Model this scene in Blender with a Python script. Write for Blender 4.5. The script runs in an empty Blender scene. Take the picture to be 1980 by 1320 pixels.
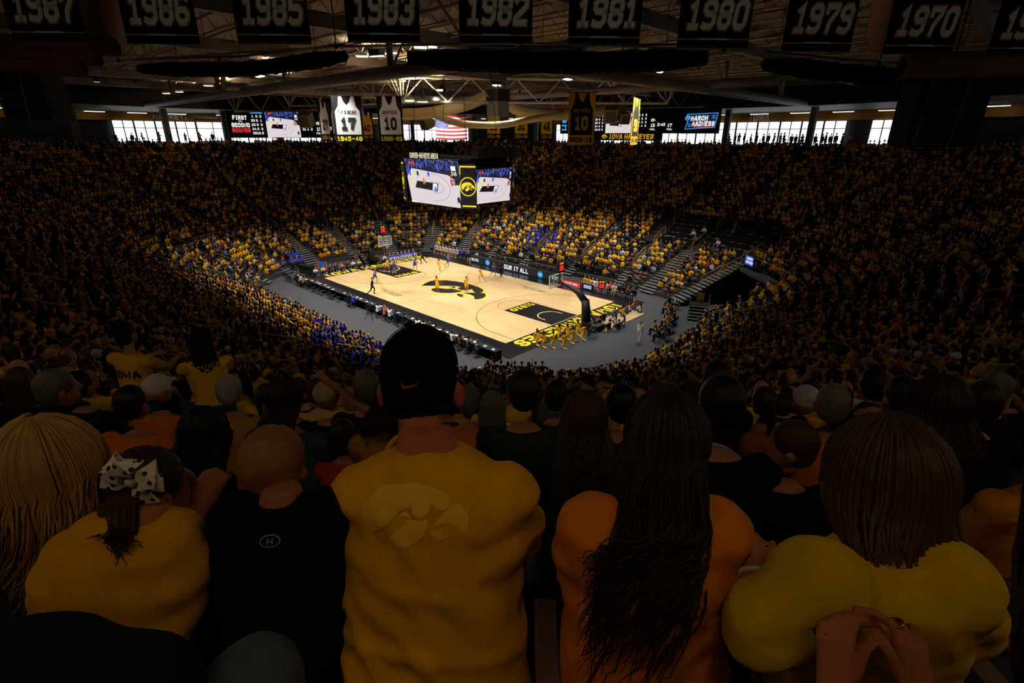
import bpy, bmesh, math, random
import numpy as np
from mathutils import Vector, Matrix
from mathutils.kdtree import KDTree
from mathutils.bvhtree import BVHTree
from mathutils.geometry import tessellate_polygon

random.seed(7); RNG = np.random.default_rng(7)
SC = bpy.context.scene
COL = SC.collection
PI = math.pi

# ------------------------------------------------------------------ camera
CAM = np.array([40.595, -34.598, 15.168])
CR = np.array([0.72573, 0.687976, 0.002249])
CU = np.array([-0.255547, 0.266532, 0.929331])
CF = np.array([-0.638758, 0.675018, -0.36924])
FPX = 1001.24
cd = bpy.data.cameras.new('camera'); cam = bpy.data.objects.new('camera', cd); COL.objects.link(cam)
cam.matrix_world = Matrix([[CR[k], CU[k], -CF[k], CAM[k]] for k in range(3)] + [[0, 0, 0, 1]])
cd.sensor_fit = 'HORIZONTAL'; cd.sensor_width = 36.0; cd.lens = FPX / 1980 * 36
cd.clip_start = 0.05; cd.clip_end = 400
SC.camera = cam
def ray(px, py): return CF + (px - 990) / FPX * CR - (py - 660) / FPX * CU
def at_z(px, py, z): d = ray(px, py); return CAM + d * ((z - CAM[2]) / d[2])
def at_depth(px, py, t): return CAM + ray(px, py) * t
def project(p):
    d = np.asarray(p, float) - CAM; z = d @ CF
    return np.stack([990 + FPX * (d @ CR) / z, 660 - FPX * (d @ CU) / z, z], -1)

# ------------------------------------------------------------------ world, exposure, arena lights
w = bpy.data.worlds.new('world'); SC.world = w; w.use_nodes = True
w.node_tree.nodes['Background'].inputs[0].default_value = (0.75, 0.86, 1.0, 1)
w.node_tree.nodes['Background'].inputs[1].default_value = 0.004
SC.view_settings.view_transform = 'Standard'; SC.view_settings.look = 'None'
SC.view_settings.exposure = 0.0; SC.view_settings.gamma = 1.0; SC.view_settings.use_curve_mapping = False
SC.cycles.adaptive_threshold = 0.03; SC.cycles.use_light_tree = False; SC.cycles.max_bounces = 4; SC.cycles.diffuse_bounces = 2; SC.cycles.glossy_bounces = 2; SC.cycles.transmission_bounces = 2
FLOOD_W = 13200.0       # each court flood light
FLOOD_CONE = 104.0
STRIP_E = 2.4; STRIP_NEAR_E = 7.6   # concourse strip lamps; the near ones are added to light the closest people
ROOF_W = 3200.0           # upward spots added at some lamp boxes to brighten the roof
FILL_W = 26.0         # dim house lamps added to brighten the seating, no such fixtures known
WINDOW_E = 1.6          # daylight in the concourse windows

# ------------------------------------------------------------------ colour and materials
def lin(c):
    if isinstance(c, str): c = [int(c[i:i + 2], 16) for i in (1, 3, 5)]
    return tuple(((v / 255) / 12.92 if v / 255 <= 0.04045 else ((v / 255 + 0.055) / 1.055) ** 2.4) for v in c)
MATS = {}
def mat(name, col=None, rough=0.7, metal=0.0, var=0.18, scale=8.0, bump=0.0, bscale=60.0, emit=0.0, src=None, spec=0.4, stretch=None):
    """principled material: colour with procedural noise variation; src 'object' takes the object colour, 'attr' a colour attribute"""
    if name in MATS: return MATS[name]
    m = bpy.data.materials.new(name); m.use_nodes = True; nt = m.node_tree; b = nt.nodes['Principled BSDF']
    tc = nt.nodes.new('ShaderNodeTexCoord'); mp = nt.nodes.new('ShaderNodeMapping')
    nt.links.new(tc.outputs['Object'], mp.inputs['Vector'])
    if stretch: mp.inputs['Scale'].default_value = stretch
    nz = nt.nodes.new('ShaderNodeTexNoise'); nz.inputs['Scale'].default_value = scale; nz.inputs['Detail'].default_value = 4
    nt.links.new(mp.outputs['Vector'], nz.inputs['Vector'])
    mr = nt.nodes.new('ShaderNodeMapRange'); mr.inputs['To Min'].default_value = 1 - var; mr.inputs['To Max'].default_value = 1 + var
    nt.links.new(nz.outputs['Fac'], mr.inputs['Value'])
    mx = nt.nodes.new('ShaderNodeMix'); mx.data_type = 'RGBA'; mx.blend_type = 'MULTIPLY'; mx.inputs['Factor'].default_value = 1
    if src == 'object':
        oi = nt.nodes.new('ShaderNodeObjectInfo'); nt.links.new(oi.outputs['Color'], mx.inputs['A'])
    elif src == 'attr':
        at = nt.nodes.new('ShaderNodeVertexColor'); at.layer_name = 'Col'; nt.links.new(at.outputs['Color'], mx.inputs['A'])
    else:
        mx.inputs['A'].default_value = (*lin(col), 1)
    nt.links.new(mr.outputs['Result'], mx.inputs['B'])
    nt.links.new(mx.outputs['Result'], b.inputs['Base Color'])
    b.inputs['Roughness'].default_value = rough; b.inputs['Metallic'].default_value = metal
    b.inputs['Specular IOR Level'].default_value = spec
    if emit > 0:
        nt.links.new(mx.outputs['Result'], b.inputs['Emission Color']); b.inputs['Emission Strength'].default_value = emit
        b.inputs['Base Color'].default_value = (0.01, 0.01, 0.01, 1)
        for l in list(nt.links):
            if l.to_socket == b.inputs['Base Color']: nt.links.remove(l)
    if bump > 0:
        n2 = nt.nodes.new('ShaderNodeTexNoise'); n2.inputs['Scale'].default_value = bscale; n2.inputs['Detail'].default_value = 3
        nt.links.new(mp.outputs['Vector'], n2.inputs['Vector'])
        bp = nt.nodes.new('ShaderNodeBump'); bp.inputs['Strength'].default_value = bump; bp.inputs['Distance'].default_value = 0.01
        nt.links.new(n2.outputs['Fac'], bp.inputs['Height']); nt.links.new(bp.outputs['Normal'], b.inputs['Normal'])
    MATS[name] = m
    return m
def cloth_mat(name, src=None, col=None): return mat(name, col, rough=0.9, var=0.22, scale=14, bump=0.5, bscale=26, src=src, spec=0.15)

# ------------------------------------------------------------------ mesh helpers
class MB:
    """collects quads and triangles for one mesh"""
    def __init__(s): s.v = []; s.f = []; s.mi = []
    def add(s, vs, fs, mi=0):
        b = len(s.v); s.v += [tuple(map(float, p)) for p in vs]; s.f += [tuple(i + b for i in f) for f in fs]; s.mi += [mi] * len(fs); return s
    def box(s, c, size, rz=0.0, mi=0, rot=None):
        sx, sy, sz = [q / 2 for q in size]
        P = np.array([[x, y, z] for z in (-sz, sz) for y in (-sy, sy) for x in (-sx, sx)])
        if rot is not None: P = P @ np.asarray(rot, float).T
        elif rz: ca, sa = math.cos(rz), math.sin(rz); P = P @ np.array([[ca, sa, 0], [-sa, ca, 0], [0, 0, 1]])
        return s.add(P + np.asarray(c, float), [(0, 2, 3, 1), (4, 5, 7, 6), (0, 1, 5, 4), (2, 6, 7, 3), (0, 4, 6, 2), (1, 3, 7, 5)], mi)
    def quad(s, a, b, c, d, mi=0): return s.add([a, b, c, d], [(0, 1, 2, 3)], mi)
    def tube(s, pts, rad, n=6, mi=0, cap=True, close=False):
        v, f = tube_geo(pts, rad, n, cap, close); return s.add(v, f, mi)
    def ell(s, c, r, nu=10, nv=6, mi=0, rot=None):
        v, f = ell_geo(c, r, nu, nv, rot); return s.add(v, f, mi)
    def poly(s, pts2, frame, thick=0.0, mi=0):
        """flat polygon in a frame (origin, ux, uy); thick > 0 extrudes it backwards"""
        o, ux, uy = [np.asarray(q, float) for q in frame]; P = [o + p[0] * ux + p[1] * uy for p in pts2]
        tri = tessellate_polygon([[Vector((p[0], p[1], 0)) for p in pts2]])
        area = sum(pts2[i][0] * pts2[(i + 1) % len(pts2)][1] - pts2[(i + 1) % len(pts2)][0] * pts2[i][1] for i in range(len(pts2)))
        fs = []
        for t in tri:
            a = (pts2[t[1]][0] - pts2[t[0]][0]) * (pts2[t[2]][1] - pts2[t[0]][1]) - (pts2[t[2]][0] - pts2[t[0]][0]) * (pts2[t[1]][1] - pts2[t[0]][1])
            fs.append(tuple(t) if a > 0 else tuple(reversed(t)))
        if thick <= 0: return s.add(P, fs, mi)
        nrm = np.cross(ux, uy); nrm = nrm / np.linalg.norm(nrm); n = len(P)
        Q = P + [p - nrm * thick for p in P]
        F = fs + [tuple(i + n for i in reversed(t)) for t in fs] + [((i + 1) % n, i, i + n, (i + 1) % n + n) if area > 0 else (i, (i + 1) % n, (i + 1) % n + n, i + n) for i in range(n)]
        return s.add(Q, F, mi)
    def mesh(s, name, mats, smooth=False):
        me = bpy.data.meshes.new(name); me.from_pydata(s.v, [], s.f)
        for m in (mats if isinstance(mats, (list, tuple)) else [mats]): me.materials.append(m)
        if any(s.mi): me.polygons.foreach_set('material_index', s.mi)
        if smooth: me.polygons.foreach_set('use_smooth', [True] * len(me.polygons))
        me.update(); return me
    def build(s, name, mats, parent=None, smooth=False, **kw):
        return link(name, s.mesh(name, mats, smooth), parent, **kw)
def link(name, me, parent=None, loc=None, rz=None, label=None, cat=None, group=None, kind=None, color=None):
    o = bpy.data.objects.new(name, me); COL.objects.link(o)
    if parent is not None: o.parent = parent
    if loc is not None: o.location = tuple(map(float, loc))
    if rz is not None: o.rotation_euler = (0, 0, rz)
    if color is not None: o.color = (*color[:3], 1)
    return tag(o, label, cat, group, kind)
def tag(o, label=None, cat=None, group=None, kind=None):
    if label: o['label'] = label
    if cat: o['category'] = cat
    if group: o['group'] = group
    if kind: o['kind'] = kind
    return o
def empty(name, loc=(0, 0, 0), rz=0.0, **kw):
    return link(name, None, None, loc, rz, **kw)
def frame_of(d):
    d = d / (np.linalg.norm(d) + 1e-12); a = np.array([0, 0, 1.0]) if abs(d[2]) < 0.9 else np.array([1.0, 0, 0])
    x = np.cross(a, d); x /= np.linalg.norm(x); return x, np.cross(d, x)
def tube_geo(pts, rad, n=6, cap=True, close=False):
    P = np.asarray(pts, float); m = len(P); R = [rad] * m if np.isscalar(rad) else list(rad); vs = []; x0 = None
    for i in range(m):
        if close: d = P[(i + 1) % m] - P[i - 1]
        else: d = P[min(i + 1, m - 1)] - P[max(i - 1, 0)]
        d = d / (np.linalg.norm(d) + 1e-12)
        if x0 is None: x, y = frame_of(d)
        else:
            x = x0 - d * (x0 @ d); x /= (np.linalg.norm(x) + 1e-12); y = np.cross(d, x)
        x0 = x; r = R[i]; rx, ry = (r, r) if np.isscalar(r) else r
        for k in range(n):
            a = 2 * PI * k / n; vs.append(P[i] + x * (rx * math.cos(a)) + y * (ry * math.sin(a)))
    fs = []
    for i in range(m if close else m - 1):
        j = (i + 1) % m
        for k in range(n): fs.append((i * n + k, i * n + (k + 1) % n, j * n + (k + 1) % n, j * n + k))
    if cap and not close: fs.append(tuple(reversed(range(n)))); fs.append(tuple(range((m - 1) * n, m * n)))
    return vs, fs
def loft_geo(rings, n=12):
    """rings: (centre, ax, ay) with vectors; closed ends"""
    vs = []
    for c, ax, ay in rings:
        c, ax, ay = [np.asarray(q, float) for q in (c, ax, ay)]
        for k in range(n): a = 2 * PI * k / n; vs.append(c + ax * math.cos(a) + ay * math.sin(a))
    m = len(rings); fs = []
    for i in range(m - 1):
        for k in range(n): fs.append((i * n + k, i * n + (k + 1) % n, (i + 1) * n + (k + 1) % n, (i + 1) * n + k))
    fs.append(tuple(reversed(range(n)))); fs.append(tuple(range((m - 1) * n, m * n))); return vs, fs
def ell_geo(c, r, nu=10, nv=6, rot=None):
    vs = [(0, 0, -1)]
    for j in range(1, nv):
        t = -PI / 2 + PI * j / nv
        for k in range(nu): a = 2 * PI * k / nu; vs.append((math.cos(t) * math.cos(a), math.cos(t) * math.sin(a), math.sin(t)))
    vs.append((0, 0, 1)); V = np.array(vs) * np.asarray(r, float)
    if rot is not None: V = V @ np.asarray(rot, float).T
    fs = [(0, 1 + (k + 1) % nu, 1 + k) for k in range(nu)]
    for j in range(nv - 2):
        for k in range(nu): a = 1 + j * nu; fs.append((a + k, a + (k + 1) % nu, a + nu + (k + 1) % nu, a + nu + k))
    a = 1 + (nv - 2) * nu; fs += [(a + k, a + (k + 1) % nu, len(vs) - 1) for k in range(nu)]
    return list(V + np.asarray(c, float)), fs

# ------------------------------------------------------------------ block lettering (stroke glyphs, 4 x 6 grid)
O8 = [(1, 0), (3, 0), (4, 1), (4, 5), (3, 6), (1, 6), (0, 5), (0, 1), 'c']
GL = {'0': [O8], 'O': [O8], '1': [[(0.8, 4.9), (2, 6), (2, 0)], [(0.7, 0), (3.3, 0)]],
 '2': [[(0, 5.3), (0.7, 6), (3, 6), (4, 5), (4, 4), (0, 1), (0, 0), (4, 0)]],
 '3': [[(0, 5.5), (0.6, 6), (3, 6), (4, 5), (4, 4), (3, 3.1), (1.9, 3.1)], [(3, 3.1), (4, 2.2), (4, 1), (3, 0), (0.6, 0), (0, 0.5)]],
 '4': [[(3, 0), (3, 6), (0, 2.3), (0, 1.6), (4.2, 1.6)]], '5': [[(4, 6), (0, 6), (0, 3.5), (3, 3.5), (4, 2.6), (4, 1), (3, 0), (0.6, 0), (0, 0.4)]],
 '6': [[(3.8, 5.7), (3, 6), (1, 6), (0, 5), (0, 1), (1, 0), (3, 0), (4, 1), (4, 2.0), (3, 2.9), (0, 2.9)]], '7': [[(0, 4.8), (0, 6), (4, 6), (4, 5), (1.8, 2), (1.6, 0)]],
 '8': [[(1, 0), (3, 0), (4, 1), (4, 2.2), (3, 3.1), (4, 4), (4, 5), (3, 6), (1, 6), (0, 5), (0, 4), (1, 3.1), (0, 2.2), (0, 1), 'c'], [(1, 3.1), (3, 3.1)]],
 '9': [[(0.2, 0.3), (1, 0), (3, 0), (4, 1), (4, 5), (3, 6), (1, 6), (0, 5), (0, 4.0), (1, 3.1), (4, 3.1)]], '-': [[(0.7, 3), (3.3, 3)]], '&': [[(4, 0), (0.5, 4.5), (0.5, 5.4), (1.2, 6), (2.2, 6), (2.8, 5.2), (0, 2), (0, 1), (1, 0), (2.6, 0), (4, 2.2)]],
 'A': [[(0, 0), (1.6, 6), (2.4, 6), (4, 0)], [(0.8, 1.9), (3.2, 1.9)]], 'B': [[(0, 0), (0, 6), (3, 6), (4, 5), (4, 4), (3, 3.1), (0, 3.1)], [(3, 3.1), (4, 2.2), (4, 1), (3, 0), (0, 0)]],
 'C': [[(4, 4.4), (4, 5), (3, 6), (1, 6), (0, 5), (0, 1), (1, 0), (3, 0), (4, 1), (4, 1.6)]], 'D': [[(0, 0), (0, 6), (3, 6), (4, 5), (4, 1), (3, 0), (0, 0)]],
 'E': [[(4, 6), (0, 6), (0, 0), (4, 0)], [(0, 3.1), (3, 3.1)]], 'F': [[(4, 6), (0, 6), (0, 0)], [(0, 3.1), (3, 3.1)]],
 'G': [[(4, 4.4), (4, 5), (3, 6), (1, 6), (0, 5), (0, 1), (1, 0), (3, 0), (4, 1), (4, 2.8), (2.4, 2.8)]], 'H': [[(0, 0), (0, 6)], [(4, 0), (4, 6)], [(0, 3.1), (4, 3.1)]],
 'I': [[(2, 0), (2, 6)], [(1.5, 0), (2.5, 0)], [(1.5, 6), (2.5, 6)]], 'K': [[(0, 0), (0, 6)], [(4, 6), (0.6, 2.8)], [(1.6, 3.6), (4, 0)]], 'L': [[(0, 6), (0, 0), (4, 0)]],
 'M': [[(0, 0), (0, 6), (2, 2.2), (4, 6), (4, 0)]], 'N': [[(0, 0), (0, 6), (4, 0), (4, 6)]], 'P': [[(0, 0), (0, 6), (3, 6), (4, 5), (4, 3.8), (3, 2.8), (0, 2.8)]],
 'R': [[(0, 0), (0, 6), (3, 6), (4, 5), (4, 3.9), (3, 3), (0, 3)], [(2.2, 3), (4, 0)]], 'S': [[(4, 4.8), (3, 6), (1, 6), (0, 5), (0, 4), (1, 3.2), (3, 2.9), (4, 2.1), (4, 1), (3, 0), (1, 0), (0, 1.2)]],
 'T': [[(2, 0), (2, 6)], [(0, 6), (4, 6)]], 'U': [[(0, 6), (0, 1), (1, 0), (3, 0), (4, 1), (4, 6)]], 'V': [[(0, 6), (1.7, 0), (2.3, 0), (4, 6)]],
 'W': [[(-0.6, 6), (0.6, 0), (2, 4.4), (3.4, 0), (4.6, 6)]], 'X': [[(0, 0), (4, 6)], [(0, 6), (4, 0)]], 'Y': [[(0, 6), (2, 3), (4, 6)], [(2, 3), (2, 0)]], 'Z': [[(0, 6), (4, 6), (0, 0), (4, 0)]],
 'a': [[(0.3, 3.4), (1, 4), (3, 4), (4, 3), (4, 0), (1, 0), (0, 0.9), (0.6, 2), (4, 2)]], 'c': [[(4, 3.4), (3, 4), (1, 4), (0, 3), (0, 1), (1, 0), (3, 0), (4, 0.7)]],
 'd': [[(4, 6), (4, 0), (1, 0), (0, 1), (0, 3), (1, 4), (4, 4)]], 'e': [[(0, 2), (4, 2), (4, 3), (3, 4), (1, 4), (0, 3), (0, 1), (1, 0), (4, 0)]], 'i': [[(2, 0), (2, 4)], [(2, 5), (2, 6)]],
 'm': [[(0, 0), (0, 4), (4, 4), (4, 0)], [(2, 0), (2, 4)]], 'o': [[(1, 0), (3, 0), (4, 1), (4, 3), (3, 4), (1, 4), (0, 3), (0, 1), 'c']], ':': [[(2, 1), (2, 1.9)], [(2, 4), (2, 4.9)]], '>': [[(1, 1.5), (3, 3), (1, 4.5)]]}
def stroke(poly, t):
    close = poly[-1] == 'c'; P = [np.array(p, float) for p in (poly[:-1] if close else poly)]; n = len(P); out = []; L = []; R = []
    for i in range(n):
        a = P[i] - P[i - 1] if (i > 0 or close) else None; b = P[(i + 1) % n] - P[i] if (i < n - 1 or close) else None
        a = b if a is None else a; b = a if b is None else b
        a = a / np.linalg.norm(a); b = b / np.linalg.norm(b); na = np.array([-a[1], a[0]]); nb = np.array([-b[1], b[0]]); m = na + nb
        m = m / max(m @ m / 2, 0.45); ext = np.zeros(2)
        if not close and i == 0: ext = -b * t * 0.5
        if not close and i == n - 1: ext = a * t * 0.5
        L.append(P[i] + m * t * 0.5 + ext); R.append(P[i] - m * t * 0.5 + ext)
    for i in range(n if close else n - 1): j = (i + 1) % n; out.append((R[i], R[j], L[j], L[i]))
    return out
def text_quads(s, h, t=1.35, shear=0.0, gap=1.0, wid=1.0):
    """centred 2D quads of a line of text of cap height h"""
    k = h / (6 + t); x = 0.0; Q = []
    for ch in s:
        if ch == ' ': x += 3.0 * wid; continue
        w = {'1': 3.2, 'I': 3.0, 'i': 2.2, '-': 4, 'W': 5.0, ':': 1.5, 'm': 4.0}.get(ch, 4.0); off = {'1': -0.4, 'I': -0.5, 'i': -0.9, 'W': 0.5, ':': -1.2}.get(ch, 0)
        for pl in GL[ch]:
            for q in stroke(pl, t): Q.append([(((p[0] + off) * wid + x + shear * (p[1])) * k, (p[1] + t / 2) * k) for p in q])
        x += w * wid + t + gap
    W = (x - t - gap + t) * k
    return [[(p[0] - W / 2 + t * k / 2, p[1] - h / 2) for p in q] for q in Q], W
def text_mb(mb, s, h, frame, mi=0, fit=None, **kw):
    Q, W = text_quads(s, h, **kw); o, ux, uy = [np.asarray(q, float) for q in frame]; sx = 1.0 if fit is None else fit / W
    for q in Q: mb.add([o + p[0] * sx * ux + p[1] * uy for p in q], [(0, 1, 2, 3)], mi)
    return mb
# the bird head emblem, traced as closed outlines in a unit box about 1.0 wide (x right, y up)
def _px(pts): return [((x - 700) / 572.0, (290 - y) / 572.0) for x, y in pts]
EMBLEM = [_px(p) for p in (
 [(413, 278), (425, 235), (470, 180), (540, 140), (620, 118), (700, 115), (780, 125), (840, 150), (875, 185), (882, 215), (865, 240), (835, 247), (810, 232), (785, 205), (780, 240), (766, 265), (742, 282), (712, 284), (692, 265), (684, 222), (640, 240), (590, 290), (545, 345), (495, 400), (462, 437), (458, 405), (440, 375), (435, 350), (420, 320)],
 [(610, 290), (650, 252), (675, 275), (687, 291), (650, 288)],
 [(668, 308), (740, 300), (768, 290), (770, 340), (750, 400), (710, 445), (660, 467), (610, 460), (580, 430), (578, 405), (600, 375), (640, 350), (674, 325), (640, 318)],
 [(803, 337), (840, 275), (880, 235), (912, 216), (945, 240), (970, 275), (985, 320), (980, 365), (965, 378), (945, 372), (935, 350), (910, 332), (870, 323), (830, 330)],
 [(792, 364), (850, 362), (848, 385), (866, 398), (890, 400), (860, 418), (825, 410), (800, 390)])]
def emblem_mb(mb, w, frame, mi=0, thick=0.0):
    for p in EMBLEM: mb.poly([(x * w, y * w) for x, y in p], frame, thick, mi)
    return mb
# ------------------------------------------------------------------ the bowl: offset curves of a rounded rectangle
BX, BY, HX, HY, RC = 2.0, -1.5, 23.0, 14.5, 12.0
RUN, RISE, NROW = 0.85, 0.394, 34
SEGS = [('s', (25, -4), (25, 1), (1, 0)), ('a', (13, 1), 0), ('s', (13, 13), (-9, 13), (0, 1)), ('a', (-9, 1), 90),
        ('s', (-21, 1), (-21, -4), (-1, 0)), ('a', (-9, -4), 180), ('s', (-9, -16), (13, -16), (0, -1)), ('a', (13, -4), 270)]
# every place on the ring has a parameter: segment number + fraction
def ring_pt(t, d):
    k = int(t) % 8; f = t - int(t); s = SEGS[k]
    if s[0] == 's':
        a, b, n = np.array(s[1], float), np.array(s[2], float), np.array(s[3], float); return a + (b - a) * f + n * d, n
    ang = math.radians(s[2] + 90 * f); n = np.array([math.cos(ang), math.sin(ang)]); return np.array(s[1], float) + n * (RC + d), n
def seg_len(k, d):
    s = SEGS[k]; return math.dist(s[1], s[2]) if s[0] == 's' else (RC + d) * PI / 2
def bowl_d(x, y):
    ax = abs(x - BX) - (HX - RC); ay = abs(y - BY) - (HY - RC)
    return math.hypot(max(ax, 0), max(ay, 0)) + min(max(ax, ay), 0) - RC
SAG = 0.6                                       # the rake steepens towards the top rows
def tread_z(i): x = min(1.0, max(0.0, (i + 1) / NROW)); return RISE * (i + 1) - SAG * 4 * x * (1 - x) * x
def arc_t(k, deg): return k + (deg - SEGS[k][2]) / 90.0
AISLES = [0.5, arc_t(1, 16), arc_t(1, 38), arc_t(1, 60), arc_t(1, 80), 2 + (13 - 11.5) / 22, 2 + (13 - 4.7) / 22, 2 + (13 + 2.3) / 22, 2 + (13 + 8.6) / 22,
          arc_t(3, 111), arc_t(3, 133), arc_t(3, 159), 4.1, arc_t(5, 181 + 6), arc_t(5, 207), arc_t(5, 229), arc_t(5, 252), 6 + 1.5 / 22, 6 + 8.5 / 22, 6 + 15.5 / 22,
          arc_t(7, 271), arc_t(7, 290), arc_t(7, 331.5), arc_t(7, 349)]
def ring_ts(n_arc=24, n_str=6):
    out = []
    for k in range(8):
        n = n_str if SEGS[k][0] == 's' else n_arc
        out += [k + j / n for j in range(n)]
    return out
TS = ring_ts()
M_CONC = mat('dark_concrete', '#3a3632', rough=0.9, var=0.3, scale=1.5)
M_CONCD = mat('concourse_concrete', '#2a2725', rough=0.9, var=0.3, scale=1.0)
M_FLOOR = mat('grey_arena_floor', '#3c3c40', rough=0.75, var=0.12, scale=0.8, bump=0.1)
M_BLACKM = mat('black_metal', '#0c0c0e', rough=0.45, metal=0.3)
M_OCHRE = mat('ochre_paint', '#b5862a', rough=0.5, var=0.15)
M_GOLD = mat('gold_paint', '#e8b400', rough=0.6, var=0.08)
M_NOSE = mat('aluminium_nosing', '#7d7e80', rough=0.45, metal=0.2)
M_DARK = mat('matt_black', '#0a0a0b', rough=0.9)
M_WHITE = mat('white_paint', '#d8d8d4', rough=0.6, var=0.08)
M_BEIGE = mat('beige_paint', '#a8926a', rough=0.7, var=0.12, scale=2)

floor = MB().box((2, -1.5, -0.15), (52, 36, 0.3)).build('floor', M_FLOOR, label='dark grey arena floor around the wooden court', kind='structure')
VOID = (arc_t(1, 37), arc_t(1, 56.7), 7)                       # tunnel mouth in the far right corner
HOLE = lambda q, i: i <= 7 and arc_t(1, 37) < TS[q] < arc_t(1, 56)
bowl = MB()
rt = [ring_pt(t, -0.02)[0] for t in TS]; n = len(rt)
bowl.add([(*p, 0) for p in rt] + [(*p, 0.3) for p in rt], [((i + 1) % n, i, i + n, (i + 1) % n + n) for i in range(n) if not HOLE(i, 0)])
bowl = bowl.build('seating_bowl', M_CONC, label='dark stepped seating bowl rising all around the court', kind='structure')
for i in range(NROW + 1):
    a = [ring_pt(t, RUN * i)[0] for t in TS]; b = [ring_pt(t, RUN * (i + 1) if i < NROW else RUN * i + 1.6)[0] for t in TS]; z0, z1 = (tread_z(i - 1) if i else 0.0), tread_z(i)
    m = MB(); m.add([(*p, z0 - 0.05) for p in a] + [(*p, z1) for p in a] + [(*p, z1) for p in b],
                    [((q + 1) % n, q, q + n, (q + 1) % n + n) for q in range(n) if not HOLE(q, i)] + [((q + 1) % n + n, q + n, q + 2 * n, (q + 1) % n + 2 * n) for q in range(n) if not HOLE(q, i)])
    m.build('row_step', M_CONC, bowl)
# aisle stairs with pale nosings
for t in AISLES:
    st = MB(); stair = None
    lower = arc_t(3, 105) < t < 5.1 or arc_t(1, 57) < t < 2.05
    for i in range(NROW):
        if VOID[0] < t < VOID[1] and i <= VOID[2]: continue
        p, nn = ring_pt(t, RUN * i); ang = math.atan2(nn[1], nn[0])
        st.box((p[0] - nn[0] * 0.2, p[1] - nn[1] * 0.2, tread_z(i) - RISE * 0.75), (0.42, 1.1, RISE * 0.5), ang)
    stair = st.build('aisle_stair', M_CONC, bowl)
    for i in range(9 if lower else 3):
        if VOID[0] < t < VOID[1]: break
        p, nn = ring_pt(t, RUN * i); ang = math.atan2(nn[1], nn[0]); wd = 1.9 if lower else 1.1
        e = MB().box((0, 0, 0), (0.3, wd, 0.05)).box((-0.43, 0, -RISE * 0.5), (0.3, wd, 0.05)).build('step_nosing', M_NOSE, stair, loc=(p[0] + nn[0] * 0.13, p[1] + nn[1] * 0.13, tread_z(i) + 0.026), rz=ang)
# footboards of the pull-out benches behind the far baseline
# ------------------------------------------------------------------ handrails on the aisles
def handrail(t, i0, nrows, label, group, mt=M_OCHRE):
    p0, nn = ring_pt(t, RUN * i0); p1, _ = ring_pt(t, RUN * (i0 + nrows)); z0, z1 = tread_z(i0), tread_z(i0 + nrows)
    def P(f, h): q = p0 + (p1 - p0) * f; return (q[0], q[1], z0 + (z1 - z0) * f + h - (RISE if 0 < f < 1 else 0))
    pts = [P(0, 0), P(0, 0.55), P(0.02, 0.78), P(0.06, 1.0), P(0.94, 1.0 + RISE), P(0.98, 0.78), P(1, 0.5), P(1, 0)]
    pts[4] = (P(0.94, 0)[0], P(0.94, 0)[1], z0 + (z1 - z0) * 0.94 + 1.0); pts[3] = (P(0.06, 0)[0], P(0.06, 0)[1], z0 + (z1 - z0) * 0.06 + 1.0); pts[2] = (pts[2][0], pts[2][1], z0 + 0.82)
    o = MB().tube(pts, 0.036, 6).build('handrail', mt, None, label=label, cat='handrail', group=group)
    MB().tube([(P(0, 0)[0], P(0, 0)[1], z0 + 0.48), (P(1, 0)[0], P(1, 0)[1], z1 + 0.48)], 0.024, 5).build('lower_rail', mt, o)
    return o
RAILS = {}
for q, t in enumerate(AISLES):
    for i0 in ((3, 8, 13, 18, 23, 27) if not (VOID[0] < t < VOID[1]) else (8, 13, 18, 23)):
        p, _ = ring_pt(t, RUN * (i0 + 1.5)); pr = project((p[0], p[1], tread_z(i0) + 1))
        if pr[2] < 1.5 or not (-150 < pr[0] < 2130): continue
        side = 'far sideline stand' if 1.7 < t < 3 else ('far end stand' if 3 <= t < 5 else ('left stand' if 5 <= t < 6.6 else ('near stand' if t >= 6.6 else 'right stand')))
        where = {3: 'front', 8: 'lower', 13: 'lower middle', 18: 'upper middle', 23: 'upper', 27: 'top'}[i0]
        RAILS.setdefault((where, side), []).append((pr[0], t, i0))
ORD = ['first', 'second', 'third', 'fourth', 'fifth', 'sixth', 'seventh', 'eighth', 'ninth', 'tenth', 'eleventh', 'twelfth', 'thirteenth', 'fourteenth', 'fifteenth', 'sixteenth', 'seventeenth', 'eighteenth', 'nineteenth', 'twentieth', 'twenty-first', 'twenty-second', 'twenty-third', 'twenty-fourth', 'twenty-fifth', 'twenty-sixth', 'twenty-seventh', 'twenty-eighth', 'twenty-ninth', 'thirtieth', 'thirty-first', 'thirty-second', 'thirty-third', 'thirty-fourth']
for (where, side), L_ in RAILS.items():
    for k, (px, t, i0) in enumerate(sorted(L_)): handrail(t, i0, 3, 'ochre handrail in the %s rows of the %s, %s from the left' % (where, side, ORD[k]), 'handrails of the ' + side)
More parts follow.
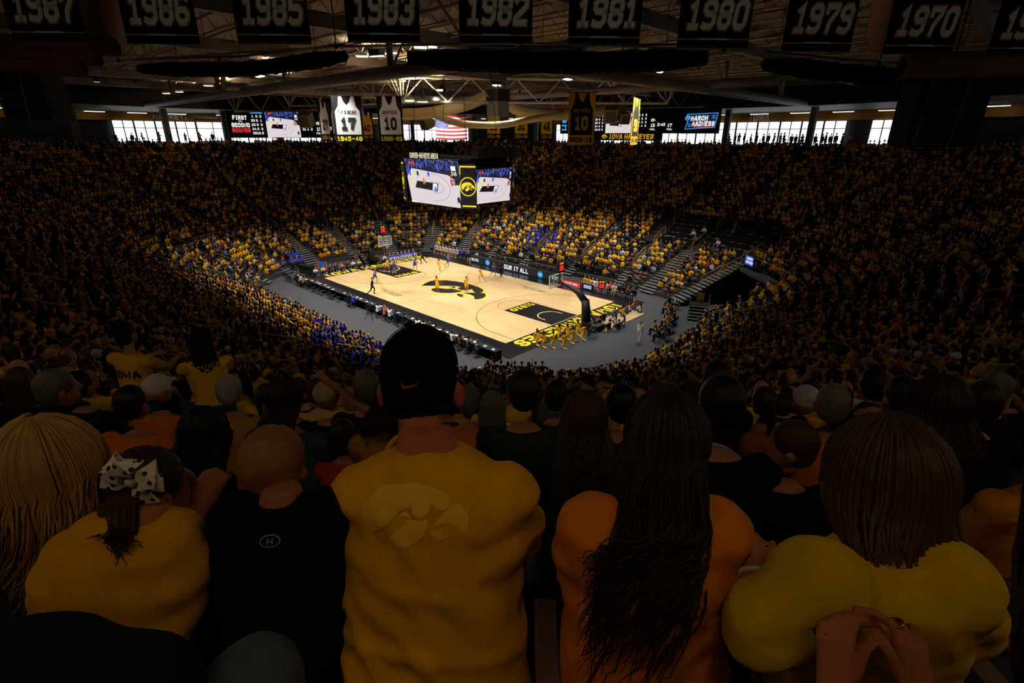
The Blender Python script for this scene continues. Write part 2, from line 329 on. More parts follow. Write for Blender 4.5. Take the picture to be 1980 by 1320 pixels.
# guard rails on the low wall between the pull-out benches and the upper rows at the far end
def guard_section(t0, t1, i, label):
    o = empty('guard_rail', (*ring_pt((t0 + t1) / 2, RUN * i)[0], tread_z(i)), label=label, cat='railing', group='guard rails above the far benches'); ox = np.array([*ring_pt((t0 + t1) / 2, RUN * i)[0], tread_z(i)])
    ts = np.linspace(t0, t1, 9)
    def line(h, r, nm):
        MB().tube([np.array([*ring_pt(t, RUN * i - 0.08)[0], tread_z(i) + h]) - ox for t in ts], r, 5).build(nm, M_OCHRE, o)
    line(0.95, 0.035, 'top_rail'); line(0.5, 0.03, 'middle_rail')
    b = MB(); a = [np.array([*ring_pt(t, RUN * i - 0.12)[0], 0]) for t in ts]; c = [np.array([*ring_pt(t, RUN * i - 0.04)[0], 0]) for t in ts]
    for k in range(8):
        for u, v in ((a, 0), (c, 1)): b.add([u[k] + (0, 0, tread_z(i) - 0.25) - ox, u[k + 1] + (0, 0, tread_z(i) - 0.25) - ox, u[k + 1] + (0, 0, tread_z(i) + 0.12) - ox, u[k] + (0, 0, tread_z(i) + 0.12) - ox], [(0, 1, 2, 3) if v else (3, 2, 1, 0)])
        b.add([a[k] + (0, 0, tread_z(i) + 0.12) - ox, a[k + 1] + (0, 0, tread_z(i) + 0.12) - ox, c[k + 1] + (0, 0, tread_z(i) + 0.12) - ox, c[k] + (0, 0, tread_z(i) + 0.12) - ox], [(0, 1, 2, 3)])
    b.build('kick_board', M_OCHRE, o)
    for t in ts[::2]:
        p = np.array([*ring_pt(t, RUN * i - 0.08)[0], tread_z(i)]) - ox; MB().tube([p, p + (0, 0, 0.95)], 0.03, 5).build('post', M_OCHRE, o)
fa = [t for t in AISLES if arc_t(3, 105) < t < arc_t(5, 240)]
gl = ['ochre guard rail behind the scoreboard, right end of the far wall', 'ochre guard rail straight above the far basket', 'ochre guard rail above the left benches of the far end', 'ochre guard rail at the far left bend of the bowl', 'ochre guard rail left of the far benches', 'ochre guard rail nearest the left stand']
for k in range(len(fa) - 1):
    w_ = 0.9 / (seg_len(int(fa[k]), 8)); w2 = 0.9 / (seg_len(int(fa[k + 1]), 8))
    guard_section(fa[k] + w_, fa[k + 1] - w2, 9, gl[min(k, 5)])
# ------------------------------------------------------------------ the court
LX, WY = 28.65 / 2, 15.24 / 2
def wood_material():
    m = bpy.data.materials.new('maple_boards'); m.use_nodes = True; nt = m.node_tree; b = nt.nodes['Principled BSDF']
    tc = nt.nodes.new('ShaderNodeTexCoord'); N = nt.nodes.new; lk = nt.links.new
    br = N('ShaderNodeTexBrick'); br.inputs['Scale'].default_value = 1.0; br.inputs['Brick Width'].default_value = 1.6; br.inputs['Row Height'].default_value = 0.08
    br.inputs['Mortar Size'].default_value = 0.002; br.inputs['Color1'].default_value = (*lin('#dcc08c'), 1); br.inputs['Color2'].default_value = (*lin('#d0af78'), 1); br.inputs['Mortar'].default_value = (*lin('#b08a52'), 1)
    lk(tc.outputs['Object'], br.inputs['Vector'])
    pn = N('ShaderNodeTexBrick'); pn.inputs['Scale'].default_value = 1.0; pn.inputs['Brick Width'].default_value = 2.44; pn.inputs['Row Height'].default_value = 1.22; pn.inputs['Mortar Size'].default_value = 0.004
    pn.inputs['Color1'].default_value = (1.06, 1.05, 1.04, 1); pn.inputs['Color2'].default_value = (0.95, 0.94, 0.92, 1); pn.inputs['Mortar'].default_value = (0.9, 0.88, 0.85, 1)
    lk(tc.outputs['Object'], pn.inputs['Vector'])
    mx = N('ShaderNodeMix'); mx.data_type = 'RGBA'; mx.blend_type = 'MULTIPLY'; mx.inputs['Factor'].default_value = 1
    lk(br.outputs['Color'], mx.inputs['A']); lk(pn.outputs['Color'], mx.inputs['B']); lk(mx.outputs['Result'], b.inputs['Base Color'])
    b.inputs['Roughness'].default_value = 0.32; b.inputs['Specular IOR Level'].default_value = 0.35
    return m
M_WOOD = wood_material()
M_PBLACK = mat('black_court_paint', '#141417', rough=0.28, var=0.1, spec=0.5)
M_PYEL = mat('yellow_court_paint', '#f2d21e', rough=0.4, var=0.04)
M_PLINE = mat('thin_dark_line', '#2a2418', rough=0.4)
M_PCREAM = mat('cream_line', '#e6d29a', rough=0.4)
M_ORANGEP = mat('orange_court_paint', '#f08a1d', rough=0.4)
court = MB().box((-0.5, 0, 0.02), (34.2, 19.2, 0.1)).box((17.55, 3.3, 0.02), (1.9, 6.4, 0.1)).build('court_floor', M_WOOD, label='maple basketball court with black borders', kind='structure')
ZC = 0.07
def flat(name, fn, m, z): o = MB(); fn(o); return o.build(name, m, court, loc=(0, 0, z))
def rect(o, x0, y0, x1, y1): o.quad((x0, y0, 0), (x1, y0, 0), (x1, y1, 0), (x0, y1, 0))
def apron(o):
    for r in ((-17.6, WY, 16.6, 9.6), (-17.6, -9.6, 16.6, -WY), (-17.6, -WY, -LX, WY), (LX, -WY, 16.6, WY)): rect(o, *r)
flat('black_apron', apron, M_PBLACK, ZC + 0.002)
def lanes(o): rect(o, -LX, -1.83, -LX + 5.79, 1.83); rect(o, LX - 5.79, -1.83, LX, 1.83)
flat('lane_paint', lanes, M_PBLACK, ZC + 0.002)
def arc_strip(o, cx, cy, r, a0, a1, w, n=48):
    for k in range(n):
        p, q = [math.radians(a0 + (a1 - a0) * (k + e) / n) for e in (0, 1)]
        o.quad(*[(cx + (r + s * w / 2) * math.cos(t), cy + (r + s * w / 2) * math.sin(t), 0) for t, s in ((p, -1), (q, -1), (q, 1), (p, 1))][::1])
def seg(o, x0, y0, x1, y1, w=0.05):
    d = np.array([x1 - x0, y1 - y0]); d = d / np.linalg.norm(d); nn = np.array([-d[1], d[0]]) * w / 2
    o.quad((x0 - nn[0], y0 - nn[1], 0), (x1 - nn[0], y1 - nn[1], 0), (x1 + nn[0], y1 + nn[1], 0), (x0 + nn[0], y0 + nn[1], 0))
R3 = 6.75; YC = 6.6
for s in (-1, 1):
    def three(o, s=s):
        bx = s * (LX - 1.6); th = math.degrees(math.asin(YC / R3)); a = 180 if s > 0 else 0
        arc_strip(o, bx, 0, R3, a - th, a + th, 0.06); xe = bx - s * R3 * math.cos(math.radians(th))
        seg(o, s * LX, YC, xe, YC); seg(o, s * LX, -YC, xe, -YC)
    flat('three_point_line', three, M_PLINE, ZC + 0.004)
    flat('free_throw_circle', lambda o, s=s: arc_strip(o, s * (LX - 5.79), 0, 1.83, 90 if s > 0 else -90, 270 if s > 0 else 90, 0.05), M_PLINE, ZC + 0.004)
    def restr(o, s=s):
        bx = s * (LX - 1.6); a = 180 if s > 0 else 0; arc_strip(o, bx, 0, 1.22, a - 90, a + 90, 0.1); seg(o, bx, 1.22, bx + s * 0.35, 1.22, 0.1); seg(o, bx, -1.22, bx + s * 0.35, -1.22, 0.1)
    flat('restricted_arc', restr, M_PCREAM, ZC + 0.006)
    # base line bands of lettering
    flat('baseline', lambda o, s=s: seg(o, s * (LX + 0.03), -WY, s * (LX + 0.03), WY, 0.06), M_PCREAM, ZC + 0.006)
    def words2(o, s=s):
        if s > 0: text_mb(o, 'IOWA HAWKEYES', 1.35, ((LX + 0.95, 0, 0), (0, -1, 0), (1, 0, 0)), t=1.75, fit=14.3, wid=1.15)
        else: text_mb(o, 'IOWA HAWKEYES', 1.35, ((-LX - 0.95, 0, 0), (0, 1, 0), (-1, 0, 0)), t=1.75, fit=14.3, wid=1.15)
    flat('lettering', words2, M_PYEL, ZC + 0.006)
    def lane_mark(o, s=s): text_mb(o, 'B1G', 0.75, ((s * (LX - 5.2), s * 0.8, 0), (0, -s * 1.0, 0), (s * 1.0, 0, 0)), t=1.7, fit=1.5); text_mb(o, '10', 0.75, ((s * (LX - 5.2), -s * 0.75, 0), (0, -s * 1.0, 0), (s * 1.0, 0, 0)), t=1.9, fit=1.3)
    flat('lettering', lane_mark, M_PYEL, ZC + 0.006)
flat('half_court_line', lambda o: seg(o, 0, -WY, 0, WY), M_PLINE, ZC + 0.004)
flat('baseline_gap', lambda o: [seg(o, LX + 0.12, -WY, LX + 0.12, WY, 0.1)], M_PBLACK, ZC + 0.0035)
# centre emblem: yellow outline under black
fr = ((-0.15, -0.15, 0), (1, 0, 0), (0, 1, 0))
def grow(p, e):
    P = np.array(p); n = len(P); A = sum(P[i][0] * P[(i + 1) % n][1] - P[(i + 1) % n][0] * P[i][1] for i in range(n)); sg = 1 if A > 0 else -1; out = []
    for i in range(n):
        a = P[i] - P[i - 1]; b = P[(i + 1) % n] - P[i]; a /= np.linalg.norm(a) + 1e-9; b /= np.linalg.norm(b) + 1e-9
        m = np.array([a[1] + b[1], -a[0] - b[0]]) * sg; m = m / max(np.linalg.norm(m) ** 2 / 2, 0.6); out.append(tuple(P[i] + m * e))
    return out
def big(o, e):
    for p in EMBLEM: o.poly(grow([(x * 9.0, y * 7.4) for x, y in p], e), fr)
flat('emblem_outline', lambda o: big(o, 0.15), M_PYEL, ZC + 0.006)
flat('emblem', lambda o: big(o, 0.0), M_PBLACK, ZC + 0.010)
for x, y in ((-4.4, -5.6), (5.2, 5.6)):
    flat('sponsor_lettering', lambda o: text_mb(o, 'Mediacom', 0.62, ((x + 0.35, y, 0), (1, 0, 0), (0, 1, 0)), t=0.7, shear=0.2, fit=3.1), M_PLINE, ZC + 0.006)
    def swoosh(o): arc_strip(o, x + 0.9, y - 0.05, 1.5, -60, 40, 0.07, 14)
    flat('sponsor_arc', lambda o: [seg(o, x - 0.6, y - 0.5, x + 2.0, y - 0.42, 0.06), arc_strip(o, x + 2.0, y - 0.2, 0.22, -90, 90, 0.06, 10)], M_PLINE, ZC + 0.006)
    flat('sponsor_star', lambda o: [seg(o, x - 1.75, y + 0.1, x - 1.45, y + 0.45, 0.16), seg(o, x - 1.8, y + 0.45, x - 1.4, y + 0.2, 0.14)], M_ORANGEP, ZC + 0.006)

# ------------------------------------------------------------------ roof, concourse and outer wall
DECK = 22.0; CZ = tread_z(NROW)                    # concourse floor height
M_DECK = mat('roof_deck', '#8a7a66', rough=0.85, var=0.15, scale=0.6)
M_JOIST = mat('roof_steel', '#a39070', rough=0.6, var=0.15)
M_TUBE = mat('mauve_roof_tube', '#7e726f', rough=0.55, var=0.12)
ceil = MB().box((0, 0, DECK + 0.2), (150, 130, 0.4)).build('ceiling', M_DECK, label='dim ribbed metal roof deck over the whole arena', kind='structure')
jm = MB(); J0 = 62.0
jm.tube([(-J0, 0, -0.05), (J0, 0, -0.05)], 0.06, 4); jm.tube([(-J0, 0, -0.95), (J0, 0, -0.95)], 0.06, 4)
for k in range(int(J0 * 2 / 1.1)):
    x = -J0 + k * 1.1; jm.tube([(x, 0, -0.95 if k % 2 else -0.05), (x + 1.1, 0, -0.05 if k % 2 else -0.95)], 0.025, 3, cap=False)
jmesh = jm.mesh('roof_joist', M_JOIST)
for k in range(36): link('roof_joist', jmesh, ceil, loc=(0, -46 + k * 2.8, DECK))
pm = MB().box((0, 0, -0.5), (0.5, 110, 0.75)).mesh('roof_beam', M_TUBE)
for k in range(9): link('roof_beam', pm, ceil, loc=(-54 + k * 13.0, 0, DECK - 0.6))
# concourse walkway, ochre header, soffit, outer wall
CW = 9.0; D0 = RUN * NROW
def ring_band(name, prof, m, label=None, parent=None, ts=TS, kind='structure'):
    b = MB(); n = len(ts)
    for j in range(len(prof) - 1):
        (d0, z0), (d1, z1) = prof[j], prof[j + 1]
        a = [(*ring_pt(t, d0)[0], z0) for t in ts]; c = [(*ring_pt(t, d1)[0], z1) for t in ts]
        b.add(a + c, [(i, (i + 1) % n, (i + 1) % n + n, i + n) for i in range(n)])
    return b.build(name, m, parent, label=label, kind=kind)
ring_band('concourse_floor', [(D0 + CW + 1, CZ - 0.02), (D0 + 1.4, CZ - 0.02)], M_CONCD, 'dark walkway behind the top row of seats')
ring_band('wall_outer', [(D0 + CW + 0.4, CZ - 1), (D0 + CW + 0.4, DECK + 0.1)], M_CONCD, 'dark outer wall behind the concourse')
ring_band('trim_soffit', [(D0 + 1.0, 18.75), (D0 + CW + 0.4, 18.3)], mat('pale_soffit_slats', '#8d877c', rough=0.6, var=0.2, scale=3, stretch=(1, 1, 30)), 'pale slatted soffit over the concourse')
ring_band('trim_upstand', [(D0 + 1.0, 18.75), (D0 + 0.9, 20.4), (D0 + 2.2, 22)], mat('dark_upstand', '#211d1a', rough=0.85), 'dark band between soffit and roof')
ring_band('trim_header', [(D0 + CW, 18.35), (D0 + CW, 17.15)], mat('ochre_header', '#a8761c', rough=0.6, var=0.5, scale=0.35), 'mottled ochre and gold band above the concourse windows')
# windows: one bay per few metres along the outer wall, panes glow with daylight
M_DAY = mat('daylight_pane', '#eef4ff', emit=WINDOW_E, var=0.25, scale=0.5)
M_MULL = mat('dark_mullion', '#191a1c', rough=0.5)
pane_meshes = {}
def window_bay(k, t, wdt, ncol, lit):
    p, nn = ring_pt(t, D0 + CW - 0.1); ang = math.atan2(nn[1], nn[0])
    key = (round(wdt, 2), ncol)
    if key not in pane_meshes:
        h = 3.2; pw = wdt / ncol - 0.1
        pane_meshes[key] = (MB().box((0, 0, h / 2), (0.04, pw, h)).mesh('pane', M_DAY), [(-wdt / 2 + (j + 0.5) * wdt / ncol) for j in range(ncol)],
            sum_boxes([((-0.05, -wdt / 2 + j * wdt / ncol, h / 2), (0.14, 0.1, h)) for j in range(ncol + 1)] + [((-0.05, 0, zz), (0.12, wdt, 0.09)) for zz in (0.02, 2.2, h)]).mesh('window_frame', M_MULL))
    pm_, xs, fm = pane_meshes[key]
    o = link('window_%d' % k, fm, None, loc=(*p, CZ + 0.15), rz=ang, label='dark framed concourse window bay glowing with daylight', kind='structure')
    for x in xs: link('pane', pm_, o, loc=(0, x, 0))
def sum_boxes(L):
    b = MB()
    for c, s in L: b.box(c, s)
    return b
k = 0
for sg in range(8):
    Ls = seg_len(sg, D0 + CW); nb = max(1, int(Ls / 2.9))
    for j in range(nb):
        t = sg + (j + 0.5) / nb; q = project((*ring_pt(t, D0 + CW)[0], CZ + 2)); vis = q[2] > 0 and -60 < q[0] < 2040
        dark = vis and (q[0] < 205 or 640 < q[0] < 745 or 905 < q[0] < 1085 or 1655 < q[0] < 1683 or q[0] > 1745)
        if dark: continue
        if t > 6.9 or (not vis and j % 3): continue
        k += 1; window_bay(k, t, Ls / nb * 0.96, 2, True)
# columns of the concourse
cm = MB().box((0, 0, 2.5), (0.7, 0.7, 5.2)).mesh('column', mat('pale_column', '#6b665f', rough=0.8))
cols = ring_band('trim_kerb', [(D0 + 1.35, CZ + 0.0), (D0 + 1.35, CZ + 0.12), (D0 + 1.5, CZ + 0.12)], M_CONCD, 'low kerb at the top of the seating')
for sg in range(8):
    Ls = seg_len(sg, D0 + 3); nb = max(1, int(Ls / 11))
    for j in range(nb): p, nn = ring_pt(sg + (j + 0.5) / nb, D0 + 3.4); link('column', cm, cols, loc=(*p, CZ), rz=math.atan2(nn[1], nn[0]))
M_STRIP = mat('concourse_strip_lamp', '#fff2dc', emit=STRIP_E, var=0.02); M_STRIPN = mat('added_near_strip_lamp', '#ffe0b2', emit=STRIP_NEAR_E, var=0.02)
SN = {0: 'right side', 1: 'far right corner', 2: 'far side', 3: 'far left corner', 4: 'far end', 5: 'left corner', 6: 'near left side', 7: 'near corner'}
for sg in range(8):
    near = sg == 7; Ls = seg_len(sg, D0 + 6); nb = max(1, int(Ls / 5))  # near-corner strips are unseen, added to light the front people from above
    for j in range(nb):
        p, nn = ring_pt(sg + (j + 0.5) / nb, D0 + (1.35 if near else 7.6)); o = empty('strip_lamp', (*p, 18.15), math.atan2(nn[1], nn[0]), label='slim white strip lamp under the concourse soffit, %s' % SN[sg], cat='lamp', group='concourse strip lamps, ' + SN[sg])
        MB().box((0, 0, 0.1), (0.3, 2.6, 0.14)).build('housing', M_WHITE, o); MB().box((0, 0, 0.0), (0.22, 2.5, 0.06)).build('tube', M_STRIPN if near else M_STRIP, o); MB().tube([(0, 0, .15), (0, 0, .45)], .03, 4).build('stem', M_WHITE, o)
# ------------------------------------------------------------------ people: one continuous remeshed surface per figure
# local frame of a figure: origin on the ground under the hips, +Y is where it faces, +X its right hand, Z up
def V3(*a): return np.array(a, float)
def cap_prim(p0, p1, r0, r1, n=10):
    p0, p1 = np.asarray(p0, float), np.asarray(p1, float); d = p1 - p0; L = np.linalg.norm(d) + 1e-9; d = d / L
    pts = [p0 - d * r0 * 0.9, p0 - d * r0 * 0.6, p0, p0 + (p1 - p0) * 0.33, p0 + (p1 - p0) * 0.67, p1, p1 + d * r1 * 0.6, p1 + d * r1 * 0.9]
    return tube_geo(pts, [r0 * 0.35, r0 * 0.8, r0, r0 * 0.67 + r1 * 0.33, r0 * 0.33 + r1 * 0.67, r1, r1 * 0.8, r1 * 0.35], n)
def rotx(a): c, s = math.cos(a), math.sin(a); return np.array([[1, 0, 0], [0, c, -s], [0, s, c]])
def rotz(a): c, s = math.cos(a), math.sin(a); return np.array([[c, -s, 0], [s, c, 0], [0, 0, 1]])
def roty(a): c, s = math.cos(a), math.sin(a); return np.array([[c, 0, s], [0, 1, 0], [-s, 0, c]])
TMP = bpy.data.scenes.new('workbench')
def remesh(prims, voxel, smooth=4, name='body'):
    """voxel union of closed primitives; returns a new smooth mesh"""
    mb = MB()
    for v, f in prims: mb.add(v, f)
    me = mb.mesh(name, []); o = bpy.data.objects.new('tmp', me); TMP.collection.objects.link(o)
    r = o.modifiers.new('r', 'REMESH'); r.mode = 'VOXEL'; r.voxel_size = voxel; r.use_smooth_shade = True
    if smooth: s = o.modifiers.new('s', 'SMOOTH'); s.iterations = smooth; s.factor = 0.5
    TMP.view_layers[0].update(); dg = TMP.view_layers[0].depsgraph; out = bpy.data.meshes.new_from_object(o.evaluated_get(dg)); out.name = name
    bpy.data.objects.remove(o); bpy.data.meshes.remove(me)
    out.polygons.foreach_set('use_smooth', [True] * len(out.polygons)); return out
def verts_np(me): a = np.empty(len(me.vertices) * 3); me.vertices.foreach_get('co', a); return a.reshape(-1, 3)
def set_verts(me, V): me.vertices.foreach_set('co', np.asarray(V, float).ravel()); me.update()

def pose_sit(lean=0.12, arms='lap', head_yaw=0.0, head_pitch=0.0, k=1.0, sh=0.19, turn=0.0, knees=0.13):
    """joints of a seated person; k scales the whole"""
    sp = V3(math.sin(turn) * 0.0, math.sin(lean), math.cos(lean)); pel = V3(0, 0, 0.53)
    J = {'pel': pel, 'chest': pel + sp * 0.36, 'neck': pel + sp * 0.53, 'sx': rotz(turn) @ V3(1, 0, 0), 'sp': sp}
    hd = V3(0, math.sin(lean * 0.6), math.cos(lean * 0.6)); J['head'] = J['neck'] + hd * 0.19 + V3(0, 0.02, 0); J['hrot'] = rotz(head_yaw) @ rotx(-head_pitch - lean * 0.3)
    for s, q in ((-1, 'L'), (1, 'R')):
        shp = pel + sp * 0.455 + J['sx'] * s * sh; J['sh' + q] = shp
        if arms == 'lap': el = shp + V3(s * 0.05, 0.09, -0.27); wr = V3(s * 0.09, 0.33, 0.66)
        elif arms == 'knees': el = shp + V3(s * 0.06, 0.17, -0.22); wr = V3(s * 0.05, 0.50, 0.68)
        elif arms == 'cross': el = shp + V3(s * 0.06, 0.08, -0.27); wr = V3(-s * 0.06, J['chest'][1] + 0.2, 0.82)
        elif arms == 'clap': el = shp + V3(s * 0.07, 0.16, -0.22); wr = V3(s * 0.02, J['chest'][1] + 0.34, 1.02)
        elif arms == 'head': el = shp + (V3(s * 0.16, 0.06, 0.12) if s > 0 else V3(s * 0.05, 0.09, -0.27)); wr = J['head'] + V3(0.07, -0.02, 0.12) if s > 0 else V3(s * 0.09, 0.33, 0.66)
        elif arms == 'phone': el = shp + V3(s * 0.05, 0.12, -0.25); wr = V3(s * 0.03, J['chest'][1] + 0.33, 0.95)
        else: el = shp + V3(s * 0.1, 0.05, -0.26); wr = V3(s * 0.22, 0.28, 0.62)
        J['el' + q] = el; J['wr' + q] = wr
        J['hip' + q] = V3(s * 0.095, 0.03, 0.51); J['kn' + q] = V3(s * knees, 0.46, 0.53); J['an' + q] = V3(s * knees, 0.45, 0.09)
    return J
def pose_stand(lean=0.05, lk=(0, 0), lf=(0.0, 0.0), arms=((0.03, 0.02, -0.27, 0.02, 0.08, -0.25), (0.03, 0.02, -0.27, 0.02, 0.08, -0.25)), h=0.95, hy=0.0, head_yaw=0.0, sh=0.185):
    """standing or running: lf = forward swing of each thigh (rad), lk = knee bend (rad); arms = elbow offset then wrist offset"""
    sp = V3(0, math.sin(lean), math.cos(lean)); pel = V3(0, hy, h)
    J = {'pel': pel, 'chest': pel + sp * 0.36, 'neck': pel + sp * 0.53, 'sx': V3(1, 0, 0), 'sp': sp, 'head': pel + sp * 0.53 + V3(0, 0.03, 0.19), 'hrot': rotz(head_yaw)}
    for n_, (s, q) in enumerate(((-1, 'L'), (1, 'R'))):
        J['sh' + q] = pel + sp * 0.455 + V3(s * sh, 0, 0); a = arms[n_]
        J['el' + q] = J['sh' + q] + V3(s * a[0], a[1], a[2]); J['wr' + q] = J['el' + q] + V3(s * a[3], a[4], a[5])
        hp = pel + V3(s * 0.1, 0, -0.03); kn = hp + V3(s * 0.02, math.sin(lf[n_]), -math.cos(lf[n_])) * 0.44; b = lf[n_] - lk[n_]
        J['hip' + q] = hp; J['kn' + q] = kn; J['an' + q] = kn + V3(0, math.sin(b), -math.cos(b)) * 0.43
    return J
def head_prims(J, face=True, ear=True, s=1.0):
    c, R = J['head'], J['hrot']; out = [ell_geo(c + R @ V3(0, -0.005, 0.015), (0.077 * s, 0.098 * s, 0.112 * s), 14, 10, R), ell_geo(c + R @ V3(0, 0.035, -0.055) * s, (0.058 * s, 0.062 * s, 0.068 * s), 12, 8, R)]
    if face: out += [cap_prim(c + R @ V3(0, 0.093, 0.012) * s, c + R @ V3(0, 0.11, -0.02) * s, 0.011 * s, 0.016 * s, 8), ell_geo(c + R @ V3(0, 0.088, -0.06) * s, (0.024 * s, 0.014 * s, 0.009 * s), 8, 6, R)]
    if ear: out += [ell_geo(c + R @ V3(q * 0.081, -0.005, -0.012) * s, (0.013 * s, 0.022 * s, 0.034 * s), 8, 6, R @ rotz(-q * 0.5)) for q in (-1, 1)]
    return out
def torso_prims(J, wide=1.0, deep=1.0, grow=0.0, low=-0.1, top=0.57):
    pel, sp, sx = J['pel'], J['sp'], J['sx']; fw = np.cross(sp, sx); fw = -fw if fw[1] < 0 else fw
    R = [(-0.10, .150, .110), (-0.03, .172, .128), (0.06, .172, .126), (0.16, .162, .118), (0.27, .172, .120), (0.36, .186, .120), (0.43, .188, .108), (0.475, .150, .088), (0.51, .100, .072), (0.54, .062, .058), (0.58, .054, .054)]
    rings = [(pel + sp * a + fw * (0.012 if a > 0.2 else 0), sx * (x * wide + grow), fw * (y * deep + grow)) for a, x, y in R if low <= a <= top]
    return [loft_geo(rings, 16)]
def arm_prims(J, q, frac0=0.0, frac1=1.0, g=0.0, hand=True, thin=1.0):
    sh, el, wr = J['sh' + q], J['el' + q], J['wr' + q]; out = []
    # 0..0.5 upper arm, 0.5..1 forearm
    rad = lambda f: (0.058 - 0.016 * f * 2 if f < 0.5 else 0.043 - 0.016 * (f - 0.5) * 2) * thin + g
    pt = lambda f: sh + (el - sh) * f * 2 if f < 0.5 else el + (wr - el) * (f - 0.5) * 2
    if frac0 < 0.5: out.append(cap_prim(pt(frac0), pt(min(frac1, 0.5)), rad(frac0), rad(min(frac1, 0.499))))
    if frac1 > 0.5: out.append(cap_prim(pt(max(frac0, 0.5)), pt(frac1), rad(max(frac0, 0.5)), rad(frac1)))
    if frac0 == 0.0: out.append(ell_geo(sh, (0.066 * thin + g, 0.066 * thin + g, 0.06 * thin + g), 10, 8))
    if hand and frac1 >= 1:
        d = (wr - el) / (np.linalg.norm(wr - el) + 1e-9); x, y = frame_of(d); side = J['sx']; side = side - d * (side @ d); side /= (np.linalg.norm(side) + 1e-9); nm = np.cross(d, side)
        out.append(cap_prim(wr, wr + d * 0.06, 0.028, 0.034, 8))
        for k_, (ox, ln) in enumerate(((-0.027, 0.066), (-0.009, 0.076), (0.009, 0.072), (0.027, 0.056))):
            b = wr + d * 0.075 + side * ox; m_ = b + d * ln * 0.5 + nm * 0.012; out.append(cap_prim(b, m_, 0.0105, 0.0095, 6)); out.append(cap_prim(m_, m_ + d * ln * 0.45 + nm * 0.024, 0.0095, 0.008, 6))
        th = wr + d * 0.02 + side * (0.03 if q == 'L' else -0.03); t1 = th + d * 0.035 + side * (0.025 if q == 'L' else -0.025); out.append(cap_prim(th, t1, 0.0125, 0.011, 6)); out.append(cap_prim(t1, t1 + d * 0.03, 0.011, 0.009, 6))
    return out
def leg_prims(J, q, f0=0.0, f1=1.0, g=0.0):
    hp, kn, an = J['hip' + q], J['kn' + q], J['an' + q]; out = []
    rad = lambda f: (0.088 - 0.03 * f * 2 if f < 0.5 else 0.056 - 0.02 * (f - 0.5) * 2) + g
    pt = lambda f: hp + (kn - hp) * f * 2 if f < 0.5 else kn + (an - kn) * (f - 0.5) * 2
    if f0 < 0.5: out.append(cap_prim(pt(f0), pt(min(f1, 0.5)), rad(f0), rad(min(f1, 0.499))))
    if f1 > 0.5: out.append(cap_prim(pt(max(f0, 0.5)), pt(f1), rad(max(f0, 0.5)), rad(f1)))
    return out
def shoe_prims(J, q):
    an, kn = J['an' + q], J['kn' + q]; d = an - kn; d /= (np.linalg.norm(d) + 1e-9); f = V3(0, 1, 0) - d * d[1]
    f = f / np.linalg.norm(f) if np.linalg.norm(f) > 0.2 else V3(0, 0, 1); a = an + d * 0.045 - f * 0.03
    return [cap_prim(a, a + f * 0.17, 0.045, 0.038, 8), cap_prim(an, a, 0.042, 0.042, 8)]
def hair_prims(J, style, s=1.0):
    c, R = J['head'], J['hrot']; out = []
    if style == 'bald': return []
    if style in ('cap', 'cap_white'):
        return [ell_geo(c + R @ V3(0, -0.008, 0.045), (0.094, 0.114, 0.095), 14, 10, R), loft_geo([(c + R @ V3(0, 0.08, 0.055), R @ V3(0.075, 0, 0), R @ V3(0, 0, 0.014)), (c + R @ V3(0, 0.13, 0.05), R @ V3(0.07, 0, 0), R @ V3(0, 0, 0.011)), (c + R @ V3(0, 0.175, 0.042), R @ V3(0.045, 0, 0), R @ V3(0, 0, 0.008))], 12)]
    out.append(ell_geo(c + R @ V3(0, -0.016, 0.034), (0.090, 0.105, 0.104), 14, 10, R))
    out.append(ell_geo(c + R @ V3(0, -0.045, -0.01), (0.084, 0.07, 0.085), 12, 8, R))
    if style in ('long', 'bob'):
        L = random.uniform(0.2, 0.34) if style == 'long' else 0.12
        for k in range(13):
            a = math.radians(-84 + 14 * k); x = 0.083 * math.sin(a); y = -0.03 - 0.062 * math.cos(a); e = random.uniform(-.03, .03); q = random.uniform(.8, 1.2)
            out.append(tube_geo([c + R @ V3(x * .55, y * .4, 0.112), c + R @ V3(x * .98, y, 0.04), c + V3(x * 1.04, y - .004, -0.06), c + V3(x * 1.0 * q, y - .012, -0.10 - L * .45), c + V3(x * .9 * q + e, y - .02, -0.10 - L * random.uniform(.85, 1.1))], [.024, .03, .031, .029, .010], 7))
        out.append(loft_geo([(c + R @ V3(0, -0.03, 0.03), R @ V3(0.078, 0, 0), R @ V3(0, 0.06, 0)), (c + V3(0, -0.045, -0.09), V3(0.078, 0, 0), V3(0, 0.045, 0)), (c + V3(0, -0.06, -0.09 - L * 0.6), V3(0.075, 0, 0), V3(0, 0.03, 0))], 12))
    if style == 'pony': out.append(tube_geo([c + R @ V3(0, -0.09, 0.05), c + R @ V3(0, -0.15, 0.03), c + V3(0, -0.16, -0.08), c + V3(0, -0.15, -0.2)], [0.028, 0.036, 0.034, 0.012], 8))
    if style == 'curly':
        for k in range(26):
            a = random.uniform(0, 2 * PI); t = random.uniform(-0.4, 1.3); out.append(ell_geo(c + R @ V3(0.085 * math.cos(a) * math.cos(t), -0.02 + 0.095 * min(math.sin(a), 0.35) * math.cos(t), 0.03 + 0.1 * math.sin(t)), (0.03,) * 3, 6, 5))
    return out
HAIR_COL = {'black': '#120d0a', 'brown': '#3a2415', 'dark': '#241710', 'blond': '#a5813f', 'grey': '#5d5953', 'white': '#8f8b84', 'auburn': '#55290f'}
SKIN_COL = ['#c98d6c', '#b97a58', '#d8a184', '#7d4c33', '#5a3423']
M_SHIRT = cloth_mat('shirt_cloth', src='object'); M_TROU = cloth_mat('trouser_cloth', src='object'); M_HAIR = mat('hair', src='object', rough=0.55, var=0.4, scale=40, stretch=(1, 1, 0.15), spec=0.3)
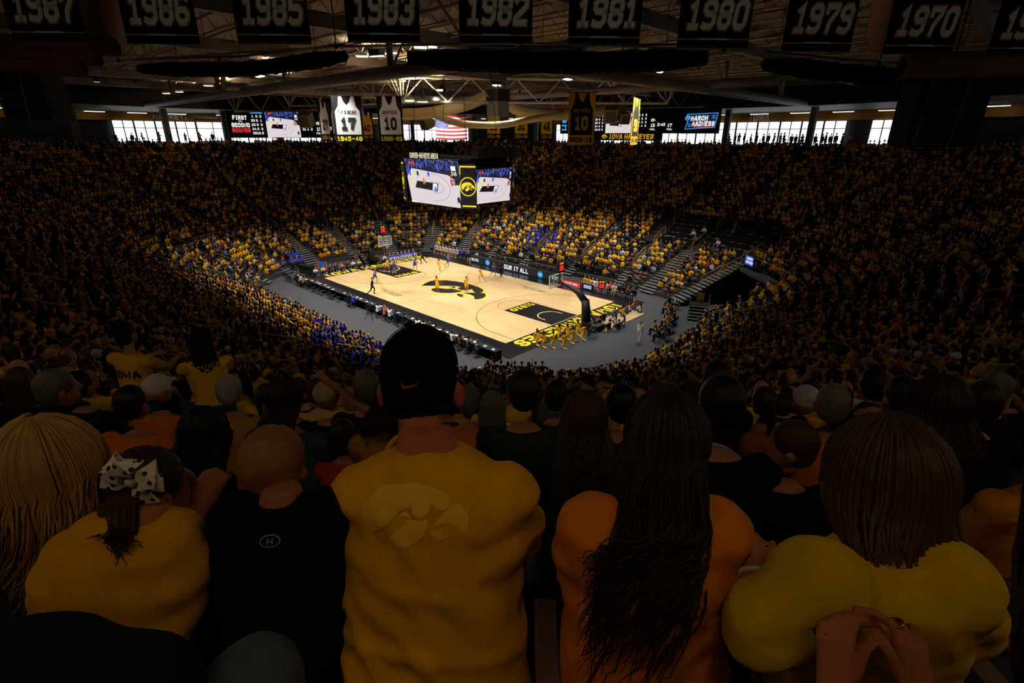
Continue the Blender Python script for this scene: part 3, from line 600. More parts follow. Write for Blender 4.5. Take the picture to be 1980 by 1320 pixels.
M_SKIN = mat('skin', src='object', rough=0.6, var=0.08, scale=10, spec=0.3); M_SHOE = mat('shoe', src='object', rough=0.6)
def merge_parts(groups, voxel, mats_of, smooth=3, name='person'):
    """one continuous mesh; each face takes the material of the nearest source primitive. groups: list of (material index, prims)"""
    allp = [p for _, ps in groups for p in ps]; me = remesh(allp, voxel, smooth, name)
    pts = []; ids = []
    for mi, ps in groups:
        for v, f in ps:
            v = np.asarray(v, float); fc = [v[list(q)].mean(0) for q in f]; em_ = [(v[q[i]] + v[q[i - 1]]) / 2 for q in f for i in range(len(q))] if mi in (0, 4) else []
            fm_ = [(v[q[i]] + c_) / 2 for q, c_ in zip(f, fc) for i in range(len(q))] if mi in (0, 4) else []
            al = list(v) + fc + em_ + fm_; pts += al; ids += [mi] * len(al)
    kd = KDTree(len(pts))
    for i, p in enumerate(pts): kd.insert(p, i)
    kd.balance(); mi = []
    for p in me.polygons: mi.append(ids[kd.find(p.center)[1]])
    for m in mats_of: me.materials.append(m)
    me.polygons.foreach_set('material_index', mi); return me
# ------------------------------------------------------------------ seats and the crowd
SEAT = 0.55
def near_excluded(p, i): return False
HEROROWS = 30                       # rows from here up are filled by hand near the camera
def blocked(t, i):
    if VOID[0] < t < VOID[1] and i <= VOID[2]: return True
    if arc_t(1, 29) < t < arc_t(1, 38) and i <= 4: return True
    if arc_t(1, 58) < t < 2 + 3.5 / 22 and 9 <= i <= 14: return True      # writers' desks
    if i == 9 and arc_t(3, 105) < t < arc_t(5, 235): return True
    return False
seats = []                          # (t, row, x, y, z, yaw, dist, px, py)
for i in range(NROW):
    d = RUN * i + 0.34
    for sg in range(8):
        L = seg_len(sg, d); nseat = int(L / SEAT); al = [a for a in AISLES if int(a) == sg]
        for j in range(nseat):
            t = sg + (j + 0.5) / nseat
            if any(abs(a - t) * L < (1.0 if ((arc_t(3, 105) < a < 5.1 or arc_t(1, 57) < a < 2.05) and i < 9) else 0.62) for a in al) or blocked(t, i): continue
            p, nn = ring_pt(t, d); q = project((p[0], p[1], tread_z(i) + 0.9))
            if q[2] < 0.6 or not (-140 < q[0] < 2120): continue
            seats.append((t, i, p[0], p[1], tread_z(i), math.atan2(-nn[1], -nn[0]) - PI / 2, q[2], q[0], q[1]))
SHIRTS = [('gold', '#efae0c', 35), ('yellow', '#f2c81e', 9), ('black', '#0f0f11', 32), ('white', '#c9c9c6', 5), ('grey', '#4d4d50', 9), ('orange-gold', '#de8a0e', 6), ('navy', '#1a2238', 2), ('brown', '#4a3524', 2), ('red', '#a8241c', 0.8), ('light blue', '#5f88b8', 0.8), ('pink', '#b9776c', 0.6)]
SW = np.array([s[2] for s in SHIRTS], float); SW /= SW.sum()
HAIRW = [('brown', .34), ('dark', .2), ('black', .14), ('blond', .14), ('grey', .1), ('white', .08)]
def pick_shirt(s):
    t, i, px, py = s[0], s[1], s[7], s[8]
    if 6.0 < t < 7.2 and i < 9 and 600 < px < 800 and random.random() < 0.6: return ('royal blue', '#2b36b0')
    if 1020 < px < 1080 and 440 < py < 472 and random.random() < 0.75: return ('royal blue', '#2b36b0')
    if 555 < px < 615 and 485 < py < 520: return ('royal blue', '#2f4fd0')
    if 2.0 < t < 3.0 and i < 2 and random.random() < 0.5: return ('black', '#131315')
    if arc_t(7, 297) < t < arc_t(7, 322) and i < 4: return ('black', '#0f0f11')
    k = RNG.choice(len(SHIRTS), p=SW); return SHIRTS[k][:2]
def pick_hair(): return HAIRW[RNG.choice(len(HAIRW), p=[h[1] for h in HAIRW])][0]
def occupied(s):
    t, i, px, py = s[0], s[1], s[7], s[8]
    p = 0.95
    if 3.2 < t < 5.0 and i < 9: p = 0.80
    if 2.9 < t < 5.2 and i > 9: p = 0.80
    if arc_t(1, 60) < t < 2.2 and i < 9: p = 0.8
    return random.random() < p
# --- simple crowd figures (vectorised into one mesh)
def crowd_template(style, arms, lod):
    parts = []; n6, n4 = (7, 5) if lod == 0 else (6, 4)
    J = pose_sit(lean=0.1, arms=arms)
    def add(g, pid): parts.append((np.array(g[0], float), g[1], pid))
    add(tube_geo([(0, -0.01, 0.42), (0, 0.02, 0.6), (0, 0.04, 0.84), (0, 0.06, 0.98), (0, 0.07, 1.08)], [(.13, .18), (.125, .175), (.12, .21), (.10, .19), (.05, .06)], n6), 0)
    add(ell_geo(J['head'], (0.082, 0.1, 0.125), n6, 5 if lod == 0 else 4), 1)
    if style == 'long': add(tube_geo([J['head'] + V3(0, -0.02, 0.14), J['head'] + V3(0, -0.03, 0.07), J['head'] + V3(0, -0.05, -0.08), J['head'] + V3(0, -0.07, -0.25)], [(.04, .04), (.1, .1), (.075, .1), (.03, .07)], n6), 2)
    elif style == 'short': add(ell_geo(J['head'] + V3(0, -0.022, 0.035), (0.092, 0.1, 0.105), n6, 4), 2)
    else: add(ell_geo(J['head'] + V3(0, -0.005, 0.06), (0.098, 0.125, 0.085), n6, 4), 2)
    for q in 'LR':
        add(tube_geo([J['sh' + q], J['el' + q]], [.062, .05], n4, True), 0); add(tube_geo([J['el' + q], J['wr' + q]], [.045, .04], n4, True), 1 if arms != 'lap' else 0)
        add(tube_geo([J['hip' + q], J['kn' + q]], [.085, .07], n4, True), 3)
        if lod == 0: add(tube_geo([J['kn' + q], J['an' + q]], [.065, .045], n4, True), 3)
    V = []; F = []; I = []; b = 0
    for v, f, pid in parts:
        V.append(v); I += [pid] * len(v)
        for q in f:
            for k in range(1, len(q) - 1): F.append((q[0] + b, q[k] + b, q[k + 1] + b))
        b += len(v)
    return np.vstack(V), np.array(F), np.array(I)
TEMPL = {(st, ar, l): crowd_template(st, ar, l) for st in ('short', 'long', 'cap') for ar in ('lap', 'clap', 'cross') for l in (0, 1)}
def mega_mesh(name, items, mt, **kw):
    """items: (template key, pos, yaw, scale, colours per part)"""
    by = {}
    for it in items: by.setdefault(it[0], []).append(it)
    VV, FF, CC = [], [], []; base = 0
    for key, L in by.items():
        V, F, I = TEMPL[key]; n = len(L); P = np.array([a[1] for a in L]); yaw = np.array([a[2] for a in L]); sc = np.array([a[3] for a in L]); C = np.array([a[4] for a in L])
        c, s = np.cos(yaw), np.sin(yaw); X = (V[None, :, 0] * c[:, None] - V[None, :, 1] * s[:, None]) * sc[:, None]; Y = (V[None, :, 0] * s[:, None] + V[None, :, 1] * c[:, None]) * sc[:, None]; Z = V[None, :, 2] * sc[:, None]
        W = np.stack([X, Y, Z], -1) + P[:, None, :]; VV.append(W.reshape(-1, 3)); FF.append((F[None] + (np.arange(n) * len(V))[:, None, None] + base).reshape(-1, 3)); CC.append(C[:, I, :].reshape(-1, 3)); base += n * len(V)
    V = np.vstack(VV); F = np.vstack(FF); C = np.hstack([np.vstack(CC), np.ones((len(V), 1))])
    me = bpy.data.meshes.new(name); me.vertices.add(len(V)); me.vertices.foreach_set('co', V.astype(np.float32).ravel()); me.loops.add(len(F) * 3); me.loops.foreach_set('vertex_index', F.astype(np.int32).ravel())
    me.polygons.add(len(F)); me.polygons.foreach_set('loop_start', np.arange(0, len(F) * 3, 3, dtype=np.int32)); me.polygons.foreach_set('use_smooth', np.ones(len(F), bool))
    at = me.color_attributes.new('Col', 'FLOAT_COLOR', 'POINT'); at.data.foreach_set('color', C.astype(np.float32).ravel()); me.update(calc_edges=True); me.materials.append(mt)
    return link(name, me, None, kind='stuff', **kw)
TROU = ['#17181c', '#2b3550', '#3d4a63', '#5a4a36', '#101012', '#2a2a2e']
def rand_cols(shirt_hex, hair, style):
    sk = SKIN_COL[RNG.choice(5, p=[.42, .22, .26, .06, .04])]; sh = np.array(lin(shirt_hex)) * random.uniform(0.75, 1.1)
    hc = lin(HAIR_COL[hair]) if style != 'cap' else lin(random.choice(['#111113', '#111113', '#e0a20a', '#c9c9c4', '#2a2a2e']))
    return [tuple(sh), lin(sk), hc, lin(random.choice(TROU))]
# --- who sits where; the largest 300 become people of their own, the rest one crowd object
crowd = []; cand = []; empties = []
for s in seats:
    if s[1] >= HEROROWS and s[6] < 7.0 and -200 < s[7] < 2200: continue      # filled by hand
    if s[1] in (28, 29) and (abs(s[7] - 262) < 75 or abs(s[7] - 408) < 75) and s[6] < 9: continue      # two people stand here
    (cand if occupied(s) else empties).append(s)
cand.sort(key=lambda s: s[6])
shown = [s for s in cand if s[6] > 2.2 and -30 < s[7] < 2010 and s[8] < 1330]
indiv = shown[:300]; iset = set((s[0], s[1]) for s in indiv)
for s in cand:
    if (s[0], s[1]) in iset: continue
    nm, hx = pick_shirt(s); st = RNG.choice(['short', 'long', 'cap'], p=[.52, .32, .16]); ar = RNG.choice(['lap', 'clap', 'cross'], p=[.6, .2, .2])
    crowd.append(((str(st), str(ar), 0 if s[6] < 45 else 1), (s[2] + random.uniform(-.04, .04), s[3] + random.uniform(-.04, .04), s[4]), s[5] + random.uniform(-.3, .3), random.uniform(0.9, 1.06), rand_cols(hx, pick_hair(), st)))
M_CROWD = mat('crowd_cloth_and_skin', src='attr', rough=0.85, var=0.12, spec=0.15)
mega_mesh('crowd', crowd, M_CROWD, label='thousands of spectators mostly in gold and black filling the stands', cat='crowd')
# empty seats
sv, sf = [], []
smb = MB().box((0, -0.02, 0.43), (0.44, 0.42, 0.05)).box((0, -0.24, 0.68), (0.44, 0.05, 0.46)).box((0, -0.1, 0.2), (0.06, 0.1, 0.42))
TEMPL['seat'] = (np.array(smb.v), np.array([t for q in smb.f for t in ((q[0], q[1], q[2]), (q[0], q[2], q[3]))]), np.zeros(len(smb.v), int))
mega_mesh('empty_seats', [('seat', s[2:5], s[5], 1.0, [lin('#6b5347')]) for s in empties], M_CROWD, label='brown folding seats left empty among the crowd', cat='seats')
# --- individuals
STY = [('short', 'lap'), ('short', 'knees'), ('short', 'cross'), ('long', 'lap'), ('long', 'cross'), ('bob', 'lap'), ('cap', 'lap'), ('cap', 'knees'), ('pony', 'lap'), ('bald', 'lap'), ('curly', 'cross'), ('short', 'clap')]
def person_meshes(J, style, voxel=0.02, sleeve=0.36, legs=True, wide=1.0, deep=1.0, hs=1.0, smooth=3, ear=True):
    body = head_prims(J, ear=ear, s=hs) + torso_prims(J, wide * 0.9, deep * 0.9) + arm_prims(J, 'L') + arm_prims(J, 'R')
    shirt = torso_prims(J, wide, deep, 0.008, top=0.515) + arm_prims(J, 'L', 0, sleeve, 0.014) + arm_prims(J, 'R', 0, sleeve, 0.014)
    out = {'body': remesh(body, voxel * 0.75, smooth, 'body'), 'shirt': remesh(shirt, voxel, smooth, 'shirt')}
    if legs: out['trousers'] = remesh(leg_prims(J, 'L', g=0.01) + leg_prims(J, 'R', g=0.01) + [ell_geo(J['pel'] + V3(0, 0.02, -0.04), (0.17, 0.14, 0.1), 14, 8)] + shoe_prims(J, 'L') + shoe_prims(J, 'R'), voxel, smooth, 'trousers')
    h = hair_prims(J, style)
    if h: out['hair' if 'cap' not in style else 'cap'] = remesh(h, voxel * 0.75, smooth, 'hair')
    mm = {'body': M_SKIN, 'shirt': M_SHIRT, 'trousers': M_TROU, 'hair': M_HAIR, 'cap': M_SHIRT}
    for k_, me in out.items(): me.materials.append(mm[k_])
    return out
VAR = [person_meshes(pose_sit(lean=random.uniform(0.06, 0.3), arms=a, head_yaw=random.uniform(-.4, .4)), st, voxel=0.024) for st, a in STY]
HAIRPHR = {'short': 'short %s hair', 'long': 'long %s hair', 'bob': '%s bobbed hair', 'pony': '%s ponytail', 'curly': 'curly %s hair', 'cap': '%s cap', 'bald': 'bald head'}
def zone(px):
    for x, nm in ((180, 'by the left edge'), (400, 'above the bow'), (600, 'above the blond boy'), (740, 'left of the capped man'), (900, 'beyond the capped man'), (1080, 'right of the capped man'), (1280, 'above the long-haired woman'), (1500, 'above the balding man'), (1720, 'above the brown bob'), (2500, 'by the right edge')):
        if px < x: return nm
def add_person(root_loc, yaw, meshes, style, shirt, hair, label, cat='person', group=None, k=1.0, skin=None, trou=None, capcol=None):
    o = link('spectator', meshes['body'], None, loc=root_loc, rz=yaw, label=label, cat=cat, group=group, color=lin(skin or random.choice(SKIN_COL[:3]))); o.scale = (k, k, k)
    for nm, me in meshes.items():
        if nm == 'body': continue
        c = {'shirt': lin(shirt), 'trousers': lin(trou or random.choice(TROU)), 'hair': lin(HAIR_COL[hair]), 'cap': lin(capcol or '#111113')}[nm]
        link(nm, me, o, color=c)
    return o
for s in indiv:
    nm, hx = pick_shirt(s); v = RNG.choice(len(STY), p=[.16, .1, .08, .15, .08, .09, .09, .05, .06, .04, .05, .05]); st = STY[v][0]; hair = pick_hair()
    cc = random.choice([('black', '#111113'), ('gold', '#e0a20a'), ('white', '#c9c9c4'), ('grey', '#4a4a4e')])
    ph = HAIRPHR[st]; ph = ph % (cc[0] if st == 'cap' else hair) if '%' in ph else ph
    lab = 'spectator, %s top, %s, %s row down, %s' % (nm, ph, ORD[NROW - 1 - s[1]], zone(s[7]))
    c = np.array(lin(hx)) * random.uniform(0.8, 1.05)
    o = add_person((s[2], s[3], s[4]), s[5] + random.uniform(-.2, .2), VAR[v], st, hx, hair, lab, 'person', 'spectators in the near stand', random.uniform(0.93, 1.05), capcol=cc[1])
# ------------------------------------------------------------------ hung things: banners, flag, score boards, drapes, ducts
UP = V3(0, 0, 1)
M_BCLOTH = mat('black_banner_cloth', '#0b0b0d', rough=0.9, bump=0.4, bscale=3, spec=0.15); M_NUMW = mat('grey_white_print', '#dcdce0', rough=0.8, var=0.06); M_NUMG = mat('gold_print', '#c8961c', rough=0.8)
M_GCLOTH = mat('gold_banner_cloth', '#d6a010', rough=0.9, spec=0.15); M_WCLOTH = mat('white_banner_cloth', '#d9d9dc', rough=0.9, spec=0.15); M_BPRINT = mat('black_print', '#101012', rough=0.85)
M_YPRINT = mat('yellow_print', '#f0dc28', rough=0.8, var=0.05)
def hang_frame(px0, px1, py, dep0, dep1=None, zb=None):
    """bottom edge of a hung cloth between two pixels at given depths, made level"""
    a = at_depth(px0, py, dep0); b = at_depth(px1, py, dep1 or dep0); z = (a[2] + b[2]) / 2; a[2] = b[2] = z; ux = (b - a) / np.linalg.norm(b - a)
    return (a + b) / 2, ux, np.linalg.norm(b - a)
def off(fr, x, y, e, o0):
    c, ux = fr; nrm = np.cross(ux, UP); return (c + ux * x + UP * y + nrm * e - o0, ux, UP)
years = [('1987', 27, 170, 78), ('1986', 247, 387, 83), ('1985', 462, 602, 83), ('1983', 673, 813, 81), ('1982', 889, 1029, 83), ('1981', 1098, 1236, 87), ('1980', 1308, 1445, 91), ('1979', 1510, 1643, 98), ('1970', 1707, 1840, 103), ('1968', 1908, 2040, 108)]
for yr, x0, x1, yb in years:
    c, ux, wd = hang_frame(x0, x1, yb, 14 + x0 / 1980, 14 + x1 / 1980); fr = (c, ux)
    lab = 'black championship banner %s, %s' % (yr, {'1987': 'in the upper left corner over the duct bundle', '1986': 'right of the broad left duct', '1985': 'above the left rolled drape', '1983': 'above the gap between left and central drape', '1982': 'above the left half of the central drape', '1981': 'above the right half of the central drape', '1980': 'above the right end of the central drape', '1979': 'above the left end of the right drape', '1970': 'over the broad right duct', '1968': ''}[yr]) if yr != '1968' else 'black championship banner cut off by the right edge'
    o = empty('championship_banner', c, label=lab, cat='banner', group='championship banners'); H = 3.4
    nx, ny = 10, 8; m = MB(); nrm = np.cross(ux, UP); vs = []
    for e in (0.0, -0.02):
        for j in range(ny + 1):
            for i in range(nx + 1): vs.append(ux * (i / nx - 0.5) * wd + UP * (j / ny * H) + nrm * (e + 0.012 * math.sin(i * 1.3 + j * 0.5 + x0)))
    N = (nx + 1) * (ny + 1); fs = []
    for j in range(ny):
        for i in range(nx): q = j * (nx + 1) + i; fs += [(q, q + 1, q + nx + 2, q + nx + 1), (N + q + 1, N + q, N + q + nx + 1, N + q + nx + 2)]
    m.add(vs, fs); m.build('cloth', M_BCLOTH, o, smooth=True)
    MB().box((0, 0, 0), (wd, 0.04, 0.06), math.atan2(ux[1], ux[0])).build('hem_rod', M_BLACKM, o)
    b = MB(); text_mb(b, yr, 0.80, off(fr, 0.03, 0.79, 0.022, c), t=1.95, shear=0.17, gap=0.35, fit=wd * 0.84); b.build('numeral_outline', M_NUMG, o)
    b = MB(); text_mb(b, yr, 0.72, off(fr, 0.03, 0.79, 0.028, c), t=1.4, shear=0.17, gap=0.9, fit=wd * 0.80); b.build('numeral', M_NUMW, o)
    b = MB(); f_ = off(fr, 0, 0.19, 0.022, c); b.poly([(-wd / 2, -.012), (wd / 2, -.012), (wd / 2, .012), (-wd / 2, .012)], f_); b.build('gold_stripe', M_NUMG, o)
    b = MB(); f_ = off(fr, 0, 0.19, 0.026, c); b.poly([(-wd * .22, -.016), (wd * .22, -.016), (wd * .17, .022), (-wd * .17, .022)], f_); b.build('white_stripe', M_NUMW, o)
    for s in (-1, 1): MB().tube([ux * s * wd * 0.42 + UP * H, ux * s * wd * 0.42 + UP * (DECK - c[2] - 0.9)], 0.012, 4).build('cable', M_BLACKM, o)
# retired jersey banners
JERSEY = [(-.42, -.5), (.42, -.5), (.42, .18), (.30, .34), (.26, .62), (.16, .62), (.10, .46), (0, .36), (-.10, .46), (-.16, .62), (-.26, .62), (-.30, .34), (-.42, .18)]
def jersey_banner(px0, px1, yb, yt, dep, name, num, yearsx, cloth, jers, prt, yrs, label, tilt=0.0, yband=None):
    c, ux, wd = hang_frame(px0, px1, yb, dep - tilt, dep + tilt); fr = (c, ux); H = (yb - yt) / FPX * dep * 1.02
    o = empty('jersey_banner', c, label=label, cat='banner', group='retired jersey banners')
    MB().box(UP * H / 2, (wd, 0.05, H), math.atan2(ux[1], ux[0])).build('cloth', cloth, o)
    b = MB(); b.poly([(x * wd, y * H * 0.72) for x, y in JERSEY], off(fr, 0, H * 0.55, 0.04, c)); b.build('jersey', jers, o)
    b = MB(); text_mb(b, num, H * 0.27, off(fr, 0, H * 0.42, 0.06, c), t=1.9, gap=0.8, fit=wd * 0.5 if len(num) > 1 else None); b.build('numeral', prt, o)
    if name: b = MB(); text_mb(b, name, H * 0.075, off(fr, 0, H * 0.66, 0.06, c), t=1.3, fit=wd * 0.6); b.build('lettering', prt, o)
    b = MB(); text_mb(b, yearsx, H * 0.10, off(fr, 0, H * 0.10, 0.06, c), t=1.7, fit=wd * 0.86); b.build('year_lettering', yrs, o)
    MB().tube([ux * -wd * .6 + UP * H, ux * wd * .6 + UP * H], 0.04, 5).build('rod', M_BLACKM, o)
    for s in (-1, 1): MB().tube([ux * s * wd * 0.45 + UP * H, ux * s * wd * 0.45 + UP * (DECK - c[2] - 0.9)], 0.015, 4).build('cable', M_BLACKM, o)
    return o
jersey_banner(650, 706, 277, 196, 46, 'WIER', '17', '1945-48', M_BCLOTH, M_WCLOTH, M_BPRINT, M_YPRINT, 'white jersey banner with black 17, left of the two big white ones')
jersey_banner(735, 782, 277, 196, 47, 'ARMSTRONG', '10', '1986-89', M_BCLOTH, M_WCLOTH, M_BPRINT, M_YPRINT, 'white jersey banner with grey 10 between banner 17 and the flag')
jersey_banner(1097, 1147, 280, 190, 46, 'GUSTAFSON', '10', '2016-19', M_GCLOTH, M_BCLOTH, M_NUMG, M_BPRINT, 'big gold banner with black jersey and gold 10 right of the swags')
jersey_banner(622, 641, 273, 205, 50, '', '27', '1950-52', M_BCLOTH, M_WCLOTH, M_BPRINT, M_NUMG, 'white jersey banner 27 hanging at an angle, 1950-52', tilt=1.6)
jersey_banner(644, 660, 273, 205, 53, '', '23', '1990-93', M_BCLOTH, M_WCLOTH, M_BPRINT, M_NUMG, 'white jersey banner 23 seen half edge-on behind banner 17', tilt=1.6)
jersey_banner(700, 724, 270, 222, 62, '', '40', '1991-93', M_BCLOTH, M_GCLOTH, M_BPRINT, M_NUMG, 'gold jersey banner 40 between the banners 17 and 10')
jersey_banner(940, 969, 270, 214, 82, '', '21', '1954-56', M_BCLOTH, M_GCLOTH, M_BPRINT, M_NUMG, 'gold jersey banner 21 with 1954-56 right of the flag')
jersey_banner(993, 1022, 270, 214, 83, '', '31', '1954-56', M_BCLOTH, M_GCLOTH, M_BPRINT, M_NUMG, 'gold jersey banner 31 with 1954-56 between 21 and 46')
jersey_banner(1044, 1069, 271, 214, 84, '', '46', '1954-56', M_BCLOTH, M_GCLOTH, M_BPRINT, M_NUMG, 'gold jersey banner 46 with 1954-56 beside the big 10 banner')
jersey_banner(1218, 1231, 280, 200, 48, '', '50', '95-96', M_GCLOTH, M_BCLOTH, M_NUMG, M_BPRINT, 'narrow gold banner 50 seen edge-on before the right score board', tilt=1.4)
# national flag
M_FRED = mat('flag_red', '#b3202c', rough=0.85); M_FWH = mat('flag_white', '#dcdce0', rough=0.85); M_FBL = mat('flag_blue', '#22306b', rough=0.85)
def flag(px0, px1, yb, yt, dep, label):
    c, ux, wd = hang_frame(px0, px1, yb, dep); H = (yb - yt) / FPX * dep; o = empty('national_flag', c, label=label, cat='flag'); nrm = np.cross(ux, UP)
    wv = lambda x, y: nrm * (0.12 * math.sin(x * 5 + y * 0.7)) - UP * 0.10 * math.sin((x + 0.5) * PI)
    for k in range(13):
        b = MB(); vs = []; z0, z1 = H * (12 - k) / 13, H * (13 - k) / 13; n_ = 14
        for e in (0.03, -0.03):
            for i in range(n_ + 1):
                x = i / n_ - 0.5
                for z in (z0, z1): vs.append(ux * x * wd + UP * z + wv(x, z) + nrm * e)
        N = 2 * (n_ + 1); b.add(vs, [(2 * i, 2 * i + 2, 2 * i + 3, 2 * i + 1) for i in range(n_)] + [(N + 2 * i + 2, N + 2 * i, N + 2 * i + 1, N + 2 * i + 3) for i in range(n_)]); b.build('stripe', M_FRED if k % 2 == 0 else M_FWH, o)
    b = MB(); vs = []; n_ = 6
    for i in range(n_ + 1):
        x = -0.5 + 0.4 * i / n_
        for z in (H * 6 / 13, H): vs.append(ux * x * wd + UP * z + wv(x, z) + nrm * 0.05)
    b.add(vs, [(2 * i, 2 * i + 2, 2 * i + 3, 2 * i + 1) for i in range(n_)]); b.build('canton', M_FBL, o)
    b = MB()
    for r in range(7):
        for q in range(6 if r % 2 == 0 else 5):
            x = -0.5 + 0.4 * (q + (0.6 if r % 2 == 0 else 1.1)) / 6.2; z = H * (6.5 + r * 0.95) / 13; p = ux * x * wd + UP * z + wv(x, z) + nrm * 0.07; R = 0.075
            b.poly([((R if a % 2 == 0 else R * 0.4) * math.sin(a * PI / 5), (R if a % 2 == 0 else R * 0.4) * math.cos(a * PI / 5)) for a in range(10)], (p, ux, UP))
    b.build('stars', M_FWH, o); MB().tube([ux * -wd * .52 + UP * H, ux * wd * .52 + UP * H], 0.05, 5).build('rod', M_BLACKM, o)
    for s in (-1, 1): MB().tube([ux * s * wd * 0.4 + UP * H, ux * s * wd * 0.4 + UP * (DECK - c[2] - 1)], 0.02, 4).build('cable', M_BLACKM, o)
flag(843, 904, 269, 226, 68, 'american flag hung before the far windows')
# ------------------------------------------------------------------ screens
def em(name, hexc, e=1.0):
    m = mat(name, hexc, emit=e, var=0.03); m.cycles.emission_sampling = 'NONE'; return m
E_WHITE = em('screen_white', '#f2f0f4', 1.0); E_COURT = em('screen_court', '#e3d8dc', 0.95); E_BLUE = em('screen_blue', '#3c58d8', 0.9); E_DBLUE = em('screen_deep_blue', '#1b2348', 0.6); E_BLACK = em('screen_black', '#0d0e14', 0.5); E_RED = em('screen_red', '#e8323a', 0.95); E_YEL = em('screen_yellow', '#f4dc20', 1.0); E_ORG = em('screen_orange', '#e88a60', 0.9); E_CREAM = em('screen_cream', '#e9dfc0', 0.95); E_LBLUE = em('screen_light_blue', '#3f9be0', 0.95); E_GREY = em('screen_grey', '#8a8a96', 0.8)
def quad2(b, x0, y0, x1, y1, fr, mi=0): b.poly([(x0, y0), (x1, y0), (x1, y1), (x0, y1)], fr, mi=mi)
def video(parent, fr, wd, h, seed=1):
    """a live picture of the game drawn with flat emissive shapes on a panel of size wd x h (origin at the centre)"""
    r = random.Random(seed); o, ux, uy = fr; nn = np.cross(ux, uy); L = lambda k: (o + nn * k * 0.012, ux, uy); X = lambda u: (u - 0.5) * wd; Y = lambda v: (v - 0.5) * h
    b = MB(); quad2(b, X(0), Y(0), X(1), Y(1), L(0)); b.build('picture', E_COURT, parent)
    b = MB(); b.poly([(X(0), Y(1)), (X(0), Y(.60)), (X(.12), Y(.80)), (X(.8), Y(.70)), (X(1), Y(.52)), (X(1), Y(1))], L(1)); b.build('picture_stand', E_DBLUE, parent)
    b = MB(); c2 = MB()
    for k in range(150):
        u = r.random(); v = 0.80 + 0.19 * r.random(); (b if k % 3 else c2).poly([(X(u), Y(v)), (X(u + .012), Y(v)), (X(u + .012), Y(v + .045)), (X(u), Y(v + .045))], L(2))
    for k in range(30): u = 0.01 + .07 * r.random(); v = .62 + .2 * r.random(); quad2(b, X(u), Y(v), X(u + .015), Y(v + .04), L(2))
    b.build('picture_crowd', E_BLUE, parent); c2.build('picture_crowd_pale', E_GREY, parent)
    b = MB(); b.poly([(X(.10), Y(.30)), (X(.03), Y(.32)), (X(.12), Y(.74)), (X(.22), Y(.74))], L(2)); b.build('picture_baseline', E_CREAM, parent)
    b = MB(); b.poly([(X(.13), Y(.36)), (X(.56), Y(.32)), (X(.60), Y(.50)), (X(.19), Y(.52))], L(2)); quad2(b, X(.83), Y(.66), X(.99), Y(.96), L(2)); quad2(b, X(.83), Y(.50), X(.98), Y(.60), L(2)); b.build('picture_lane', E_BLACK, parent)
    b = MB(); b.poly([(X(.47), Y(.34)), (X(.55), Y(.335)), (X(.58), Y(.49)), (X(.50), Y(.495))], L(3)); quad2(b, X(.87), Y(.80), X(.95), Y(.90), L(3)); text_mb(b, '2:49', h * .09, (L(3)[0] + ux * X(.91) + uy * Y(.74), ux, uy), t=1.5, fit=wd * .09); text_mb(b, '15', h * .06, (L(3)[0] + ux * X(.88) + uy * Y(.55), ux, uy), t=1.5); quad2(b, X(0), Y(.0), X(.12), Y(.035), L(3)); b.build('picture_caption', E_WHITE, parent)
    b = MB(); quad2(b, X(.08), Y(.90), X(.2), Y(.95), L(3)); quad2(b, X(.84), Y(.46), X(.86), Y(.7), L(3)); b.build('picture_board', E_RED, parent)
    c = (.50, .40)
    for rx, ry in ((.30, .30), (.19, .13)):
        b = MB()
        for k in range(24):
            a0, a1 = [(-100 + 200 * (k + e) / 24) * PI / 180 for e in (0, 1)]; p = lambda a, g: (X(c[0] + (rx + g) * math.cos(a) * 1.0), Y(c[1] + (ry + g) * math.sin(a))); b.poly([p(a0, -.003), p(a0, .003), p(a1, .003), p(a1, -.003)][::-1], L(2))
        b.build('picture_line', E_GREY, parent)
    for k, (u, v, s, mt) in enumerate(((.23, .62, 1.0, E_BLACK), (.44, .62, 1.0, E_BLUE), (.33, .44, 1.2, E_ORG), (.53, .28, 1.2, E_BLUE), (.64, .74, .9, E_BLUE), (.93, .08, 1.3, E_BLACK))):
        b = MB(); w_ = .018 * s; hh = .11 * s
        b.poly([(X(u - w_), Y(v)), (X(u - w_ * .2), Y(v + hh * .4)), (X(u + w_), Y(v)), (X(u + w_ * 1.1), Y(v + hh * .9)), (X(u), Y(v + hh * 1.25)), (X(u - w_ * 1.1), Y(v + hh * .9))], L(3)); b.build('picture_player', mt, parent)
# central score board
SB = V3(0.1, 0.1, 10.8); sb = empty('centre_score_board', SB, label='four-sided score board with live pictures hung over centre court', cat='scoreboard')
MB().box((0, 0, 0.2), (8.6, 5.0, 3.6)).box((0, 0, 2.35), (9.6, 4.6, 0.25)).build('core', M_DARK, sb)
def sb_screen(cx, cy, yaw, wd, z0, z1, inset, seed):
    """screen on one side; its face leans inwards at the bottom"""
    nx = V3(math.cos(yaw), math.sin(yaw), 0); ux = V3(-nx[1], nx[0], 0); top = V3(cx, cy, z1) + nx * 0; bot = V3(cx, cy, z0) - nx * inset; uy = (top - bot); h = np.linalg.norm(uy); uy /= h; fn = np.cross(ux, uy)
    c = (top + bot) / 2 - V3(SB[0], SB[1], SB[2]); R = np.stack([ux, fn, uy], 1)
    p = MB().box(c - fn * 0.17, (wd + 0.2, 0.3, h + 0.2), rot=np.stack([ux, -fn, uy], 1)).build('screen', M_BLACKM, sb)
    video(p, (c + fn * 0.01, ux, uy), wd, h, seed); return c, ux, uy, fn
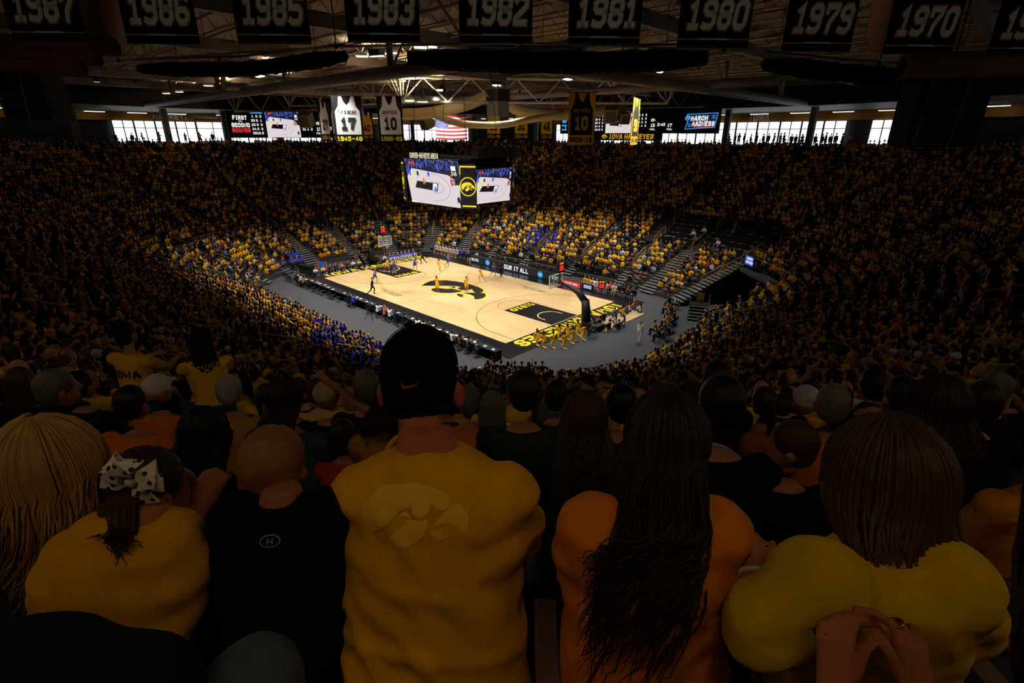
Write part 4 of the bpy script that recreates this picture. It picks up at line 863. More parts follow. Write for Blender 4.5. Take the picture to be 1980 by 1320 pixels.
sb_screen(0.1, -3.0, -PI / 2, 7.9, 8.95, 13.05, 0.65, 3); sb_screen(5.5, 0.3, 0, 5.1, 9.4, 12.35, 0.4, 3); sb_screen(0.1, 3.2, PI / 2, 7.9, 8.95, 13.05, 0.65, 3); sb_screen(-5.3, 0.3, PI, 5.1, 9.4, 12.35, 0.4, 3)
for sx_, sy_ in ((1, -1), (-1, -1), (1, 1), (-1, 1)):
    a = V3(sx_ * 4.12, sy_ * 3.0, 0); b_ = V3(sx_ * 5.45, sy_ * 2.3, 0)
    if sx_ * sy_ > 0: a, b_ = b_, a
    ux = (b_ - a) / np.linalg.norm(b_ - a); wd = np.linalg.norm(b_ - a); c = (a + b_) / 2 + V3(0, 0, 0.15); nn = np.cross(ux, UP)
    p = MB().box(c, (wd, 0.2, 3.9), math.atan2(ux[1], ux[0])).build('corner_panel', M_DARK, sb); f_ = lambda e: (c + nn * (0.11 + e), ux, UP)
    b = MB()
    for k in range(28):
        a0, a1 = [2 * PI * (k + e) / 28 for e in (0, 1)]; b.poly([(.78 * math.cos(a0), .78 * math.sin(a0) * 1.05), (.78 * math.cos(a1), .78 * math.sin(a1) * 1.05), (.70 * math.cos(a1), .70 * math.sin(a1) * 1.05), (.70 * math.cos(a0), .70 * math.sin(a0) * 1.05)][::-1], f_(0.0))
    b.build('gold_ring', E_YEL, p); b = MB(); quad2(b, -wd / 2, 1.62, wd / 2, 1.75, f_(0)); quad2(b, -wd / 2, 1.0, -wd / 2 + .07, 1.7, f_(0)); b.build('gold_bracket', E_YEL, p); b = MB(); quad2(b, -wd / 2 + .2, -1.75, wd / 2, -1.62, f_(0)); b.build('gold_bar', E_YEL, p)
    b = MB(); emblem_mb(b, 1.25, f_(0.02)); b.build('emblem', E_YEL, p)
b = MB(); text_mb(b, 'CARVER-HAWKEYE ARENA', 0.5, (V3(-1.0, -3.0, 2.6), V3(1, 0, 0), UP), t=1.7, fit=4.3); b.build('lettering', E_CREAM, sb)
MB().box((-1.0, -2.93, 2.6), (4.5, 0.06, 0.6)).build('name_board', M_DARK, sb)
spk = MB().box((0, 0, 0.45), (0.9, 0.9, 0.9)).mesh('speaker_box', mat('dark_speaker', '#202124', rough=0.8))
for x in range(5): link('speaker_box', spk, sb, loc=(5.0, -1.6 + x * 1.05, 2.5))
for x, y in ((-4, -2), (4, -2), (-4, 2), (4, 2)): MB().tube([(x, y, 2.4), (x * .8, y * .8, DECK - SB[2] - .5)], 0.03, 4).build('cable', M_BLACKM, sb)
# far score boards on the concourse edge
def ring_at(px, d, z, lo, hi):
    f = lambda t: project((*ring_pt(t, d)[0], z))[0] - px
    a, b = lo, hi; fa_ = f(a)
    for _ in range(50):
        m = (a + b) / 2
        if (f(m) > 0) == (fa_ > 0): a = m
        else: b = m
    return ring_pt((a + b) / 2, d)[0]
def wall_board(name, pxa, pxb, yt, yb, d, lo, hi, label, cat='scoreboard'):
    a, b = ring_at(pxa, d, 16, lo, hi), ring_at(pxb, d, 16, lo, hi); dep = project((*((a + b) / 2), 16))[2]; ux = V3(*(b - a), 0); wd = np.linalg.norm(ux); ux /= wd
    mid = (pxa + pxb) / 2; c0 = at_depth(mid, (yt + yb) / 2, dep); z = c0[2]; h = (yb - yt) / FPX * dep * 1.03; c = V3(*((a + b) / 2), z)
    o = empty(name, c, label=label, cat=cat); MB().box((0, 0, 0), (wd, 0.4, h), math.atan2(ux[1], ux[0])).build('cabinet', M_DARK, o); nn = np.cross(ux, UP)
    for s in (-1, 1): MB().tube([ux * s * wd * .4 + UP * h / 2, ux * s * wd * .4 + UP * (DECK - z - .3)], 0.08, 4).build('hanger', M_BLACKM, o)
    return o, (nn * 0.22, ux, UP), wd, h
def txt(parent, fr, s, u, v, hh, fit, m, name='lettering', **kw):
    o, ux, uy = fr; b = MB(); text_mb(b, s, hh, (o + ux * u + uy * v, ux, uy), fit=fit, **kw); return b.build(name, m, parent)
def columns(o, fr, x0, x1, h, rows, m=E_WHITE):
    for r_, row in enumerate(rows):
        for q, s in enumerate(row): txt(o, fr, s, x0 + (x1 - x0) * (q + .5) / len(row), h * (0.30 - 0.155 * r_), h * .09, None, m, t=1.6)
def sub_video(o, fr, u, wd, h, seed): f = (fr[0] + fr[1] * u, fr[1], fr[2]); p = MB().box(f[0] - np.cross(f[1], f[2]) * 0.05, (wd, 0.1, h), math.atan2(f[1][1], f[1][0])).build('screen', M_BLACKM, o); video(p, (f[0] + np.cross(f[1], f[2]) * 0.05, f[1], f[2]), wd, h, seed)
def score_face(o, fr, wd, h, flip):
    txt(o, fr, 'FIRST', -wd * .40, h * .24, h * .16, wd * .11, E_WHITE, t=1.9); txt(o, fr, 'AND', -wd * .40, h * .11, h * .05, None, E_WHITE); txt(o, fr, 'SECOND', -wd * .40, -h * .03, h * .16, wd * .14, E_WHITE, t=1.9); txt(o, fr, 'ROUNDS', -wd * .40, -h * .22, h * .16, wd * .14, E_RED, t=1.9)
    columns(o, fr, -wd * .315, -wd * .22, h, [('1', '0', '0'), ('20', '0', '1'), ('22', '5', '0'), ('24', '0', '0'), ('25', '10', '0')])
    b = MB(); quad2(b, -wd * .315, h * .40, -wd * .22, h * .47, fr); b.build('header_bar', E_LBLUE, o)
    sub_video(o, fr, -wd * .06, wd * .28, h * .96, 5)
    columns(o, fr, wd * .10, wd * .20, h, [('13', '0', '0'), ('21', '0', '0'), ('30', '3', '0'), ('31', '4', '0')])
    txt(o, fr, '15', wd * .25, -h * .15, h * .14, None, E_WHITE, t=1.6); txt(o, fr, '2:49', wd * .325, -h * .12, h * .13, None, E_WHITE, t=1.5); txt(o, fr, '17', wd * .40, -h * .15, h * .14, None, E_WHITE, t=1.6)
    txt(o, fr, 'FOUL', wd * .25, -h * .32, h * .08, None, E_WHITE); txt(o, fr, 'FOUL', wd * .40, -h * .32, h * .08, None, E_WHITE); b = MB(); emblem_mb(b, h * .22, (fr[0] + fr[1] * wd * .25 + UP * h * .07, fr[1], fr[2])); b.build('emblem', E_CREAM, o)
o, fr, wd, h = wall_board('score_board', 441, 668, 219, 264, D0 - 1.5, 3.0, 6.0, 'wide dark score board reading FIRST AND SECOND ROUNDS left of the flag'); score_face(o, fr, wd, h, 0)
o, fr, wd, h = wall_board('score_board', 1118, 1318, 217, 256, D0 - 1.5, 1.2, 3.4, 'wide dark score board with live picture right of the big 10 banner'); score_face(o, fr, wd, h, 1)
def madness(o, fr, u, wd, h):
    f = lambda e: (fr[0] + fr[1] * u + np.cross(fr[1], fr[2]) * e, fr[1], fr[2]); b = MB(); b.poly([(-wd * .42, -h * .33), (wd * .40, -h * .26), (wd * .45, h * .33), (-wd * .38, h * .30), (-wd * .44, h * .1), (-wd * .36, h * .0)], f(0)); b.build('sign_outline', E_LBLUE, o)
    b = MB(); b.poly([(-wd * .40, -h * .30), (wd * .38, -h * .23), (wd * .43, h * .30), (-wd * .36, h * .27), (-wd * .40, h * .1), (-wd * .33, h * .0)], f(0.02)); b.build('sign_field', E_DBLUE, o)
    txt(o, f(0.04), 'MARCH', wd * -.04, h * .12, h * .2, wd * .46, E_WHITE, t=1.9, shear=.12); txt(o, f(0.04), 'MADNESS', wd * .08, -h * .10, h * .2, wd * .60, E_WHITE, t=1.9, shear=.12)
    b = MB(); quad2(b, -wd * .16, -h * .25, wd * .34, -h * .22, f(.04)); b.build('sign_stripe', E_RED, o); b = MB(); b.poly([(-wd * .33 + wd * .055 * math.cos(a * PI / 8), h * .15 + wd * .055 * math.sin(a * PI / 8)) for a in range(16)], f(.05))
    for x, y in ((.30, .2), (.30, .12), (-.33, -.12), (-.33, -.2)): quad2(b, wd * x, h * y - h * .015, wd * (x + .09), h * y + h * .015, f(.05)); quad2(b, wd * (x + .04), h * y - h * .03, wd * (x + .05), h * y + h * .03, f(.05))
    b.build('sign_bracket', E_LBLUE, o)
o, fr, wd, h = wall_board('sign_screen', 1319, 1390, 213, 256, D0 - 1.5, 1.2, 3.4, 'dark screen with slanted white words and blue brackets at the right end', 'screen'); madness(o, fr, 0, wd, h)
o, fr, wd, h = wall_board('sign_screen', 1084, 1100, 228, 257, D0 - 0.8, 1.2, 3.4, 'narrow strip of blue bracket screen left of the gold 10 banner', 'screen'); madness(o, fr, 0, wd * 2, h) if False else None
b = MB(); quad2(b, -wd * .3, -h * .3, wd * .3, -h * .22, fr); quad2(b, -wd * .3, -h * .05, wd * .3, h * .03, fr); quad2(b, wd * .1, -h * .3, wd * .2, h * .03, fr); b.build('sign_bracket', E_LBLUE, o); b = MB(); b.poly([(wd * .3 * math.cos(a * PI / 8), h * .3 + wd * .3 * math.sin(a * PI / 8)) for a in range(16)], fr); b.build('sign_ball', E_LBLUE, o)
o, fr, wd, h = wall_board('name_sign', 1152, 1281, 257, 271, D0 - 1.2, 1.2, 3.4, 'long black fascia sign with gold lettering under the right score board', 'sign'); M_GSIGN = em('gold_sign_letters', '#e0a818', 0.75)
txt(o, fr, 'IOWA HAWKEYES', wd * .06, 0, h * .62, wd * .66, M_GSIGN, t=1.5, shear=.2); b = MB(); emblem_mb(b, wd * .09, (fr[0] - fr[1] * wd * .34, fr[1], fr[2])); b.build('emblem', M_GSIGN, o)
# gold word on the left and right headers, blue sponsor sign
for s, px, lo, hi, hh, lab in (('IOWA', 1468, 1.0, 3.0, 1.0, 'short pale block lettering on the ochre header at the right'), ('HAWKEYES', 336, 3.5, 6.0, .7, 'long pale block lettering on the ochre header at the left')):
    p = ring_at(px, D0 + CW - .3, 17.7, lo, hi); p2 = ring_at(px + 4, D0 + CW - .3, 17.7, lo, hi); ux = V3(*(p2 - p), 0); ux /= np.linalg.norm(ux); o = empty('header_lettering', (*p, 17.75), label=lab, cat='lettering'); b = MB(); text_mb(b, s, hh, (V3(0, 0, 0), ux, UP), t=1.5, fit=len(s) * .72); b.build('letters', M_WHITE, o)
# ------------------------------------------------------------------ rolled black drapes on pipes
def drape(pts, sag, r, label, seed):
    rr = random.Random(seed); P = [at_z(x, y, 18.3) for x, y in pts]; o0 = P[0].copy(); n = 44; path = []; rad = []
    ln = [0] + list(np.cumsum([np.linalg.norm(P[i + 1] - P[i]) for i in range(len(P) - 1)]))
    for k in range(n + 1):
        f = k / n * ln[-1]; i = max(j for j in range(len(P) - 1) if ln[j] <= f + 1e-9); q = P[i] + (P[i + 1] - P[i]) * ((f - ln[i]) / (ln[i + 1] - ln[i]))
        path.append(q - o0 - UP * sag * math.sin(PI * k / n)); e = min(k, n - k) / n; rad.append(r * (0.55 + 0.45 * min(1, e * 7)) * (1 + 0.10 * rr.uniform(-1, 1)))
    o = empty('rolled_drape', o0, label=label, cat='drape', group='rolled black drapes under the roof')
    v, f = tube_geo(path, rad, 20); v = [p + UP * 0.05 * math.sin(i % 20 * 1.9) for i, p in enumerate(v)]; MB().add(v, f).build('cloth_roll', mat('black_drape', '#08080a', rough=0.95, bump=0.8, bscale=6, spec=0.1), o, smooth=True)
    MB().tube([p + UP * (r + 0.12 + sag * math.sin(PI * k / n)) for k, p in enumerate(path)], 0.05, 6).build('pipe', mat('grey_pipe', '#4c4a4a', rough=0.5, metal=0.4), o)
    for k in range(2, n, 6): MB().tube([path[k] + UP * (r + .1), path[k] + UP * (DECK - 18.3 - .5)], 0.014, 4).build('cable', M_BLACKM, o)
    for k in range(3, n, 5): MB().tube([path[k] + V3(math.cos(a * PI / 6) * ux[0] * 0, 0, 0) + UP * (r + .05) * math.cos(a * PI / 6) + np.cross((path[k + 1] - path[k]) / np.linalg.norm(path[k + 1] - path[k]), UP) * (r + .05) * math.sin(a * PI / 6) for a in range(12)], 0.02, 4, close=True).build('strap', M_BLACKM, o)
drape([(268, 133), (470, 128), (668, 108)], 0.12, 0.31, 'rolled black drape left of the central one', 1)
drape([(788, 112), (1080, 117), (1368, 112)], 0.10, 0.42, 'long rolled black drape across the top centre', 2)
drape([(1478, 124), (1700, 142), (1900, 152)], 0.10, 0.40, 'rolled black drape at the upper right', 3)
# pipe line for the banners
pl = [at_z(x, y, 18.55) for x, y in ((-20, 172), (230, 117), (650, 90), (1000, 83), (1400, 96), (1700, 122), (2010, 148))]
o = empty('rigging_pipe', pl[0], label='thin dark rigging pipe running above the rolled drapes', cat='pipe'); MB().tube([p - pl[0] for p in pl], 0.045, 6).build('pipe', M_JOIST, o)
for p in pl[1:-1]: MB().tube([p - pl[0], p - pl[0] + UP * (DECK - 18.8)], 0.03, 4).build('clamp_rod', M_BLACKM, o); MB().ell(p - pl[0], (0.12, 0.12, 0.1), 8, 6).build('clamp', M_BLACKM, o)
# ------------------------------------------------------------------ main roof tubes
M_RT = mat('roof_main_tube', '#8b7f78', rough=0.55, var=0.1, scale=1.0)
def roof_tube(a, b, r, label):
    o = empty('roof_girder', a, label=label, cat='girder'); a, b = V3(*a), V3(*b); MB().tube([V3(0, 0, 0), b - a], r, 16).build('tube', M_RT, o, smooth=True)
    L = np.linalg.norm(b - a); n = int(L / 13)
    for k in range(n + 1):
        p = (b - a) * k / n; MB().tube([p, p + UP * (DECK - a[2] - .3)], 0.22, 8).build('post', M_RT, o, smooth=True); MB().tube([p + UP * .1, p + (b - a) / L * 2.6 + UP * (DECK - a[2] - .4)], 0.09, 6).build('strut', M_RT, o)
    return o
roof_tube((-53, -12.4, 19.0), (24, -12.4, 19.0), 0.42, 'long mauve grey roof tube running away to the left')
roof_tube((18.2, 49, 19.0), (18.2, -14, 19.0), 0.42, 'long mauve grey roof tube running away to the right')
roof_tube((-53, 14, 19.4), (24, 14, 19.4), 0.36, 'beige roof tube crossing behind the truss over the court')
roof_tube((-16, 50, 19.4), (-16, -14, 19.4), 0.36, 'beige roof tube beyond the central score board')
def truss(a, b, h, n, r, mt, label, group=None):
    a, b = V3(*a), V3(*b); o = empty('roof_truss', a, label=label, cat='truss', group=group); d = b - a; MB().tube([V3(0, 0, 0), d], r, 8).build('bottom_chord', mt, o); MB().tube([UP * h - d * .03, UP * h + d * 1.03], r * 1.25, 8).build('top_chord', mt, o)
    for k in range(n):
        p, q, m = d * k / n, d * (k + 1) / n, d * (k + .5) / n + UP * h; MB().tube([p, m], r * .6, 6).build('web_member', mt, o); MB().tube([m, q], r * .6, 6).build('web_member', mt, o)
    for e in (0, 1):
        for s in (-1, 1): MB().tube([d * e, d * e + np.cross(d, UP) / np.linalg.norm(d) * s * 1.6 + UP * h], r * .7, 6).build('brace', mt, o); MB().tube([d * e, d * (e + (0.04 if e else -.04)) + np.cross(d, UP) / np.linalg.norm(d) * s * .8 + UP * h * 1.2], r * .6, 6).build('brace', mt, o)
    return o
M_TRW = mat('pale_truss_paint', '#cfc6b4', rough=0.55); M_TRB = mat('beige_truss_paint', '#9c8b68', rough=0.6)
A, B = at_depth(775, 197, 54), at_depth(1290, 200, 58); truss(A, B, 2.3, 6, 0.13, M_TRW, 'white steel truss over the court with V-shaped webs')
A, B = at_depth(455, 216, 74), at_depth(662, 212, 70); truss(A, B, 2.4, 4, 0.13, M_TRB, 'beige steel truss above the left score board')
A, B = at_depth(1150, 212, 62), at_depth(1400, 205, 76); truss(A, B, 2.2, 5, 0.09, M_TRB, 'beige steel truss above the right score board')
A, B = at_depth(560, 205, 60), at_depth(780, 200, 56); truss(A, B, 2.2, 4, 0.09, M_TRB, 'beige steel truss behind the white jersey banners')
# beige fabric swags
M_SWAG = mat('beige_swag_cloth', '#b79f72', rough=0.9, var=0.1, bump=0.6, bscale=4)
def swag(pts, dep, r, label, n=26):
    P = [at_depth(x, y, dep) for x, y in pts]; o0 = P[0]; Q = []
    for k in range(n + 1):
        f = k / n * (len(P) - 1); i = min(int(f), len(P) - 2); u = f - i; p0, p1, p2, p3 = P[max(i - 1, 0)], P[i], P[i + 1], P[min(i + 2, len(P) - 1)]
        Q.append(0.5 * ((2 * p1) + (-p0 + p2) * u + (2 * p0 - 5 * p1 + 4 * p2 - p3) * u * u + (-p0 + 3 * p1 - 3 * p2 + p3) * u ** 3) - o0)
    o = empty('fabric_swag', o0, label=label, cat='drape', group='beige fabric swags'); v, f = tube_geo(Q, [(r * (0.75 + .25 * math.sin(PI * k / n)), r * .8) for k in range(n + 1)], 16)
    MB().add([p * (1 + 0) + UP * 0.07 * math.sin(i % 16 * 2.4) for i, p in enumerate(v)], f).build('cloth', M_SWAG, o, smooth=True); MB().tube([Q[0], UP * (DECK - o0[2] - .5) + Q[0]], 0.03, 4).build('cable', M_BLACKM, o); MB().tube([Q[-1], UP * (DECK - o0[2] - .5 - Q[-1][2] * 0) + Q[-1] * V3(1, 1, 0)], 0.03, 4).build('cable', M_BLACKM, o)
swag([(972, 165), (912, 199), (836, 217), (780, 221)], 60, 0.75, 'beige fabric swag falling left from the roof centre'); swag([(972, 190), (1000, 212), (1064, 221), (1130, 219), (1210, 205)], 61, 0.75, 'beige fabric swag falling right from the roof centre'); swag([(839, 219), (870, 234), (912, 241), (973, 241), (1018, 232), (1090, 222)], 58, 0.42, 'thin beige swag hanging lowest in an arc over the flag')
o = empty('hoist_box', at_depth(963, 226, 56), label='grey hoist box hung below the roof centre', cat='box'); MB().box((0, 0, 0.75), (1.7, 1.7, 1.5)).build('lower_case', mat('grey_case', '#8a8986', rough=0.5), o); MB().box((0, 0, 2.1), (1.8, 1.8, 1.2)).build('upper_case', mat('dark_case', '#33302d', rough=0.6), o); MB().tube([(0, 0, 2.6), (0, 0, 5)], 0.08, 5).build('hanger', M_BLACKM, o)
spk2 = [(1182, 222, 60, 1.5, .5), (1207, 228, 60, 1.1, .9), (1195, 195, 62, 1.3, .2), (688, 224, 55, 1.3, .6), (592, 232, 70, 1.6, .7), (825, 238, 75, 1.5, 0), (1085, 205, 64, 1.6, .1)]
for k, (x, y, dp, s, a) in enumerate(spk2):
    o = empty('hung_speaker', at_depth(x, y, dp), rz=a, label='beige cube loudspeaker hung ' + ['in front of the right score board', 'lower beside the narrow gold banner', 'above the right score board', 'behind banner 17', 'before the left score board', 'left of the flag', 'just above the gold 10 banner'][k], cat='loudspeaker', group='hung cube loudspeakers')
    MB().box((0, 0, 0), (s, s, s), rot=rotx(0.35)).build('case', M_BEIGE, o); MB().box(rotx(.35) @ V3(0, -s / 2 - .01, 0), (s * .8, .04, s * .8), rot=rotx(.35)).build('grille', mat('grille', '#5d523f', rough=.9), o); MB().tube([(0, 0, s * .4), (0, 0, DECK - o.location[2] - .4)], 0.03, 4).build('cable', M_BLACKM, o)
# lit ceiling lamp boxes
lamps = [(792, 194, 54, .95), (817, 197, 54, 1.05), (700, 109, 40, .9), (722, 105, 40, .9), (748, 104, 40, .9), (765, 103, 40, .7), (815, 92, 38, 1.1), (832, 91, 38, 1.0), (852, 83, 38, .9), (432, 161, 58, 1.2), (403, 166, 60, .9), (535, 142, 50, 1.1), (553, 140, 50, .9), (322, 181, 70, .8), (347, 178, 70, .8)]
for k, (x, y, dp, s) in enumerate(lamps):
    o = empty('lamp_box', at_depth(x, y, dp), label=['lit white lamp box left end of the white truss', 'second lit lamp box on the white truss', 'leftmost of four lamp boxes above the left drape gap', 'second of four lamp boxes above the left drape gap', 'third of four lamp boxes above the left drape gap', 'rightmost of four lamp boxes above the left drape gap', 'lamp box under banner 1983, left of three', 'lamp box under banner 1983, middle of three', 'lamp box under banner 1983, right of three', 'wide lamp box on the dim ceiling under the left drape', 'small lamp box beside the wide one under the left drape', 'lamp box under the right part of the left drape', 'smaller lamp box under the right part of the left drape', 'tiny lamp box above the left duct ends', 'tiny lamp box right of another above the duct ends'][k], cat='lamp', group='lit lamp boxes under the roof')
    a = 0.86; MB().box((0, 0, .12), (s, s * .8, .2), a).build('housing', M_WHITE, o); MB().box((0, 0, 0), (s * .95, s * .75, .04), a).build('lens', em('lamp_lens', '#fff6e4', 2.2 if k > 1 else 2.8), o); MB().tube([(0, 0, .2), (0, 0, max(.5, DECK - o.location[2] - .2))], .03, 4).build('hanger', M_BLACKM, o)
    if k in (0, 2, 5, 7, 9, 11, 14): L_ = bpy.data.lights.new('added_roof_uplight', 'SPOT'); L_.spot_size = 2.7; L_.spot_blend = .5; L_.energy = ROOF_W * (1.6 if k == 0 else 1); L_.color = (1, .84, .6); L_.shadow_soft_size = .4; lo = bpy.data.objects.new('added_roof_uplight', L_); COL.objects.link(lo); lo.parent = o; lo.location = (0, .5, .35); lo.rotation_euler = (PI, 0, 0)  # upward spot added above the box, only to light the roof
# ------------------------------------------------------------------ ochre air ducts
M_DUCT = mat('ochre_duct', '#7a4f14', rough=0.7, var=0.12)
def duct(a, b, r, label, open_end=True, group='ochre air ducts'):
    o = empty('air_duct', a, label=label, cat='duct', group=group); d = b - a; L = np.linalg.norm(d); MB().tube([V3(0, 0, 0), d], r, 20, cap=False).tube([V3(0, 0, 0), d], r * .93, 20, cap=False).build('pipe', M_DUCT, o, smooth=True)
    x, y = frame_of(d); MB().tube([x * r * .97 * math.cos(k * PI / 12) + y * r * .97 * math.sin(k * PI / 12) for k in range(24)], r * .06, 6, close=True).build('rim', M_DUCT, o, smooth=True)
    MB().tube([d * .12, d * .13], r * .93, 20).build('inside_shade_disc', M_DARK, o)  # black disc stands in for the shade inside the duct
    for f in (.3, .8): MB().tube([d * f + UP * r, d * f + UP * (DECK - a[2])], .03, 4).build('hanger', M_BLACKM, o)
wh = ['leftmost', 'second', 'third', 'rightmost']
for k, (x, y) in enumerate(((273, 215), (322, 214), (375, 214), (417, 215))):
    a = at_depth(x, y, 84); duct(a, a + V3(-2.2, -4.5, 0) * .9, 1.12, 'ochre duct mouth, %s of four above the left windows' % wh[k])
for k, (x, y) in enumerate(((1428, 219), (1474, 218), (1526, 217), (1579, 216))):
    a = at_depth(x, y, 86 - k * 2); duct(a, a + V3(4.2, 1.6, 0) * .9, 1.12 + .06 * k, 'ochre duct mouth, %s of four above the right windows' % wh[k])
for k, (x, y) in enumerate(((226, 92), (191, 112), (162, 131))):
    a = at_depth(x, y, 20); duct(a, at_depth(-140, y - 16, 19), .30, 'ochre duct of the upper left bundle, %s of three' % ['top', 'middle', 'bottom'][k])
duct(at_depth(1720, 60, 22), at_depth(1760, -60, 17), .85, 'broad ochre duct behind banner 1970'); duct(at_depth(1745, 128, 23), at_depth(2080, 118, 22), .52, 'ochre duct running off the upper right edge'); duct(at_depth(206, 70, 21), at_depth(190, -60, 18), .85, 'broad ochre duct between banners 1987 and 1986')
# dark towers with ladders
def tower(px0, px1, yt, yb, dep, label):
    a, b = at_depth(px0, yb, dep), at_depth(px1, yb, dep); b[2] = a[2]; ux = (b - a) / np.linalg.norm(b - a); wd = np.linalg.norm(b - a); h = (yb - yt) / FPX * dep; c = (a + b) / 2; bk = -np.cross(ux, UP)
    o = empty('speaker_tower', c, label=label, cat='loudspeaker', group='dark towers with ladders'); MB().box(UP * h / 2 + bk * .8, (wd, 1.4, h), math.atan2(ux[1], ux[0])).build('case', M_DARK, o); MB().box(UP * h / 2 + bk * .8 + ux * wd * .3, (wd * .3, 1.5, h * .96), math.atan2(ux[1], ux[0])).build('grille', mat('blue_black_grille', '#0e1016', rough=.8), o)
    M_ST = mat('grey_ladder', '#55575c', rough=.5, metal=.3); fr = -bk * .02
    for f in (-.42, .08): MB().tube([ux * wd * f + fr, ux * wd * (f + .06) + UP * h + fr], .045, 6).build('ladder_rail', M_ST, o)
    for g in (.04, .3, .55): MB().tube([ux * wd * (-.42 + .06 * g) + UP * h * g + fr, ux * wd * (.08 + .06 * g) + UP * h * g + fr], .035, 6).build('ladder_rung', M_ST, o)
    for s in (-.45, .45): MB().tube([ux * wd * s + UP * h + bk * .8, ux * wd * s + UP * (DECK - c[2] - .3) + bk * .8], .03, 4).build('cable', M_BLACKM, o)
tower(1752, 1888, 168, 284, 26, 'dark loudspeaker tower with a grey ladder at the upper right'); tower(8, 98, 148, 232, 25, 'dark loudspeaker tower with a grey ladder at the left edge')
# ------------------------------------------------------------------ figures on and around the court: each one continuous mesh
FC = {'skin': '#c48a66', 'skin2': '#8a573a', 'gold': '#f0b60e', 'white': '#d6d6d8', 'black': '#121214', 'blue': '#3a46c8', 'navy': '#1c2440', 'grey': '#62646a', 'khaki': '#a08a60', 'coral': '#d8685a', 'ltblue': '#7fa6d8', 'green': '#4a5240', 'brown': '#6a4a30', 'dark': '#241710', 'blond': '#a5813f', 'red': '#8e3030', 'jeans': '#2f3b58'}
def fm(c): return mat('fig_' + c, FC[c], rough=0.8, var=0.12, scale=20, spec=0.2)
FIGS = {}
def figure(name, J, top, bottom, shoe='white', sleeve=0.0, leg=0.25, hair='short', haircol='dark', skin='skin', voxel=0.028, skirt=False):
    """groups of primitives -> one continuous mesh with one material per region"""
    g = [(0, head_prims(J, face=True, ear=True) + [cap_prim(J['neck'] - J['sp'] * .06, J['head'] - V3(0, 0, .06), .05, .05)]), (1, torso_prims(J, 1, 1, 0.004, low=0.0, top=0.515)), (2, torso_prims(J, 1.02, 1.02, .006, low=-0.1, top=0.06))]
    for q in 'LR':
        if sleeve > 0: g.append((1, arm_prims(J, q, 0, sleeve, 0.008)))
        g.append((0, arm_prims(J, q, max(sleeve, 0.02), 1.0)))
        if leg > 0: g.append((2, leg_prims(J, q, 0, leg, 0.022 if leg < .5 else .012)))
        if leg < 0.98: g.append((0, leg_prims(J, q, leg, 1.0)))
        g.append((3, shoe_prims(J, q)))
    h = hair_prims(J, hair)
    if h: g.append((4, h))
    me = merge_parts(g, voxel, [fm(skin), fm(top), fm(bottom), fm(shoe), fm(haircol)], 2, name); FIGS[name] = me; return me

def run_pose(ph=1, lean=0.2, arms=None, head_yaw=0.0): return pose_stand(lean=lean, lf=(0.55 * ph, -0.35 * ph), lk=(0.75 if ph > 0 else .35, 0.5 if ph > 0 else .75), h=0.90, arms=arms or ((.03, -.1, -.24, -.02, .2, .05), (.03, .12, -.22, -.04, .2, .08)), head_yaw=head_yaw)
A_DOWN = ((.04, .02, -.27, .02, .08, -.24),) * 2; A_GUARD = ((.08, .12, -.2, .05, .2, .02),) * 2; A_UP = ((.03, .02, -.27, .02, .08, -.24), (.05, .08, .24, .0, .04, .26)); A_FWD = ((.02, .2, -.16, -.06, .22, .02),) * 2; A_HIP = ((.12, -.08, -.22, -.08, .12, -.14),) * 2
def kneel_pose(lean=0.1):
    J = pose_stand(lean=lean, h=0.52, arms=((.06, .1, -.24, -.08, .2, .02),) * 2)
    J['hipL'] = J['pel'] + V3(-.1, 0, -.03); J['knL'] = V3(-.12, .0, .07); J['anL'] = V3(-.12, -.42, .09); J['hipR'] = J['pel'] + V3(.1, 0, -.03); J['knR'] = V3(.12, .42, .5); J['anR'] = V3(.12, .40, .09); return J
def floor_sit(lean=0.0):
    J = pose_sit(lean=lean, arms='knees'); 
    for k in J:
        if k not in ('sx', 'sp', 'hrot'): J[k] = J[k] - V3(0, 0, .40)
    for s, q in ((-1, 'L'), (1, 'R')): J['kn' + q] = V3(s * .16, .34, .42); J['an' + q] = V3(s * .14, .52, .07); J['wr' + q] = V3(s * .08, .36, .46)
    return J
def person(name, key, x, y, face, label, cat='person', group=None, z=0.07, k=1.0):
    o = link(name, FIGS[key], None, loc=(x, y, z), rz=math.radians(face) - PI / 2, label=label, cat=cat, group=group); o.scale = (k, k, k); return o
figure('gold_run', run_pose(1), 'gold', 'gold', haircol='dark', hair='pony', leg=.3); figure('gold_stand', pose_stand(0.08, arms=A_GUARD, lf=(.15, -.05), lk=(.2, .1), h=.93), 'gold', 'gold', haircol='black', hair='pony', skin='skin2', leg=.3); figure('gold_up', pose_stand(0.02, arms=A_UP), 'gold', 'gold', haircol='brown', hair='pony', leg=.3); figure('gold_run2', run_pose(-1), 'gold', 'gold', haircol='brown', hair='pony', leg=.3)
figure('blue_run', run_pose(1), 'blue', 'blue', haircol='brown', hair='pony', leg=.3); figure('blue_run2', run_pose(-1), 'blue', 'blue', haircol='blond', hair='pony', leg=.3); figure('blue_stand', pose_stand(.1, arms=A_GUARD, h=.93, lf=(.2, -.1), lk=(.25, .15)), 'blue', 'blue', haircol='dark', hair='pony', leg=.3); figure('blue_ball', pose_stand(.12, arms=A_FWD, h=.92, lf=(.3, -.2), lk=(.35, .3)), 'blue', 'blue', haircol='brown', hair='pony', leg=.3)
